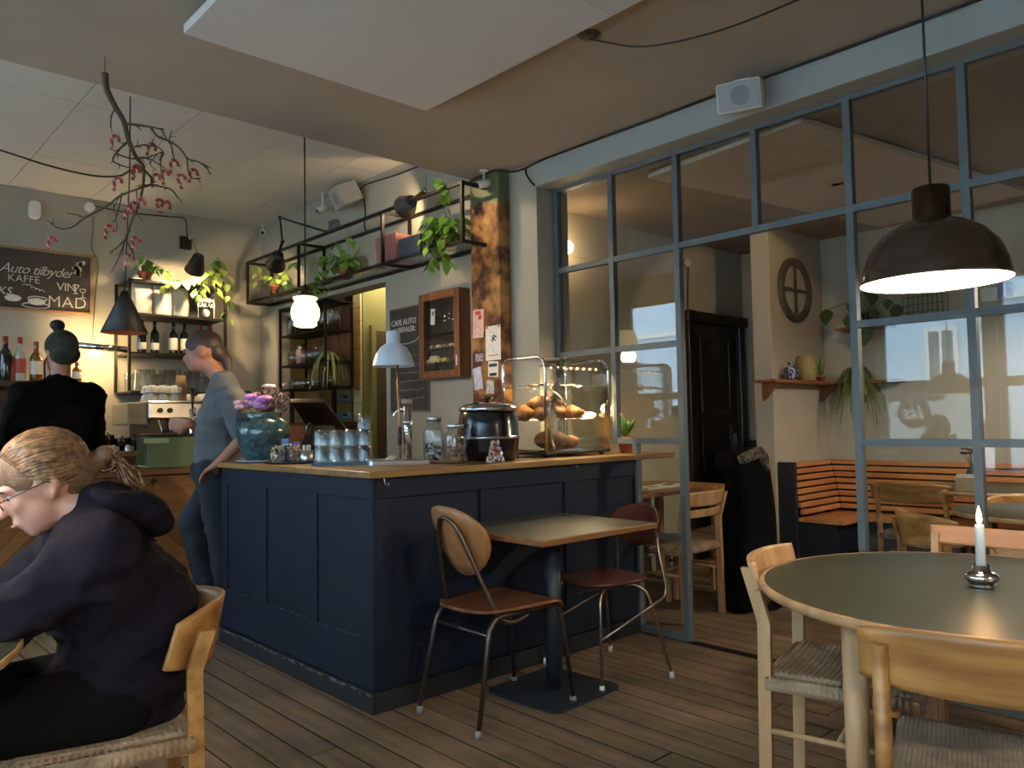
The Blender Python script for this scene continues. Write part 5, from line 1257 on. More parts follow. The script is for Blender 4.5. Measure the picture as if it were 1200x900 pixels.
sp = P(868, 121, X=3.36); speaker(Vector((3.36, sp.y, 2.785)), -PI/2+.35, 'white wall speaker tilted on the beam above the glass partition', m_white, .21, .14, .12, .30)
sp = P(405, 229, X=3.33); speaker(sp, -PI/2-.25, 'grey wall speaker above the black shelf beside the small camera', mat('grey_plastic', '#8a8a88', .5), .24, .17, .18, .45)
pts = [P(422, 222, X=3.4), P(432, 215, X=3.45), P(470, 203, X=3.452), P(520, 182, X=3.452)]
solo(MB().tube(smooth_path(pts, 4), .006, 6), 'speaker_cable', m_cable, 'black cable from the grey speaker along the wall top', 'cable')
pts = [P(424, 228, X=3.44), P(428, 245, X=3.448), P(427, 265, X=3.448), P(430, 271, X=3.448)]
solo(MB().tube(smooth_path(pts, 4), .006, 6), 'speaker_cable', m_cable, 'black cable hanging from the grey speaker to the shelf', 'cable')
def cctv(base, body, look, label):
    t = thing('security_camera', label, 'camera', base); base = Vector(base); body = Vector(body); d = (Vector(look)-body).normalized()
    MB().cyl(base, base+Vector((0, 0, -.008)), .03, n=20).tube([base, body+Vector((0, 0, .02))], .008, 8).build('mount', m_white, t, world=True)
    MB().tube([body-d*.05, body-d*.045, body+d*.045, body+d*.05], [.02, .028, .028, .022], 14).build('housing', m_white, t, world=True)
    MB().cyl(body+d*.048, body+d*.056, .018, n=16).build('lens', m_blackp, t, world=True)
cb_ = P(567, 200, Z=ZC); bd = cb_+Vector((0, 0, -.09)); cctv(Vector((cb_.x, cb_.y, ZC)), bd, bd+Vector((-1, .25, -.35)), 'white security camera on the grey ceiling by the rusty pillar')
c0 = P(308, 268, Y=7.40); cctv(Vector((c0.x, 7.40, ZW)), c0+Vector((0, 0, -.03)), c0+Vector((-.6, -1, -.6)), 'white security camera in the far corner of the bar ceiling')
c0 = P(378, 245, X=3.36); cctv(Vector((3.36, c0.y, ZW)), c0+Vector((0, 0, 0)), c0+Vector((-1, .3, -.5)), 'small white security camera beside the grey wall speaker')
# small grey junction lamp on the shelf top rail
q = P(391, 264, X=3.42); t = thing('junction_box', 'grey junction box on the wall above the black shelf', 'junction box', q); MB().box((0, 0, 0), (.05, .10, .09)).build('box', mat('grey_box', '#4d5052', .6), t, bev=.01); MB().tube([(0, 0, .045), (0, 0, .16)], .006, 6).build('conduit', m_steel, t)
# white dispenser, socket and cords on the back wall
q = P(40.5, 246, Y=YB-.03); t = thing('motion_sensor', 'white rounded motion sensor high on the back wall', 'sensor', q); MB().prism(rrect(.085, .15, .035), -.03, .03, Matrix.Rotation(PI/2, 4, 'X')).build('housing', m_white, t, bev=.01)
q = P(105, 243, Y=YB-.02); t = thing('wall_socket', 'round white socket on the back wall under the bar ceiling', 'socket', q); MB().cyl((0, .02, 0), (0, -.02, 0), .042, n=24).build('disc', m_white, t, bev=.006)
MB().tube(smooth_path([q+Vector((.02, 0, -.02)), P(109, 270, Y=YB-.006), P(107, 290, Y=YB-.006), P(115, 310, Y=YB-.006), P(112, 345, Y=YB-.006), P(108, 400, Y=YB-.006)], 4), .003, 5).build('cord', mat('grey_cord', '#4d473c', .6), t, world=True)
solo(MB().tube(smooth_path([q+Vector((.04, 0, .02)), P(150, 249, Y=YB-.01), P(200, 254, Y=YB-.01), P(216, 256, Y=YB-.01), P(219, 270, Y=YB-.01), P(219, 278, Y=YB-.01)], 4), .006, 6), 'wall_cable', m_cable, 'black cable running along the top of the back wall to the lamp', 'cable')
a0 = P(-60, 158, Z=ZW-.02); solo(MB().tube(smooth_path([a0, P(0, 176, D=4.5), P(60, 195, D=4.6), P(110, 206, D=4.7), P(140, 206, D=4.75), P(152, 200, D=4.75)], 4), .0055, 6), 'swag_cable', m_cable, 'black cable swagged across the white ceiling to the cone pendant', 'cable')

# ================================================================== hanging branch with candy canes
m_bark = mat('grey_brown_bark', '#453b2c', .85, var=.35, scale=30, bump=.3, bscale=60)
BD = 3.52; TR = random.Random(44)
def B(x, y, d=0.0): return P(x, y, D=BD+d)
br = thing('hanging_branch', 'bare twiggy branch hung upside down from the ceiling with candy canes', 'branch', B(125, 88))
def limb(pts, r0, r1, name='twig'):
    path = smooth_path([B(q[0], q[1], .05*math.sin(i*1.7+q[0])) if i else B(*q) for i, q in enumerate(pts)], 4) if name == 'twig' else smooth_path([B(*q) for q in pts], 4); n = len(path); mb = MB().tube(path, [r0+(r1-r0)*i/(n-1) for i in range(n)], 7)
    for k in range(0 if name != 'twig' else max(2, n//4)):          # small side shoots
        i = TR.randrange(1, n-1); d = (path[i+1]-path[i-1]).normalized(); e = (d+Vector((TR.uniform(-1, 1), TR.uniform(-1, 1), TR.uniform(-1, .7)))).normalized()*TR.uniform(.02, .06)
        mb.tube([path[i], path[i]+e*.55, path[i]+e+Vector((0, 0, TR.uniform(-.01, .012)))], [r1*1.1, r1*.9, r1*.5], 5)
    mb.build(name, m_bark, br, world=True)
limb([(123, 86), (125, 104), (135, 125), (145, 142), (151, 165), (160, 185), (168, 195), (168, 215), (165, 232)], .0155, .005, 'main_stem')
MB().tube([B(123, 86), Vector((B(123, 86).x, B(123, 86).y, ZC))], .0015, 5).build('hanging_wire', m_cable, br, world=True)
for pts, r in (([(134, 127), (130, 140), (131, 155)], .004), ([(149, 145), (165, 147), (178, 149), (190, 152)], .008), ([(177, 150), (185, 160), (200, 166), (212, 175), (220, 186), (233, 190), (243, 198), (245, 203)], .006), ([(190, 153), (197, 165), (201, 153)], .004), ([(200, 166), (204, 185), (212, 196)], .004), ([(219, 185), (222, 205), (230, 210), (236, 208)], .004), ([(151, 165), (140, 175), (132, 187), (140, 193), (152, 197)], .006), ([(135, 180), (155, 186), (175, 184), (190, 178)], .005), ([(158, 172), (170, 170), (184, 172), (192, 180), (186, 188)], .005), ([(160, 185), (172, 185), (182, 190), (194, 198)], .005), ([(168, 198), (177, 208), (178, 216), (185, 218), (200, 222), (208, 231)], .007), ([(178, 216), (160, 222), (140, 230), (125, 242), (100, 255), (85, 266), (70, 268), (55, 258)], .0065), ([(100, 255), (88, 251), (78, 250)], .004), ([(165, 232), (160, 245), (152, 265), (146, 282), (143, 300)], .006), ([(146, 281), (137, 290), (128, 296)], .004), ([(147, 280), (155, 296), (158, 302)], .004), ([(146, 283), (140, 300), (130, 320)], .004), ([(158, 250), (150, 275), (147, 300)], .004), ([(143, 226), (139, 245), (133, 262)], .004), ([(133, 240), (136, 255), (137, 272)], .003), ([(190, 178), (188, 195), (192, 205)], .004), ([(185, 180), (176, 192), (184, 200)], .003), ([(152, 165), (145, 168), (138, 166)], .003)):
    limb([(q[0], q[1]) for q in pts], r*.85, r*.42)
m_cane = bpy.data.materials.new('red_white_candy_stripe'); m_cane.use_nodes = True; MATS['cane'] = m_cane
N = m_cane.node_tree.nodes; L = m_cane.node_tree.links; b = N['Principled BSDF']; tc = N.new('ShaderNodeTexCoord'); wv = N.new('ShaderNodeTexWave'); wv.bands_direction = 'DIAGONAL'; wv.inputs['Scale'].default_value = 17
L.new(tc.outputs['Object'], wv.inputs[0]); rp = N.new('ShaderNodeValToRGB'); rp.color_ramp.interpolation = 'CONSTANT'; rp.color_ramp.elements[1].position = .74; rp.color_ramp.elements[0].color = (*lin('#8a1e1b'), 1); rp.color_ramp.elements[1].color = (*lin('#b8958c'), 1)
L.new(wv.outputs['Fac'], rp.inputs[0]); L.new(rp.outputs[0], b.inputs['Base Color']); b.inputs['Roughness'].default_value = .4
h = .066; path = [(0, 0, -h), (0, 0, -.02)]+[(.016-.016*math.cos(a), 0, -.02+.016*math.sin(a)) for a in [PI*i/6 for i in range(1, 7)]]+[(.032, 0, -.03)]
cane0 = MB().tube(path, .0075, 8)
canes = [(131, 158, 0, 130, 150), (175, 166, .15, 176, 152), (157, 192, 0, 158, 188), (154, 194, -.1, 156, 190), (200, 186, 0, 200, 170), (206, 205, -.4, 202, 190), (223, 197, .05, 222, 187), (179, 203, 0, 178, 197), (187, 200, -.3, 182, 192), (134, 207, 0, 134, 182), (162, 232, .05, 164, 226), (155, 235, .3, 157, 228), (148, 241, .1, 148, 228), (181, 234, -.45, 184, 218), (194, 234, .45, 192, 222), (124, 263, 0, 125, 246), (154, 277, -.15, 155, 270), (57, 276, 0, 56, 259), (148, 297, 0, 147, 292)]
co = None
for k, (x, y, rot, tx_, ty_) in enumerate(canes):
    if co is None: co = cane0.build('candy_cane', m_cane); o = co
    else: o = co.copy(); COL.objects.link(o)
    d_ = -.03+.06*((k*7) % 5)/4; o.location = P(x, y, D=BD+d_); o.rotation_euler = (0, rot, -YAW+(k*1.9) % 1.0); tag(o, 'red striped candy cane hanging from the bare branch', 'candy cane', 'candy canes on the branch')
    p0_, p1_ = P(x, y, D=BD+d_)+Vector((.01, 0, 0)), P(tx_, ty_, D=BD)
    MB().tube([p0_, p1_], .0009, 4).build('thread', mat('white_thread', '#a8a498', .8), br, world=True)
# ================================================================== back wall of the bar
YW = YB-.03
c0, c1, c2 = P(107, 302, Y=YW), P(104, 367, Y=YW), P(0, 293, Y=YW)
mb_ = thing('menu_chalkboard', 'wide chalkboard menu with wood frame on the back wall', 'chalkboard', (1.4, YW, c1.z))
x1 = (c0.x+c1.x)/2; x0 = x1-1.05; z1b, z0b = c0.z, c1.z
MB().bb(x0, x1, YW, YB-.001, z0b, z1b).build('slate', m_slate, mb_, world=True)
m_fr = wood('pale_frame_wood', '#7d5f41', '#9a7a55', 'x', rough=.5)
for q in ((x0-.02, x1+.02, z1b, z1b+.02), (x0-.02, x1+.02, z0b-.02, z0b), (x1, x1+.02, z0b, z1b), (x0-.02, x0, z0b, z1b)): MB().bb(q[0], q[1], YW-.012, YB-.001, q[2], q[3]).build('frame_strip', m_fr, mb_, world=True)
def bw(x, y): q = P(x, y, Y=YW-.002); return (q.x, q.y, q.z)
R_, U_ = (1, 0, 0), (0, 0, 1)
lettering('Café Auto tilbyder', .115, (bw(26, 316)[0], YW-.002, bw(31, 316)[2]), R_, U_, m_chalk, mb_, shear=.4, space=.88, bold=-.0012)
lettering('KAFFE', .085, bw(28, 327), R_, U_, m_chalk, mb_, bold=-.001); lettering('VIN', .10, bw(78, 337), R_, U_, m_chalk, mb_, space=.9, bold=-.001); lettering('MAD', .135, bw(79, 355), R_, U_, m_chalk, mb_, space=1.05, bold=-.002)
lettering('KS.', .09, bw(7, 341), R_, U_, m_chalk, mb_, shear=.2)
mb = MB(); rg = random.Random(12)
for k in range(22):                                    # grapes
    a, b = rg.uniform(-1, 1), rg.uniform(0, 1); q = bw(92+a*8*(1-b), 308+b*15); mb.cyl(Vector(q), Vector(q)+Vector((0, -.001, 0)), .018, n=10)
mb.build('grape_drawing', m_chalk, mb_, world=True); mb = MB()
for (gx, gy) in ((89, 334), (97, 339)):               # wine glasses
    q = Vector(bw(gx, gy)); mb.tube([q+Vector((.022*math.cos(t), 0, .03*math.sin(t))) for t in [PI+PI*i/8 for i in range(9)]], .003, 4).tube([q+Vector((0, 0, -.03)), q+Vector((0, 0, -.075))], .003, 4).tube([q+Vector((-.02, 0, -.075)), q+Vector((.02, 0, -.075))], .003, 4).tube([q+Vector((-.022, 0, 0)), q+Vector((.022, 0, 0))], .003, 4)
mb.build('wine_glass_drawing', m_chalk, mb_, world=True); mb = MB()
for (gx, gy, sx, sz) in ((42, 358, .10, .022), (44, 350, .07, .018)):   # cup and saucer
    q = Vector(bw(gx, gy)); mb.tube([q+Vector((sx*math.cos(t), 0, sz*math.sin(t))) for t in [2*PI*i/20 for i in range(20)]], .004, 4, closed=True)
q = Vector(bw(43, 352)); mb.sph(q+Vector((0, 0, -.01)), (.065, .002, .03), 14, 8)
q = Vector(bw(15, 349)); mb.sph(q, (.06, .002, .028), 14, 8)
mb.build('cup_drawing', m_chalk, mb_, world=True); mb = MB()
for k in range(5): q = Vector(bw(26+k*5, 333+k*1.5+rg.random()*2)); mb.tube([q, q+Vector((.02, 0, .012)), q+Vector((.04, 0, -.004))], .003, 4)
mb.build('chalk_scribble', m_chalk, mb_, world=True)
# --- bottle ledge
lx1 = P(100, 447, Y=7.12).x; lz = P(60, 447, Y=7.15).z
lg_ = solo(MB().bb(.5, lx1, 7.10, YB-.001, lz-.05, lz).bb(.5, lx1, 7.42, YB-.001, lz-.3, lz-.05), 'bottle_ledge', m_dkw, 'dark wooden wall ledge carrying the spirit bottles', 'shelf', bev=.003)
def bottle(loc, r, h, mg, label, cap, labelm=None, group=None, neck=.33, lz_=(.18, .5)):
    t = thing('bottle', label, 'bottle', loc, group=group)
    s = h*(1-neck)
    MB().lathe([(0, 0), (r*.95, 0), (r, .006), (r, s*.86), (r*.85, s*.97), (r*.42, s*1.1), (r*.36, h*.94), (r*.40, h*.945), (r*.40, h*.97), (0, h*.97)], n=20).build('glass', mg, t)
    MB().lathe([(r*.42, h*.84), (r*.43, h*.845), (r*.43, h*.99), (0, h)], n=14).build('cap', cap, t)
    if labelm: MB().lathe([(r*1.012, h*lz_[0]), (r*1.016, h*lz_[0]+.001), (r*1.016, h*lz_[1]), (r*1.012, h*lz_[1]+.001)], n=24).build('paper_label', labelm, t)
    return t
m_dkg = mat('dark_bottle_glass', '#10140e', .1, var=.2, coat=.4); m_amb = mat('amber_spirit', '#6e4216', .1, var=.2, coat=.4); m_clr = mat('clear_spirit_glass', '#a5a596', .1, var=.1, coat=.3)
m_redc = mat('red_capsule', '#8a2a20', .4); m_blkc = mat('black_capsule', '#15120f', .35); m_rlab = mat('red_spirit_label', '#9c3a30', .6, var=.2, scale=30); m_clab = mat('cream_label', '#c3bda8', .7, var=.08, scale=30)
yb_ = 7.25
for (x, h, r, mg, cp_, lm, lab) in ((6, .36, .045, m_dkg, m_redc, None, 'dark bottle with red neck on the bottle ledge'), (23, .36, .042, m_clr, m_redc, m_rlab, 'clear bottle with big red label on the bottle ledge'), (42, .33, .046, m_amb, m_amb, m_clab, 'amber spirit bottle on the bottle ledge beside the red label'), (57, .28, .04, m_amb, m_blkc, None, 'short amber bottle next to the beanie wearer on the ledge'), (90, .18, .036, m_amb, m_redc, m_clab, 'small labelled bottle at the right end of the bottle ledge'), (14, .2, .03, m_rlab, m_redc, None, 'small red bottle between the dark and the red-label bottle')):
    q = P(x, 447, Y=yb_); bottle((q.x, yb_, lz), r, h, mg, lab, cp_, lm)
# --- shelf unit with coffee bags, wine and glasses
UX0, UX1, UY0, UY1 = 2.10, 2.93, 7.08, 7.46
zt, za_, zb_, zc_ = P(152, 326, Y=UY0).z, P(152, 366, Y=UY0).z, P(152, 412, Y=UY0).z, P(152, 458, Y=UY0).z
su = thing('bottle_shelf_unit', 'black steel shelf unit of coffee bags, wine and glasses on the back wall', 'shelf', ((UX0+UX1)/2, UY1, zc_))
for x in (UX0, UX1):
    for y in (UY0, UY1): MB().bb(x-.011, x+.011, y-.011, y+.011, zc_, zt).build('upright', m_black, su, world=True)
for z in (zt, za_, zb_, zc_):
    MB().bb(UX0+.011, UX1-.011, UY0-.011, UY1+.011, z-.018, z).build('shelf', m_black, su, world=True)
bagx = [P(x, 350, Y=7.2).x for x in (155, 178.5, 201, 221)]
m_bag = mat('white_coffee_bag', '#bdb7a6', .55, var=.06, scale=8, bump=.25, bscale=14)
for k in range(3):
    xa_, xb_ = bagx[k]+.006, bagx[k+1]-.006; xm = (xa_+xb_)/2; hw_ = (xb_-xa_)/2; hh = .30
    g = []
    t = thing('coffee_bag', ('white coffee bag beside the cone pendant on the shelf unit', 'white coffee bag in the middle of three on the shelf unit', 'brightly lit white coffee bag beside the cocoa sign')[k], 'bag', (xm, 7.22, za_), group='coffee bags on the shelf unit')
    prof = [(0, .055), (.03, .06), (.12, .065), (.2, .055), (.27, .02), (.3, .006)]
    ring = []
    mb = MB()
    for z, dp in prof:
        ring.append([Vector((sx*hw_*(1 if abs(sx) < 2 else 1), sy*dp, z)) for sx, sy in ((-1, -.75), (-.8, -1), (0, -1.06), (.8, -1), (1, -.75), (1, .75), (.8, 1), (-.8, 1), (-1, .75))])
    n = 9
    mb.add([p for r_ in ring for p in r_], [(i*n+j, i*n+(j+1) % n, (i+1)*n+(j+1) % n, (i+1)*n+j) for i in range(len(prof)-1) for j in range(n)]+[tuple(range((len(prof)-1)*n, len(prof)*n)), tuple(reversed(range(n)))], True)
    mb.build('bag', m_bag, t); MB().box((0, 0, .31), (hw_*1.9, .006, .035)).build('folded_top', m_bag, t)
q = P(242, 373, Y=7.12); sg_ = thing('cocoa_sign', 'small black cocoa sign with white lettering on the shelf unit', 'sign', (q.x, 7.14, za_))
MB().bb(q.x-.075, q.x+.075, 7.13, 7.145, za_, za_+.205).build('board', mat('black_sign', '#15120f', .5), sg_, world=True)
for a in (-.075, .07): MB().bb(q.x+a, q.x+a+.005, 7.127, 7.13, za_, za_+.205).build('white_border', m_paper, sg_, world=True)
lettering('VARM', .055, (q.x, 7.128, za_+.17), R_, U_, m_paper, sg_, bold=.0015); lettering('KAKAO', .048, (q.x, 7.128, za_+.125), R_, U_, m_paper, sg_, bold=.0015)
MB().sph((q.x, 7.129, za_+.055), (.036, .002, .035), 14, 8).build('cup_drawing', m_paper, sg_, world=True)
for k, (x, cp_, hi, lab) in enumerate(((166, m_blkc, .2, 'dark wine bottle with low cream label behind the cone pendant'), (181, m_blkc, .2, 'dark wine bottle with low cream label beside the cone pendant'), (203, m_blkc, .5, 'dark wine bottle with tall white label, first of the pair'), (216, m_blkc, .5, 'dark wine bottle with tall white label nearer the barista'), (235, m_redc, .45, 'wine bottle with red capsule above the barista'), (247, m_redc, .45, 'wine bottle with red capsule beside the shelf upright'))):
    q = P(x, 412, Y=7.2); bottle((q.x, 7.2, zb_), .037, .295, m_dkg, lab, cp_, m_clab, lz_=(.12, .32) if hi < .3 else (.14, .5))
def tall_glass(): return MB().lathe([(0, 0), (.028, 0), (.03, .004), (.036, .13), (.0345, .13), (.0285, .008), (0, .007)], n=16)
tg = None
for r_ in range(2):
    for k in range(11):
        if tg is None: tg = tall_glass().build('highball_glass', m_cglass); o = tg
        else: o = tg.copy(); COL.objects.link(o)
        o.location = (UX0+.055+.073*k, 7.16+.12*r_, zc_+.0005); o.scale = (1, 1, (1.5 if k % 3 else 1.2)); tag(o, 'clear tall glass in the %s row on the lowest shelf of the steel unit' % ('front', 'back')[r_], 'glass', 'tall glasses on the shelf unit')
# plants along the top of the unit
pothos(Vector((P(170, 322, Y=7.25).x, 7.25, zt)), .06, .10, 'leafy plant in terracotta pot on top of the bottle shelf unit', [([P(176, 308, Y=7.2), P(186, 312, Y=7.12), P(197, 320, Y=7.07), P(205, 330, Y=7.05)], 12)], 31, m_leaf, 18, .07, .12)
t = pot(Vector((P(255, 325, Y=7.3).x, 7.3, zt)), .055, .09, 'long trailing plant lit pale green along the top of the shelf unit', m=mat('dark_pot', '#4a3020', .7)); rg = random.Random(77)
for pts, n, mm in (([P(255, 316, Y=7.25), P(240, 320, Y=7.1), P(222, 328, Y=7.05), P(205, 334, Y=7.04), P(196, 336, Y=7.04)], 26, m_leaf_lit), ([P(255, 316, Y=7.25), P(245, 325, Y=7.05), P(235, 338, Y=7.04), P(228, 346, Y=7.04)], 18, m_leaf_lit), ([P(258, 316, Y=7.25), P(255, 308, Y=7.2), P(250, 303, Y=7.2)], 8, m_leaf), ([P(258, 316, Y=7.2), P(266, 330, Y=7.08), P(267, 350, Y=7.06), P(268, 372, Y=7.06)], 16, m_leaf_lit), ([P(258, 316, Y=7.2), P(252, 330, Y=7.05), P(252, 345, Y=7.04)], 12, m_leaf_lit)): vine(t, pts, n, .085, rg, mm, spread=.08)
# --- coffee machine on the wall bench
ZB = 1.04
em = thing('espresso_machine', 'steel espresso machine with cup rail on the wall bench', 'coffee machine', (2.45, 7.0, ZB))
ex0, ex1 = P(174, 500, Y=6.85).x, P(174, 500, Y=6.85).x+.72
MB().bb(ex0, ex1, 6.92, 7.36, ZB+.06, 1.44).build('body', mat('dark_machine_panel', '#3a332b', .35, .5), em, world=True, bev=.01)
MB().bb(ex0-.01, ex1+.01, 6.82, 6.93, 1.30, 1.44).build('group_panel', m_steel, em, world=True, bev=.012)
MB().bb(ex0-.01, ex1+.01, 6.80, 7.36, 1.44, 1.452).build('cup_tray', m_chrome, em, world=True)
MB().bb(ex0, ex1, 6.80, 7.0, ZB+.02, ZB+.07).build('drip_tray', m_chrome, em, world=True, bev=.006)
pa, pb = P(148, 472, Y=6.9), P(166, 498, Y=6.9)
MB().bb(pa.x, ex0-.005, 6.86, 7.3, max(pb.z, 1.10), pa.z).build('side_panel', mat('cream_side_panel', '#8d7f60', .4), em, world=True, bev=.01)
for k in range(2):
    gx = ex0+.22+.28*k; g_ = MB().cyl((gx, 6.86, 1.30), (gx, 6.86, 1.23), .036, n=20).build('group_head', m_chrome, em, world=True)
    MB().cyl((gx, 6.86, 1.232), (gx, 6.86, 1.205), .034, n=20).tube([(gx, 6.84, 1.215), (gx-.03, 6.72, 1.205)], .012, 8).build('portafilter', m_blackp, g_, world=True)
for gx in (ex0+.06, ex1-.06): MB().tube([(gx, 6.81, 1.30), (gx+.02, 6.78, 1.22), (gx+.03, 6.77, 1.14)], .006, 8).build('steam_wand', m_chrome, em, world=True)
for gx in (ex0+.08, ex0+.16, ex1-.1): MB().cyl((gx, 6.822, 1.37), (gx, 6.80, 1.37), .022, n=16).build('knob', m_blackp, em, world=True)
for gx in (ex0+.03, ex1-.03):
    for gy in (6.88, 7.32): MB().cyl((gx, gy, ZB), (gx, gy, ZB+.06), .015).build('foot', m_blackp, em, world=True)
m_porc = mat('white_porcelain', '#c6c0b2', .25, var=.03)
cupm = None
def cup_mesh(r=.05, h=.065): return MB().lathe([(0, h), (r*.5, h), (r*.58, h*.94), (r*.85, h*.6), (r, .004), (r, 0), (r*.95, 0), (r*.8, h*.6), (r*.5, h*.88), (0, h*.9)], n=20).tube(smooth_path([(r*.8, 0, h*.7), (r*1.35, 0, h*.6), (r*1.3, 0, h*.3), (r*.95, 0, h*.25)], 3), .005, 5)
k = 0
for (row, cols, lays) in ((0, 8, 2), (1, 7, 2)):
    for i in range(cols):
        if row == 0 and i in (3, 4): continue
        for l_ in range(lays if i < 3 else 1):
            if cupm is None: cupm = cup_mesh().build('coffee_cup', m_porc); o = cupm
            else: o = cupm.copy(); COL.objects.link(o)
            o.location = (ex0+.03+.092*i, 6.87+.12*row, 1.4525+.066*l_); o.rotation_euler = (0, 0, (k*2.3) % 6.28); k += 1
            tag(o, 'white porcelain cup upturned in the %s %s of the espresso machine' % (('front', 'back')[row], ('row on top', 'row, stacked on another cup')[l_]), 'cup', 'cups on the espresso machine')
pcx = P(213, 470, Y=6.85).x
pc = thing('paper_cup_stack', 'tall stack of brown paper cups upturned on the coffee machine', 'paper cups', (pcx, 6.87, 1.4525))
for i in range(6): MB().lathe([(.046, .0), (.047, .002), (.036, .11), (0, .11)], c=(0, 0, .022*i), n=20).build('paper_cup', mat('kraft_paper_cup', '#8a6c4c', .8), pc)
gr_ = thing('coffee_grinder', 'black coffee grinder with hopper beside the espresso machine', 'grinder', (ex1+.16, 7.05, ZB))
MB().box((0, 0, .16), (.18, .26, .32)).build('body', m_blackp, gr_, bev=.02); MB().lathe([(.04, .32), (.085, .40), (.09, .5), (.088, .5), (.08, .41), (.035, .325)], n=24).build('hopper', m_cglass, gr_); MB().lathe([(0, .5), (.092, .5), (.092, .515), (0, .52)], n=24).build('lid', m_blackp, gr_)
tp_ = thing('beer_tap', 'black-handled chrome tap standing in front of the coffee machine', 'tap', (P(203, 500, Y=6.6).x, 6.2, BZ)); MB().cyl((0, 0, 0), (0, 0, .42), .018, n=16).build('column', m_chrome, tp_); MB().tube([(0, 0, .40), (0, -.06, .42), (0, -.07, .36)], .01, 8).build('spout', m_chrome, tp_); MB().tube([(0, -.02, .42), (0, -.02, .48), (0, -.02, .58)], [.008, .012, .02], 10).build('handle', m_blackp, tp_)
# tins and small steel cups on the wall bench
for k, (x, r, h, lab) in enumerate(((110, .055, .15, 'tall steel canister on the wall bench left of the coffee machine'), (126, .05, .13, 'dark steel canister next to the tall canister on the bench'), (143, .06, .10, 'wide dark pot on the wall bench near the coffee machine'), (158, .05, .11, 'dark canister next to the wide pot by the coffee machine'))):
    q = P(x, 528, Y=7.0); t = thing('canister', lab, 'canister', (q.x, 7.0, ZB)); MB().lathe([(0, 0), (r, 0), (r, h), (r*.96, h+.004), (0, h+.006)], n=24).build('body', m_steel if k < 1 else mat('dark_canister', '#2b2722', .25, .7), t); MB().lathe([(0, h+.006), (.01, h+.007), (.012, h+.02), (0, h+.024)], n=12).build('knob', m_blackp, t)
for x in (127, 150, 134):
    q = P(x, 531, Y=6.80); o = solo(cup_mesh(.03, .05), 'espresso_cup', m_steel, 'small upturned steel cup in front of the canisters', 'cup', 'steel cups on the wall bench'); o.location = (q.x, 6.80+.03*(x == 134), ZB)
# green cash box, papers on the back bar
gq = P(207, 548, Z=BZ); gbx = thing('cash_box', 'green metal cash box standing on the back bar worktop', 'box', (gq.x, gq.y+.02, BZ), -.03)
m_grn = mat('sage_green_metal', '#515f3c', .5, var=.1, scale=12)
MB().box((0, .12, .105), (.37, .26, .21)).build('box', m_grn, gbx, bev=.008); MB().box((0, .12, .222), (.34, .25, .02)).build('black_lid', m_blackp, gbx, bev=.006)
MB().box((-.13, -.014, .185), (.16, .02, .035)).build('front_lip', mat('pale_green_metal', '#7f8a60', .5), gbx, bev=.004); MB().box((-.14, -.013, .09), (.022, .004, .09)).build('handle', m_grn, gbx, bev=.001)
pq = P(155, 545, Z=BZ)
g = [[(-.13+.26*j/10, -.08+.16*i/6, .004+.018*math.sin(j*.9)*(i/6)+.012*(j/10)**2) for j in range(11)] for i in range(7)]
o = solo(MB().sheet(g, .001), 'paper_napkins', m_paper, 'crumpled white paper lying on the back bar worktop', 'paper'); o.location = (pq.x, 5.62, BZ+.008)
# wall-side low cupboard under the kitchen opening with steel shelf of glass jars (hatch unit)
hy0, hy1, hx0, hx1 = 6.19, 7.06, 3.465, 3.735
hz = [P(381, y, X=3.46).z for y in (350, 384, 422, 452)]
hu = thing('hatch_shelf', 'black steel shelf of glass jars standing in the kitchen opening', 'shelf', (hx0, hy0, hz[3]))
for x in (hx0, hx1):
    for y in (hy0, hy1): MB().bb(x-.01, x+.01, y-.01, y+.01, hz[3]-.01, hz[0]).build('upright', m_black, hu, world=True)
for z in hz: MB().bb(hx0-.01, hx1+.01, hy0-.01, hy1+.01, z-.014, z).build('shelf', m_black, hu, world=True)
m_board = wood('brown_back_board', '#5f3a20', '#805230', 'z', rough=.5)
for k in range(4): MB().bb(hx1+.011, hx1+.03, hy0+.02+k*.215, hy0+.225+k*.215, hz[3], hz[0]).build('back_board', m_board, hu, world=True)
lc = thing('low_cupboard', 'brown wooden cupboard under the jar shelf in the kitchen opening', 'cupboard', (3.6, 6.6, 0))
MB().bb(3.50, 3.86, 6.15, 7.10, 0, 1.25).build('carcass', m_dkw, lc, world=True); MB().bb(3.48, 3.50, 6.16, 6.62, .05, 1.22).build('door', m_board, lc, world=True, bev=.004); MB().bb(3.48, 3.50, 6.64, 7.09, .05, 1.22).build('door', m_board, lc, world=True, bev=.004)
for ys_ in (6.2, 7.0): MB().bb(3.55, 3.58, ys_, ys_+.04, 1.25, hz[3]-.014).build('strut', m_black, lc, world=True)
jr = {}
def hjar(kind, y, z, x, lab, grp):
    if kind not in jr:
        r, h = {'tall': (.035, .19), 'mid': (.045, .15), 'low': (.042, .10)}[kind]
        jr[kind] = MB().lathe([(0, 0), (r, 0), (r, h*.8), (r*.8, h*.9), (r*.8, h), (r*.74, h), (r*.74, h*.9), (r*.93, h*.79), (r*.93, .006), (0, .005)], n=16).build('storage_jar', m_cglass); o = jr[kind]
    else: o = jr[kind].copy(); COL.objects.link(o)
    o.location = (x, y, z); tag(o, lab, 'jar', grp)
for k in range(9): hjar('tall', hy0+.06+k*.094, hz[1], hx0+.08, 'tall clear jar in the front row on the top hatch shelf', 'jars on the hatch shelf')
for k in range(6): hjar('tall', hy0+.1+k*.13, hz[1], hx0+.18, 'tall clear jar in the back row on the top hatch shelf', 'jars on the hatch shelf')
for k in range(6): hjar('mid', hy0+.22+k*.12, hz[2], hx0+.10, 'clear jar on the middle hatch shelf', 'jars on the hatch shelf')
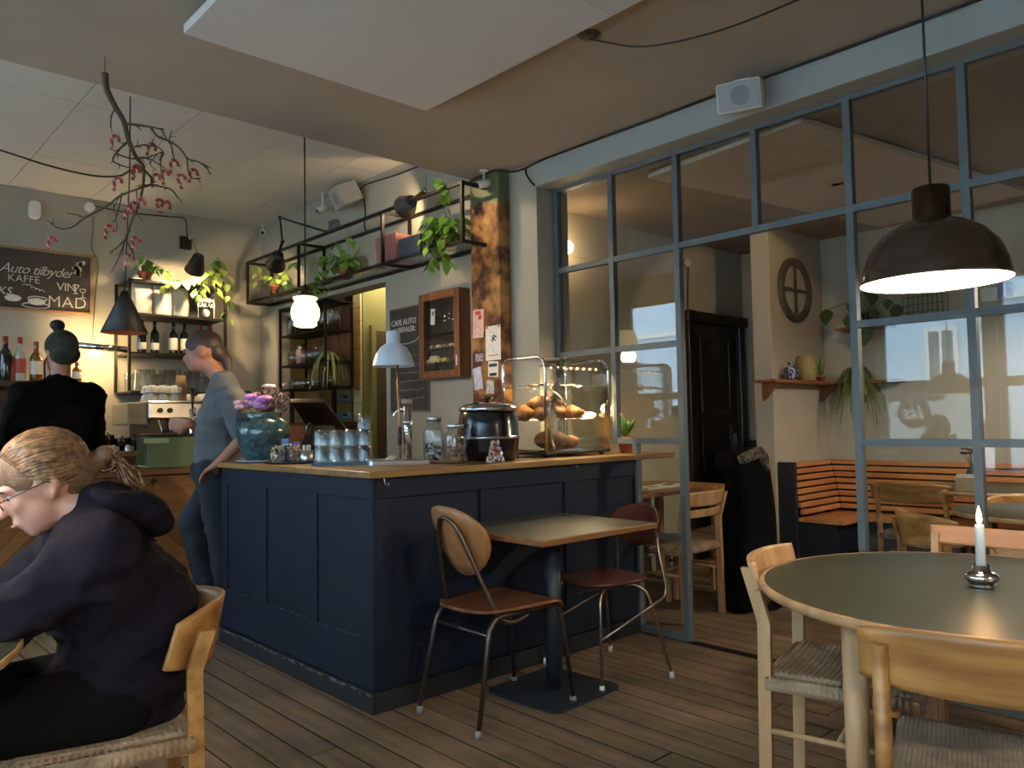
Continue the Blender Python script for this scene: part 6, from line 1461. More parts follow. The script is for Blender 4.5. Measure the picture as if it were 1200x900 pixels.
for k in range(8): hjar('low', hy0+.07+k*.102, hz[3], hx0+.09, 'low clear jar on the bottom hatch shelf', 'jars on the hatch shelf')
t = thing('pink_jar', 'jar of pink sugar on the middle hatch shelf', 'jar', (hx0+.09, hy0+.62, hz[2])); MB().lathe([(0, 0), (.05, 0), (.05, .13), (.035, .16), (0, .16)], n=18).build('jar', mat('pink_sugar', '#b58d7e', .5), t); MB().lathe([(.036, .16), (.038, .185), (0, .187)], n=18).build('lid', m_steel, t)
t = pot(Vector((hx0+.10, hy0+.10, hz[2])), .045, .075, 'spider plant with long pale leaves on the middle hatch shelf', m=m_white); mb = MB(); rg = random.Random(14); b0 = Vector((hx0+.10, hy0+.10, hz[2]+.07))
def spider(mb, b0, n, L, rg, drop=.35, w=.010):
    for k in range(n):
        a = rg.random()*6.28; l_ = L*rg.uniform(.5, 1.1); d = Vector((math.cos(a), math.sin(a), 0)); pts = [b0+d*l_*u*.75+Vector((0, 0, l_*(.75*u-1.6*u*u*(1+drop*rg.random())))) for u in [i/7 for i in range(8)]]
        vs = []; s = d.cross(Vector((0, 0, 1)))
        for i, p in enumerate(pts): ww = w*(1-(i/7)**2)+.001; vs += [p-s*ww, p+s*ww]
        mb.add(vs, [(2*i, 2*i+1, 2*i+3, 2*i+2) for i in range(7)], True)
spider(mb, b0, 46, .30, rg); mb.build('leaves', mat('pale_spider_leaf', '#9a9a5a', .5, var=.25, scale=20), t, world=True)
# lamps at the kitchen opening
q = P(399, 351, X=3.75); t = thing('spot_fixture', 'white and black spot lamp under the kitchen opening lintel', 'lamp', q); MB().tube([q+Vector((0, .09, 0)), q], .03, 16).build('body', m_white, t, world=True); MB().tube([q, q+Vector((-.02, -.06, .004))], .032, 16).build('black_head', m_blackp, t, world=True); MB().tube([q+Vector((0, .04, .02)), Vector((q.x, q.y+.04, 2.72))], .006, 6).build('stem', m_black, t, world=True)
q = P(431, 360, X=4.2); t = thing('amber_lamp', 'small amber glass lamp hanging in the kitchen', 'lamp', q); MB().lathe([(.0, .05), (.045, .045), (.05, 0), (.046, -.06), (0, -.065)], c=q, n=20).build('shade', mat('amber_lamp_glass', '#b5661c', .4, emit=(1.0, .42, .08), estr=.5), t, world=True); MB().tube([q+Vector((0, 0, .05)), Vector((q.x, q.y, 2.72))], .004, 6).build('cord', m_cable, t, world=True)
light('AREA', 'kitchen_ceiling_light', (4.3, 6.3, 2.68), 14, (1.0, .86, .62), .9, look=(4.3, 6.3, 0))
t = thing('kitchen_lamp', 'flat white ceiling lamp in the kitchen', 'lamp', (4.3, 6.3, 2.72)); MB().bb(3.9, 4.7, 6.2, 6.4, 2.69, 2.72).build('diffuser', mat('lamp_diffuser', '#fff4e0', .5, emit=(1, .86, .62), estr=3), t, world=True)
# ================================================================== glazed room behind the partition
m_slat = wood('red_oak_slat', '#a5683c', '#c48a58', 'x', rough=.4); m_slaty = wood('red_oak_slat_cross', '#a5683c', '#c48a58', 'y', rough=.4)
m_dnavy = mat('deep_navy_base', '#151b26', .5, var=.1)
bxl = P(924, 547, Y=3.03).x
bn = thing('corner_bench', 'corner bench with slatted oak back and navy base along the walls', 'bench', (6.2, 2.6, 0))
MB().bb(bxl, X2-.005, 2.66, 3.105, 0, .42).bb(6.10, X2-.005, YF+.3, 2.66, 0, .42).build('base', m_dnavy, bn, world=True)
MB().bb(bxl-.03, bxl, 2.96, 3.105, 0, .875).build('end_panel', m_dnavy, bn, world=True, bev=.004)
MB().bb(bxl, X2-.005, 3.075, 3.105, .42, .86).bb(X2-.035, X2-.005, YF+.3, 3.075, .42, .86).build('back_core', m_dnavy, bn, world=True)
MB().bb(bxl-.02, 6.03, 2.60, 2.955, .42, .45).bb(6.03, 6.45, 2.2, 3.0, .42, .45).build('seat_board', m_slat, bn, world=True, bev=.004)
MB().bb(6.03, 6.45, YF+.3, 2.198, .42, .45).build('seat_board', m_slaty, bn, world=True, bev=.004)
for k in range(8):
    z = .475+k*.05; off = .018*k                      # the back leans towards the wall
    MB().bb(bxl, 6.34+off, 2.915+off, 2.945+off, z, z+.038).build('slat', m_slat, bn, world=True, bev=.004)
    MB().bb(6.34+off, 6.37+off, YF+.3, 2.915+off, z, z+.038).build('slat', m_slaty, bn, world=True, bev=.004)
for x in (bxl+.1, 6.2): MB().add([(x, 2.945, .45), (x+.03, 2.945, .45), (x+.03, 3.075, .86), (x, 3.075, .86), (x, 3.075, .45), (x+.03, 3.075, .45)], [(0, 1, 2, 3), (0, 4, 5, 1), (0, 3, 4), (1, 5, 2), (3, 2, 5, 4)]).build('rib', m_dnavy, bn, world=True)
# round barred mirror on the stub wall
q = P(931, 340, Y=3.10); rm = thing('round_mirror', 'round grey wood mirror with crossed bars on the beige wall', 'mirror', (q.x, 3.108, q.z))
Rm = Matrix.Rotation(PI/2, 4, 'X'); m_gwood = wood('grey_weathered_wood', '#3a362e', '#57503f', 'x', rough=.7)
MB().lathe([(.20, .0), (.205, .03), (.235, .036), (.262, .028), (.266, .0)], n=48, T=Rm).build('ring', m_gwood, rm)
MB().lathe([(0, .006), (.2, .006)], n=40, T=Rm).build('mirror_glass', mat('beige_reflection', '#a9a491', .35, .2, var=.1), rm)  # the reflected beige wall is put into the disc's colour
MB().box((0, -.018, 0), (.40, .02, .018)).box((0, -.018, 0), (.018, .021, .40)).build('cross_bars', m_gwood, rm)
# corner wall shelf
q = P(907, 444, Y=2.95); zs = q.z; xs0 = q.x; m_pine = wood('reddish_pine', '#6e4020', '#8a5630', 'x', rough=.5)
sf = thing('corner_shelf', 'reddish wooden shelf running round the corner under the mirror', 'shelf', (6.0, 3.0, zs))
MB().bb(xs0, X2-.002, 2.94, 3.108, zs-.022, zs).build('board', m_pine, sf, world=True, bev=.003); MB().bb(6.38, X2-.002, 2.45, 2.938, zs-.022, zs).build('board', m_pine, sf, world=True, bev=.003)
for x in (xs0+.1, 6.45):
    T = Matrix(((0, 0, 1, x), (1, 0, 0, 3.108), (0, 1, 0, zs-.022), (0, 0, 0, 1))); MB().prism([(0, 0), (-.14, 0), (-.12, -.03), (-.02, -.13), (0, -.14)], 0, .022, T).build('bracket', m_pine, sf, world=True)
def shelf_at(x): return P(x, 444, Y=3.03)
q = shelf_at(927); t = thing('blue_white_vase', 'small blue and white patterned vase on the corner shelf', 'vase', (q.x, 3.03, zs)); MB().lathe([(0, 0), (.03, 0), (.034, .006), (.06, .05), (.062, .075), (.045, .105), (.022, .118), (.02, .135), (.032, .145), (.028, .146), (.016, .13), (0, .12)], n=28).build('body', mat('blue_white_pattern', '#262c52', .2, col2='#a8adbd', scale=40, contrast=(.5, .6), coat=.3), t)
q = shelf_at(946); t = thing('tan_jug', 'tan textured pottery jar on the corner shelf', 'jar', (q.x, 3.03, zs)); MB().lathe([(0, 0), (.06, 0), (.066, .01), (.078, .08), (.08, .13), (.07, .18), (.055, .2), (.058, .208), (.05, .21), (.045, .2), (0, .19)], n=32).build('body', mat('tan_pottery', '#8f7c48', .5, var=.2, scale=60, bump=.4, bscale=80), t)
q = shelf_at(962); t = pot(Vector((q.x, 3.03, zs)), .04, .05, 'low succulent in a shallow pot on the corner shelf'); mb = MB(); rg = random.Random(5)
for k in range(9): a = k*.7; leaf_mesh(mb, (0, 0, .04), (.05*math.cos(a), .05*math.sin(a), .10+.06*(k % 3)), .02)
mb.build('leaves', m_leaf, t)
q = P(990, 446, X=6.46); t = pot(Vector((6.46, 2.80, zs)), .06, .09, 'bushy grass-like plant trailing over the corner shelf'); mb = MB(); rg = random.Random(19); spider(mb, Vector((6.46, 2.80, zs+.09)), 120, .34, rg, .6, .006); mb.build('leaves', mat('grass_leaf', '#5d6b2a', .5, var=.3, scale=20), t, world=True)
# heart-leaf plant on a small upper shelf
q = P(1000, 384, X=6.45); s2 = thing('small_shelf', 'small reddish shelf holding the heart-leaf plant', 'shelf', (6.45, q.y, q.z)); MB().bb(6.36, X2-.002, q.y-.30, q.y+.12, q.z-.02, q.z).build('board', m_pine, s2, world=True, bev=.003); MB().bb(6.46, X2-.002, q.y-.1, q.y-.08, q.z-.1, q.z-.02).build('bracket', m_pine, s2, world=True)
hp = pot(Vector((6.45, q.y-.14, q.z)), .065, .11, 'heart-leaf plant with big dark leaves on the small upper shelf', m=mat('dark_brown_pot', '#2c1c12', .6))
m_hl = mat('dark_heart_leaf', '#2b451d', .35, var=.3, scale=10)
for (x, y, X_, s) in ((968, 372, 6.3, .13), (998, 362, 6.3, .10), (1005, 385, 6.28, .10), (1012, 393, 6.25, .15), (1022, 352, 6.35, .10), (1050, 366, 6.3, .12), (1003, 350, 6.35, .09), (1024, 372, 6.3, .09), (1040, 360, 6.35, .08), (995, 378, 6.3, .12), (1016, 346, 6.4, .08)):
    p = P(x, y-8, X=X_); b0 = Vector((6.45, hp.location.y, q.z+.10)); MB().tube(smooth_path([b0, (b0+p)/2+Vector((0, 0, .07)), p], 5), .0035, 6).build('stalk', m_stem, hp, world=True)
    mb = MB(); leaf_mesh(mb, p, p+Vector((-.15, .02*random.uniform(-1, 1), -1)).normalized()*s, s*.95, up=Vector((1, 0, .3)), heart=True); mb.build('leaf', m_hl, hp, world=True)
# wire basket grid on the far wall
a, b = P(1063, 342, X=6.5), P(1110, 372, X=6.5); wg = thing('wire_basket', 'black wire basket hung on the far wall of the glazed room', 'basket', (6.5, (a.y+b.y)/2, b.z))
mb = MB(); xx = (6.53, 6.38)
for i in range(9):
    y = a.y+(b.y-a.y)*i/8; mb.tube([(6.40, y, a.z+.05), (6.40, y, b.z), (6.53, y, b.z), (6.53, y, a.z+.05)], .002, 4)
for i in range(6):
    z = b.z+(a.z+.05-b.z)*i/5; mb.tube([(6.53, a.y, z), (6.40, a.y, z), (6.40, b.y, z), (6.53, b.y, z)], .002, 4)
mb.build('wire_mesh', m_black, wg, world=True); MB().tube([(6.40, a.y, a.z+.05), (6.40, b.y, a.z+.05), (6.545, b.y, a.z+.05), (6.545, a.y, a.z+.05)], .004, 6, closed=True).build('rim', m_black, wg, world=True)
# sheets on the far wall standing in for papers mirrored in the glass
a, b = P(1150, 338, X=6.53), P(1215, 356, X=6.53)
for k, (x, y, w_, h_, mm) in enumerate(((1160, 345, .12, .10, m_paper), (1178, 340, .10, .12, mat('lilac_sheet', '#8f8fae', .8)), (1192, 337, .14, .13, m_paper))):
    q = P(x, y, X=6.545); t = thing('mirrored_sheet', ('white sheet for a mirrored paper on the far wall near the wire basket', 'lilac sheet for a mirrored paper between two white ones', 'white sheet with a red mark for a mirrored paper on the far wall')[k], 'note', q); MB().box((0, 0, 0), (.002, w_, h_)).build('sheet', mm, t)
    if k == 2: MB().cyl((-.001, .02, 0), (-.003, .02, 0), .02, n=14).build('red_mark', redink, t)
# tables and chairs there
def round_table2(c, r, z, label, ped=True):
    t = thing('round_table', label, 'table', (c[0], c[1], 0)); MB().lathe([(0, z-.025), (r-.015, z-.025), (r, z-.015), (r, z-.002), (r-.006, z), (0, z)], n=48).build('tabletop', m_green, t)
    MB().lathe([(r-.012, z-.028), (r+.004, z-.018), (r+.004, z-.002), (r, z-.001)], n=48).build('edge_band', m_oak, t)
    MB().lathe([(.05, z-.03), (.04, z-.08), (.032, z-.2), (.034, .1), (.05, .03)], n=20).build('pedestal', m_iron, t); MB().lathe([(0, .03), (.05, .03), (.22, .012), (.24, .004), (.24, 0), (0, 0)], n=32).build('foot_plate', m_iron, t)
    return t
c = P(1150, 561, X=5.83); T2 = (5.62, c.y*5.62/5.83); T2 = (5.78, 1.66); round_table2(T2, .44, .74, 'round green table in front of the slatted corner bench')
q = P(1140, 545, X=5.55); t = thing('flower_bottle', 'small grey-green bottle vase with dried flowers on the bench table', 'vase', (5.60, q.y*5.6/5.55, .74)); MB().lathe([(0, 0), (.04, 0), (.045, .01), (.045, .09), (.03, .13), (.018, .145), (.018, .16), (.014, .16), (0, .14)], n=20).build('bottle', mat('grey_green_glass', '#4a5650', .2, coat=.3), t)
mb = MB(); rg = random.Random(41)
for k in range(10): a = k*.63; p_ = Vector((.05*math.cos(a), .05*math.sin(a), .22+.06*rg.random())); mb.tube([(0, 0, .13), p_], .0015, 4); bloom(mb, p_, .022, 5, rg)
mb.build('dried_flowers', mat('dried_mauve_flower', '#6b4a48', .8, var=.3), t)
q = P(1131, 562, X=5.4); t = thing('napkin_box', 'cream paper napkin holder on the bench table', 'napkin holder', (5.42, q.y, .74)); MB().box((0, 0, .045), (.06, .115, .09)).build('holder', mat('cream_card', '#b7a077', .7), t, bev=.004); MB().box((0, 0, .098), (.045, .10, .016)).build('napkins', m_paper, t)
cy = P(1063, 560, X=5.38).y; wood_chair('dining_chair', 'oak chair with wide back board and woven seat facing the corner bench', (5.62, cy, 0), .06, 'j')
wood_chair('dining_chair', 'dark oak chair with wide back board beyond the bench table', (5.76, .98, 0), 1.5, 'j')
T3 = (4.52, 1.06); round_table2(T3, .40, .74, 'round green table just behind the partition glass')
wood_chair('dining_chair', 'orange ply-backed chair at the table just behind the partition glass', (4.20, 1.33, 0), -.75, 'w'); wood_chair('dining_chair', 'orange ply-backed chair standing between the two green tables in the glazed room', (5.0, 1.22, 0), 3.5, 'w')
# wall table with papers, its chair and the coat chair
wt_ = thing('wall_table', 'oak table with papers against the side wall beside the bar end', 'table', (4.5, 3.5, 0)); MB().bb(3.86, 5.10, 3.15, 3.84, .712, .74).build('tabletop', m_oakh, wt_, world=True, bev=.006)
for x in (3.95, 5.02):
    for y in (3.25, 3.76): MB().bb(x-.025, x+.025, y-.025, y+.025, 0, .712).build('leg', m_oak, wt_, world=True)
for k, (x, y, rz, lab) in enumerate(((4.12, 3.36, .2, 'thick folded newspaper on the wall table'), (4.42, 3.38, -.1, 'open magazine on the wall table beside the newspaper'), (4.72, 3.42, .3, 'loose leaflet on the wall table near the dark coat'))):
    t = thing('newspaper', lab, 'newspaper', (x, y, .74), rz); MB().box((0, 0, .012 if k == 0 else .005), (.28, .2, .022 if k == 0 else .008)).build('pages', m_paper, t, bev=.002); MB().box((0, .02, .0235 if k == 0 else .0095), (.2, .06, .001)).build('print_block', mat('grey_print', '#77746c', .8), t)
wood_chair('dining_chair', 'pale oak two-rail chair with woven seat at the wall table', (4.13, 2.99, 0), PI/2+.02, 'c'); cc = wood_chair('dining_chair', 'oak chair hidden under the long dark coat at the wall table', (4.66, 3.0, 0), PI/2, 'c')
ck = P(862, 600, Y=2.80); g = []
cx = 4.62; rows = []
for i in range(15):                                   # coat hanging over the chair back down to the floor
    u = i/14; row = []
    z = 1.0-.02-(u*1.0)*.97 if u > .12 else .86+.12*math.sin(u/.12*1.57)
    wd = .16+.10*u**.7; dp = .10+.07*u
    for j in range(25):
        a = 2*PI*j/24; rr_ = 1+.10*math.sin(a*5+u*3)+.05*math.sin(a*9-u*5)
        row.append((cx+wd*math.cos(a)*rr_, 2.74+dp*math.sin(a)*rr_, z))
    rows.append(row)
mbc = MB().sheet(rows); mbc.add(rows[0], [tuple(range(25))]); m_coat = mat('black_wool', '#060606', .95, var=.3, scale=20, spec=.1)
ct_ = solo(mbc, 'coat', m_coat, 'long black coat draped over a chair down to the floor', 'coat')
me = blob([('e', (cx-.12, 2.78, .93), (.15, .10, .09)), ('e', (cx+.08, 2.76, .95), (.14, .11, .08)), ('e', (cx, 2.74, .88), (.2, .12, .12))], .015, 4); o = meshobj(me, 'collar_folds', m_coat, ct_)
me = blob([('c', (cx-.16, 2.68, .96), (cx-.02, 2.64, 1.0), .035, .04), ('c', (cx-.02, 2.64, 1.0), (cx+.02, 2.62, .9), .04, .03)], .009, 3); sc_ = meshobj(me, 'scarf', mat('patterned_scarf', '#5d5148', .9, col2='#2a2420', scale=40, contrast=(.45, .55))); tag(sc_, 'patterned grey-brown scarf lying on the black coat', 'scarf')
lcab = thing('black_cabinet', 'low black cabinet in the passage beside the black door', 'cabinet', (6.48, 3.5, .35)); MB().bb(6.40, X2-.002, 3.30, 3.80, 0, 1.02).build('carcass', m_door, lcab, world=True, bev=.004); MB().bb(6.385, 6.40, 3.31, 3.54, .05, .98).build('door', m_door, lcab, world=True, bev=.003); MB().bb(6.385, 6.40, 3.56, 3.79, .05, .98).build('door', m_door, lcab, world=True, bev=.003)
# half-hidden wall globe, ceiling panel and lamps of the glazed room
q = P(664, 290, Y=3.83); t = thing('wall_globe_lamp', 'small lit globe lamp on the side wall, half hidden by the wall edge', 'lamp', q); MB().sph(q, .05, 20, 12).build('globe', mat('warm_globe', '#ffe8c0', .4, emit=(1.0, .72, .4), estr=6), t, world=True); MB().cyl(q+Vector((0, .04, 0)), Vector((q.x, Y2, q.z)), .025).build('wall_mount', m_white, t, world=True)
light('POINT', 'wall_globe_light', q+Vector((.0, -.12, 0)), 2.0, WARM, .05)
pz = 2.71; pr = [P(759, 209, Z=pz), P(939, 143, Z=pz), P(1124, 200, Z=pz)]; p4 = pr[0]+(pr[2]-pr[1])*1.62; pr[2] = pr[1]+(pr[2]-pr[1])*1.62
o = MB().add([pr[0], pr[1], pr[2], p4]+[v+Vector((0, 0, .03)) for v in (pr[0], pr[1], pr[2], p4)], [(0, 3, 2, 1), (4, 5, 6, 7), (0, 1, 5, 4), (1, 2, 6, 5), (2, 3, 7, 6), (3, 0, 4, 7)])
solo(o, 'ceiling_panel', mat('beige_acoustic_panel', '#b3a698', .9, var=.03), 'beige acoustic panel under the ceiling of the glazed room', 'ceiling panel')
dome_pendant('dome_pendant', 'brown dome pendant over the green tables of the glazed room', (5.35, .75, 2.0), Z2, 45)
q = P(805, 308, Y=3.86); t = thing('door_sensor', 'round white sensor with a cable beside the black door', 'sensor', q); MB().cyl(q, q+Vector((0, -.02, 0)), .035, n=20).build('disc', m_white, t, world=True); MB().tube([q+Vector((.01, -.005, -.02)), P(806, 340, Y=3.87), P(806, 366, Y=3.87)], .005, 6).build('cable', m_cable, t, world=True)
ds = light('SPOT', 'added_passage_spot', (4.9, 2.2, 2.70), 16, WARM, .04, look=(6.0, 3.88, 1.5), spot=70)  # added spot with no visible source, warms the passage wall
t = thing('ceiling_spot', 'added small white ceiling spot warming the passage to the black door', 'lamp', (4.9, 2.2, Z2)); MB().cyl((4.9, 2.2, 2.71), (4.9, 2.2, Z2), .035, n=20).build('can', m_white, t, world=True)
# ================================================================== people
from mathutils import noise as mnoise
m_skin = mat('skin', '#c08a72', .5, var=.05, scale=12, sss=.08); m_skind = mat('tanned_skin', '#9c6a52', .5, var=.05, scale=12)
def hand_prims(w, d, n, s=1.0, curl=.5, thumb_side=1):
    """palm and five bent fingers: w wrist, d pointing direction, n palm normal (towards what it holds)"""
    w = Vector(w); d = Vector(d).normalized(); n = Vector(n); n = (n-d*n.dot(d)).normalized(); side = d.cross(n)*thumb_side
    out = [('c', w, w+d*.03*s, .024*s, .026*s)]
    for k, off in enumerate((-.03, -.01, .01, .03)):
        base = w+d*.085*s+side*(-off)*s
        out.append(('c', w+d*.03*s+side*(-off*.6)*s, base, .017*s, .0125*s))
        L = (.062, .072, .068, .052)[k]*s; p = base; a = 0
        for seg, f in enumerate((.45, .32, .23)):
            a += curl*(.8 if seg else .5); q = p+(d*math.cos(a)+n*math.sin(a))*L*f*1.25; out.append(('c', p, q, .0098*s-.0008*seg, .0092*s-.0010*seg)); p = q
    t0 = w+d*.03*s+side*.028*s; t1 = t0+(d*.6+side*.7+n*.35).normalized()*.035*s; t2 = t1+(d*.85+side*.1+n*.5).normalized()*.03*s
    out += [('c', w+d*.02*s+side*.012*s, t0, .018*s, .015*s), ('c', t0, t1, .0135*s, .0115*s), ('c', t1, t2, .0112*s, .0095*s)]
    return out
def head_prims(c, fwd, up, s=1.0):
    """head with brow, nose, lips, chin and ears; c = centre of the skull"""
    c = Vector(c); f = Vector(fwd).normalized(); u = Vector(up); u = (u-f*u.dot(f)).normalized(); l = u.cross(f)
    R = Matrix((f, l, u)).transposed(); A = lambda a, b, d: c+(f*a+l*b+u*d)*s
    out = [('e', A(-.012, 0, .02), (.098*s, .077*s, .092*s), R), ('e', A(.03, 0, -.045), (.062*s, .058*s, .07*s), R), ('e', A(.062, 0, -.088), (.026*s, .03*s, .024*s), R),
           ('e', A(.075, 0, .022), (.02*s, .05*s, .014*s), R), ('c', A(.088, 0, .005), A(.110, 0, -.028), .0085*s, .0125*s), ('e', A(.092, 0, -.058), (.012*s, .022*s, .007*s), R), ('e', A(.089, 0, -.070), (.012*s, .02*s, .007*s), R), ('e', A(.07, .034, -.02), (.02*s, .018*s, .02*s), R), ('e', A(.07, -.034, -.02), (.02*s, .018*s, .02*s), R)]
    for sd in (-1, 1): out += [('c', A(-.018, sd*.080, .018), A(.004, sd*.079, .026), .0085*s, .0075*s), ('c', A(.004, sd*.079, .026), A(.012, sd*.077, .006), .0075*s, .006*s), ('c', A(-.018, sd*.080, .018), A(-.016, sd*.080, -.008), .0085*s, .0075*s), ('c', A(-.016, sd*.080, -.008), A(.002, sd*.076, -.034), .0075*s, .0085*s), ('e', A(-.003, sd*.073, .0), (.016*s, .007*s, .026*s), R)]
    return out, A, R
def face_details(A, s, parent, mb_eye=True):
    for sd in (-1, 1):
        MB().sph(A(.0735, sd*.027, .004), .0105*s, 12, 8).build('eye', mat('eye_white', '#c9c2b8', .2), parent); MB().sph(A(.0815, sd*.0285, .003), .0048*s, 10, 6).build('iris', mat('dark_iris', '#2a2420', .2), parent)
        MB().tube([A(.096, sd*.014, .024), A(.096, sd*.03, .029), A(.083, sd*.05, .023)], [.0028*s, .0036*s, .002*s], 6).build('eyebrow', mat('brown_brow', '#4a3524', .8), parent)
    MB().tube([A(.0985, .02, -.0635), A(.1045, 0, -.0632), A(.0985, -.02, -.0635)], [.002*s, .0042*s, .002*s], 6).build('lips', mat('lip', '#9a5a50', .5), parent)
def person(label, body, voxel=.011, m=m_skin, smooth=4):
    o = meshobj(blob(body, voxel, smooth), 'person', m); return tag(o, label, 'person')
def garment(o, name, prims, m, voxel=.013, smooth=5, wrinkle=0.0):
    me = blob(prims, voxel, smooth)
    if wrinkle:                                        # soft folds pressed into the cloth
        for v in me.vertices:
            c = v.co; k = 1-abs(mnoise.noise(Vector((c.x*5+c.z*4, c.y*5, c.z*11-c.x*5)))); k2 = 1-abs(mnoise.noise(Vector((c.x*9-c.z*6+4, c.y*9, c.z*15))))
            v.co = c+v.normal*wrinkle*((k**4-.45)+.45*(k2**4-.45))
        me.update()
    g = meshobj(me, name, m); g.parent = o; return g
Zv = Vector((0, 0, 1))
# ---------------- guest in the dark hoodie
GF = Vector((math.cos(math.radians(172)), math.sin(math.radians(172)), 0)); GL = Vector((-GF.y, GF.x, 0))    # facing, her left (towards the camera)
hip = Vector((.635, 2.28, .53)); chest = P(122, 690, D=2.08); neckb = P(116, 605, D=2.06); hc = P(51, 565, D=2.02)
chest.z = min(chest.z, .86)
hf = (GF+Vector((0, 0, -.52))+GL*.02).normalized(); hp_, HA, HR = head_prims(hc, hf, Zv, 1.05)
shL, shR = neckb+GL*.17+GF*.02+Vector((0, 0, -.075)), neckb-GL*.17+GF*.02+Vector((0, 0, -.075))
elL, elR = P(-15, 742, D=1.82), P(-10, 720, D=2.35); wrL, wrR = P(-115, 742, D=1.95), P(-110, 730, D=2.3)
kn = [hip+GF*.42+GL*sd*.10+Vector((0, 0, .0)) for sd in (1, -1)]; an = [k_+GF*.04+Vector((0, 0, -.44)) for k_ in kn]
body = hp_+[('c', neckb, hc+Vector((0, 0, -.05))-hf*.02, .052, .05), ('c', chest, neckb, .10, .056), ('c', hip, chest, .12, .10), ('c', shL, elL, .045, .038), ('c', elL, wrL, .036, .026), ('c', shR, elR, .045, .038), ('c', elR, wrR, .036, .026), ('c', shL, shR, .06, .06)]
body += hand_prims(wrL, GF*1.0+Vector((0, 0, -.1)), Vector((0, 0, -1)), 1.0, .35, -1)+hand_prims(wrR, GF+Vector((0, 0, -.1)), Vector((0, 0, -1)), 1.0, .35, 1)
for sd in (0, 1): body += [('c', hip+GL*(.09 if sd == 0 else -.09), kn[sd], .07, .05), ('c', kn[sd], an[sd], .05, .04), ('c', an[sd], an[sd]+GF*.15+Vector((0, 0, -.03)), .035, .03)]
g1 = person('seated guest in a dark hoodie and glasses leaning over a table', body, .0085)
face_details(HA, 1.05, g1)
m_hood = mat('charcoal_hoodie', '#15111a', .95, var=.18, scale=6, bump=.8, bscale=7, bdist=.035, spec=.15)
back = -GF
hd_ = [('c', hip+back*.03+Vector((0, 0, -.0)), hip+back*.04+Vector((0, 0, .20)), .165, .17), ('e', hip+back*.02+Vector((0, 0, .03)), (.18, .19, .14)), ('c', hip+back*.05+Vector((0, 0, .2)), chest+back*.02, .17, .16), ('c', chest, neckb+back*.015+Vector((0, 0, .015)), .16, .088), ('c', shL, shR, .10, .10), ('c', chest+GL*.08, shL, .13, .10), ('c', chest-GL*.08, shR, .13, .10), ('c', shL, elL, .092, .068), ('c', elL, wrL, .066, .048), ('c', shR, elR, .09, .068), ('c', elR, wrR, .066, .048)]
hz_ = garment(g1, 'hoodie', hd_, m_hood, .011, 9, .016)
nb = neckb+back*.008+Vector((0, 0, .060)); hoodp = []
for i in range(9):
    a = -1.9+3.8*i/8; hoodp.append(nb+(back*math.cos(a)*.088+GL*math.sin(a)*.105)+Vector((0, 0, -.035*math.cos(a)-.005)))
hrad = [.018+.030*math.sin(PI*i/8) for i in range(9)]
hood = [('c', hoodp[i], hoodp[i+1], hrad[i], hrad[i+1]) for i in range(8)]+[('e', nb+back*.095+Vector((0, 0, -.055)), (.065, .105, .050)), ('e', nb+back*.125+Vector((0, 0, -.085)), (.042, .09, .045))]
garment(g1, 'hood', hood, m_hood, .009, 8, .008)
garment(g1, 'trousers', [('c', hip+GL*.09, kn[0], .105, .075), ('c', hip-GL*.09, kn[1], .105, .075), ('c', kn[0], an[0]+Vector((0, 0, .04)), .075, .055), ('c', kn[1], an[1]+Vector((0, 0, .04)), .075, .055), ('e', hip, (.17, .17, .13))], mat('black_trousers', '#0b0b0c', .95, spec=.1), .015)
for sd in (0, 1): garment(g1, 'shoe', [('c', an[sd]+Vector((0, 0, -.03)), an[sd]+GF*.17+Vector((0, 0, -.05)), .045, .035), ('c', an[sd]+Vector((0, 0, .02)), an[sd]+Vector((0, 0, -.04)), .045, .045)], m_blackp, .012)
m_hair = mat('dark_blonde_hair', '#4a3220', .5, col2='#805d3c', scale=4, stretch=(1, 14, 14), detail=5, contrast=(.3, .75), bump=.3, bscale=16)
A = HA
hair = [('e', A(-.014, 0, .032), (.106, .085, .092), HR), ('e', A(-.05, 0, -.03), (.06, .066, .05), HR), ('e', A(-.07, 0, .005), (.055, .07, .065), HR), ('c', A(-.062, .05, .0), A(-.095, .02, -.02), .026, .03), ('c', A(-.062, -.05, .0), A(-.095, -.02, -.02), .026, .03), ('c', A(-.09, .0, -.015), A(-.125, .012, -.015), .034, .026), ('e', A(-.145, .014, -.006), (.026, .028, .028))]
garment(g1, 'hair', hair, m_hair, .008, 3)
HRg = random.Random(15); mb = MB(); l_f, l_l, l_u = HR.col[0], HR.col[1], HR.col[2]
bunc = A(-.124, .012, -.014)
for k in range(330):                                   # combed-back strands from the hairline to the hair tie
    th = HRg.uniform(-2.05, 2.05); s0 = Vector((.98-.22*abs(th)-.25*max(0, abs(th)-1.2)+HRg.uniform(-.35, .02), math.sin(th), math.cos(th))).normalized(); e0 = Vector((-1, HRg.uniform(-.12, .12), -.22+HRg.uniform(-.12, .12))).normalized()
    ang = s0.angle(e0); pts = []; lift = HRg.uniform(.0, .006); wob = HRg.uniform(-.06, .06)
    for i in range(10):
        t = i/9; d = (s0*math.sin((1-t)*ang)+e0*math.sin(t*ang))/max(.001, math.sin(ang)); d = (d+Vector((0, wob*math.sin(t*3.1), 0))).normalized()
        r_ = 1/math.sqrt((d.x/.110)**2+(d.y/.088)**2+(d.z/.096)**2)+lift*math.sin(t*3.1); pts.append(A(-.014+d.x*r_/1.05, d.y*r_/1.05, .032+d.z*r_/1.05))
    pts.append(bunc); mb.tube(pts, [.0016]+[.0032]*9+[.0024], 5)
o = mb.build('hair_strands', mat('hair_strand', '#4d3522', .45, col2='#8f6a45', scale=60, detail=2, contrast=(.35, .65))); o.parent = g1; o['kind'] = 'stuff'
mb = MB()
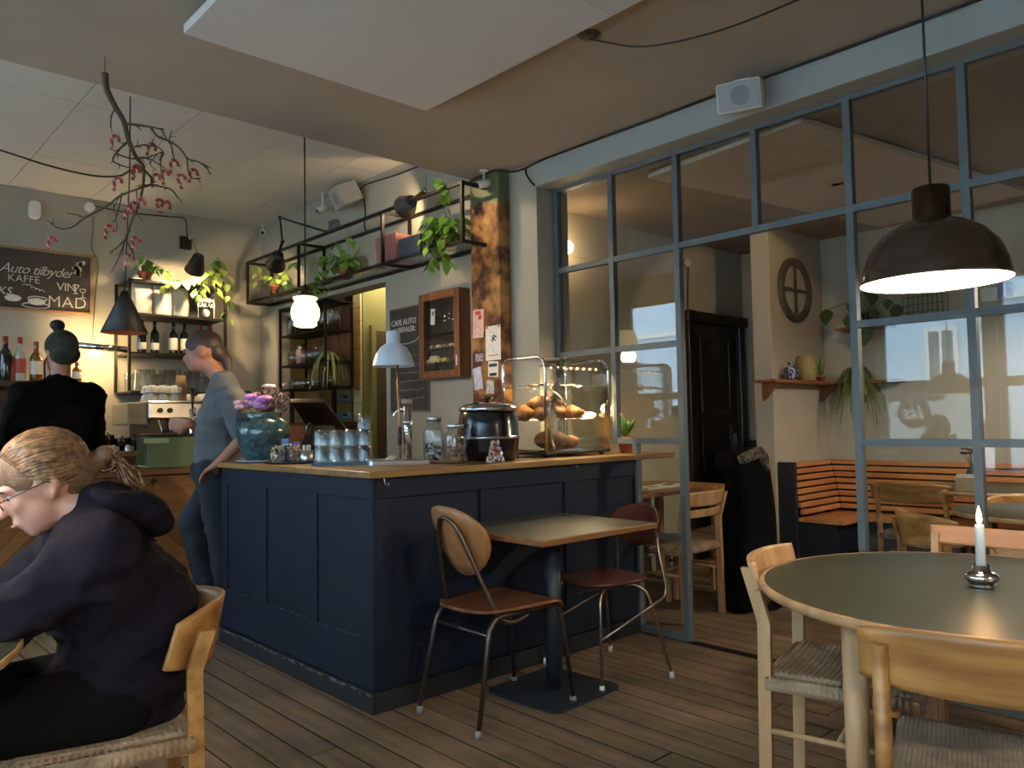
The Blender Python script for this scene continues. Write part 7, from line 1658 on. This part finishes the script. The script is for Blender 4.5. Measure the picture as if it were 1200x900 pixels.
for k in range(60):                                    # loose bun and tail
    a = HRg.uniform(0, 6.28); r_ = HRg.uniform(.012, .034); c0 = bunc+back*.022
    if k < 40: pts = [c0+back*(r_*.8*math.cos(a+q))+Zv*(r_*math.sin(a+q))+GL*HRg.uniform(-.02, .024) for q in (0, .8, 1.6, 2.4, 3.2)]
    else: pts = [bunc, c0+back*.02+Zv*HRg.uniform(-.02, .02)+GL*HRg.uniform(-.02, .02), c0+back*HRg.uniform(.04, .07)+Zv*HRg.uniform(-.07, -.02)+GL*HRg.uniform(-.02, .03), c0+back*HRg.uniform(.05, .095)+Zv*HRg.uniform(-.11, -.05)+GL*HRg.uniform(-.02, .04)]
    mb.tube(smooth_path(pts, 3), .0026, 5)
o = mb.build('loose_bun', MATS['hair_strand']); o.parent = g1; o['kind'] = 'stuff'
bun = A(-.138, .03, .0)
mb = MB()
for sd in (-1, 1):
    c_ = A(.103, sd*.034, .002); f_, l_, u_ = HR.col[0], HR.col[1], HR.col[2]
    mb.tube([c_+l_*(.024*math.cos(t))+u_*(.018*math.sin(t)) for t in [2*PI*i/16 for i in range(16)]], .0016, 5, closed=True); mb.tube([A(.103, sd*.058, .006), A(.088, sd*.075, .008), A(.0, sd*.083, .006), A(-.02, sd*.082, -.01)], .0017, 5)
mb.tube([A(.106, .01, .006), A(.109, 0, .009), A(.106, -.01, .006)], .0016, 5)
o = mb.build('glasses', m_blackp); o.parent = g1
# her table and laptop, her chair
gt1 = round_table2((-.22, 2.28), .64, .74, 'round dark table in front of the guest in the hoodie')
lt = thing('laptop', 'open laptop in front of the guest in the hoodie', 'laptop', (-.10, 2.25, .74), math.radians(172+180)); MB().box((0, 0, .008), (.22, .31, .014)).build('keyboard_half', m_steel, lt, bev=.004); MB().box((-.145, 0, .115), (.008, .31, .22), R=Matrix.Rotation(-.3, 3, 'Y')).build('screen_half', m_steel, lt, bev=.003); MB().box((-.138, 0, .115), (.002, .29, .20), R=Matrix.Rotation(-.3, 3, 'Y')).build('display', mat('lit_display', '#dfe8f5', .4, emit=(.75, .87, 1.0), estr=2.5), lt)
wood_chair('dining_chair', 'golden oak chair with curved ply back under the guest in the hoodie', (.615, 2.29, 0), math.radians(168), 'w')
# ---------------- barista in the grey shirt behind the counter end
BDp = 4.78
def Q(x, y, d=0.0): return P(x, y, D=BDp+d)
WF = -_r0; WL = Vector((-WF.y, WF.x, 0))
hc2 = Q(238, 413); hf2 = (WF+Vector((0, 0, -.14))+WL*.15).normalized(); hp2, HA2, HR2 = head_prims(hc2, hf2, Zv, 1.06)
nb2 = Q(262, 447); ch2 = Q(262, 490); hp_c = Q(256, 552); shl, shr = Q(274, 468, -.17), Q(258, 463, .17)
ell, elr = Q(283, 517, -.2), Q(255, 507, .12); wrl, wrr = Q(258, 541, -.27), Q(222, 496, -.08)
knl, knr = Q(256, 622, -.06), Q(224, 612, .05); anl, anr = Q(268, 715, .0), Q(246, 705, .05)
body = hp2+[('c', nb2, hc2+Vector((0, 0, -.06))-hf2*.02, .056, .056), ('c', ch2, nb2, .10, .06), ('c', hp_c, ch2, .12, .12), ('c', shl, ell, .046, .04), ('c', ell, wrl, .042, .029), ('c', shr, elr, .046, .04), ('c', elr, wrr, .042, .029), ('c', shl, shr, .06, .06), ('c', hp_c-WL*-.09, knl, .07, .055), ('c', hp_c-WL*.09, knr, .07, .055), ('c', knl, anl, .05, .04), ('c', knr, anr, .05, .04), ('c', anl, anl+WF*.15+Vector((0, 0, -.04)), .04, .03), ('c', anr, anr+WF*.15+Vector((0, 0, -.04)), .04, .03)]
body += hand_prims(wrl, Q(243, 552, -.27)-wrl, Vector((0, 0, -1)), 1.05, .4, -1)+hand_prims(wrr, WF+Vector((0, 0, -.05)), -WL, 1.05, .9, 1)
w1 = person('barista in a grey shirt with a ponytail standing behind the bar', body, .0105, m_skind)
face_details(HA2, 1.06, w1)
m_grey = mat('grey_jersey', '#56585a', .9, var=.15, scale=8, bump=.2, bscale=20)
garment(w1, 'shirt', wrinkle=.012, prims=[('c', hp_c+Vector((0, 0, .02)), ch2, .15, .155), ('c', ch2, nb2+Vector((0, 0, -.012)), .15, .088), ('c', shl, shr, .085, .085), ('c', shl, shl.lerp(ell, .75), .078, .066), ('c', shr, shr.lerp(elr, .75), .078, .066), ('c', ch2+WL*.05, shl, .12, .08)], m=m_grey, voxel=.013, smooth=5)
cl = [nb2+Vector((.062*math.cos(t), .062*math.sin(t), .012))-hf2*0 for t in [2*PI*i/20 for i in range(20)]]; o = MB().tube(cl, .011, 6, closed=True).build('collar', mat('black_rib', '#15161a', .9)); o.parent = w1
m_jean = mat('dark_blue_denim', '#181e27', .9, var=.25, scale=14, bump=.1)
garment(w1, 'jeans', wrinkle=.010, prims=[('e', hp_c, (.165, .165, .13)), ('c', hp_c+WL*.085, knl, .105, .078), ('c', hp_c-WL*.085, knr, .105, .078), ('c', knl, anl, .075, .06), ('c', knr, anr, .075, .06)], m=m_jean, voxel=.014, smooth=5)
for a_ in (anl, anr): garment(w1, 'shoe', [('c', a_+Vector((0, 0, -.05)), a_+WF*.17+Vector((0, 0, -.07)), .05, .038), ('c', a_, a_+Vector((0, 0, -.06)), .05, .05)], m_blackp, .012)
m_brn = mat('dark_brown_hair', '#251a12', .55, col2='#3d2c1e', scale=4, stretch=(1, 12, 12))
A = HA2; garment(w1, 'hair', [('e', A(-.012, 0, .042), (.112, .086, .094), HR2), ('e', A(-.07, 0, .0), (.055, .068, .07), HR2), ('c', A(-.10, 0, -.01), A(-.125, .01, -.06), .036, .034), ('c', A(-.125, .01, -.06), A(-.135, .02, -.17), .032, .014)], m_brn, .009, 3)
cu = solo(MB().lathe([(0, 0), (.026, 0), (.034, .085), (.032, .085), (.025, .004), (0, .003)], n=20), 'paper_cup', mat('pale_blue_cup', '#93a8bc', .5), 'pale blue cup held by the barista', 'cup'); cu.location = wrr+WF*.085-WL*.035+Vector((0, 0, -.05))
# ---------------- person in black seen from behind at the back bar
MDp = 5.0
def Mq(x, y, d=0.0): return P(x, y, D=MDp+d)
MF = Vector((-.15, 1, 0)).normalized(); ML = Vector((-MF.y, MF.x, 0))
hc3 = Mq(72, 414); hp3, HA3, HR3 = head_prims(hc3, (MF+Vector((0, 0, -.25))).normalized(), Zv, 1.08)
nb3 = Mq(70, 452); ch3 = Mq(62, 500); hi3 = Mq(62, 570, .02); hi3.z = .95; shl, shr = nb3+ML*.20+Vector((0, 0, -.07)), nb3-ML*.19+Vector((0, 0, -.07))
ell, elr = shl+ML*.08+MF*.06+Vector((0, 0, -.27)), shr-ML*.06+MF*.08+Vector((0, 0, -.28)); wrl, wrr = ell+MF*.22+Vector((0, 0, -.06)), elr+MF*.24+Vector((0, 0, -.03))
kn3 = [Vector((hi3.x, hi3.y, .5))+ML*s*.1+MF*.03 for s in (1, -1)]; an3 = [Vector((hi3.x, hi3.y, .085))+ML*s*.1 for s in (1, -1)]
body = hp3+[('c', nb3, hc3+Vector((0, 0, -.06)), .06, .058), ('c', ch3, nb3, .11, .06), ('c', hi3, ch3, .13, .13), ('c', shl, ell, .05, .042), ('c', ell, wrl, .042, .03), ('c', shr, elr, .05, .042), ('c', elr, wrr, .042, .03), ('c', shl, shr, .06, .06)]
for i in (0, 1): body += [('c', hi3+ML*(.09 if i == 0 else -.09), kn3[i], .08, .055), ('c', kn3[i], an3[i], .055, .04), ('c', an3[i], an3[i]+MF*.17+Vector((0, 0, -.04)), .042, .032)]
body += hand_prims(wrl, MF, -Zv, 1.05, .5, 1)+hand_prims(wrr, MF, -Zv, 1.05, .5, -1)
w2_ = person('person in a black jacket and knitted hat at the back bar, seen from behind', body, .012, m_skind); face_details(HA3, 1.08, w2_)
m_jkt = mat('black_jacket', '#050505', .95, var=.3, scale=8, bump=.4, bscale=10, bdist=.02, spec=.1)
garment(w2_, 'jacket', wrinkle=.014, prims=[('c', hi3+Vector((0, 0, -.02)), ch3, .19, .195), ('c', ch3, nb3+Vector((0, 0, .0)), .18, .095), ('c', shl, shr, .10, .10), ('c', ch3+ML*.07, shl, .16, .10), ('c', ch3-ML*.07, shr, .16, .10), ('c', shl, ell, .085, .07), ('c', ell, wrl, .068, .05), ('c', shr, elr, .085, .07), ('c', elr, wrr, .068, .05)], m=m_jkt, voxel=.016, smooth=6)
garment(w2_, 'trousers', [('e', hi3, (.18, .16, .13)), ('c', hi3+ML*.09, kn3[0], .11, .08), ('c', hi3-ML*.09, kn3[1], .11, .08), ('c', kn3[0], an3[0], .08, .06), ('c', kn3[1], an3[1], .08, .06)], MATS['black_trousers'], .016)
for a_ in an3: garment(w2_, 'shoe', [('c', a_+Vector((0, 0, -.04)), a_+MF*.19+Vector((0, 0, -.048)), .05, .036)], m_blackp, .012)
A = HA3; m_knit = mat('grey_green_knit', '#2b2d22', .95, var=.3, scale=60, bump=.5, bscale=120)
ht = garment(w2_, 'knitted_hat', [('e', A(-.015, 0, .040), (.116, .096, .105), HR3), ('e', A(-.05, 0, -.025), (.085, .088, .065), HR3)], m_knit, .010, 3)
garment(w2_, 'hair_bun', [('e', A(-.03, .02, .165), (.045, .042, .036)), ('c', A(-.02, .01, .12), A(-.03, .02, .16), .03, .03)], mat('black_hair', '#120f0c', .7), .008, 2)
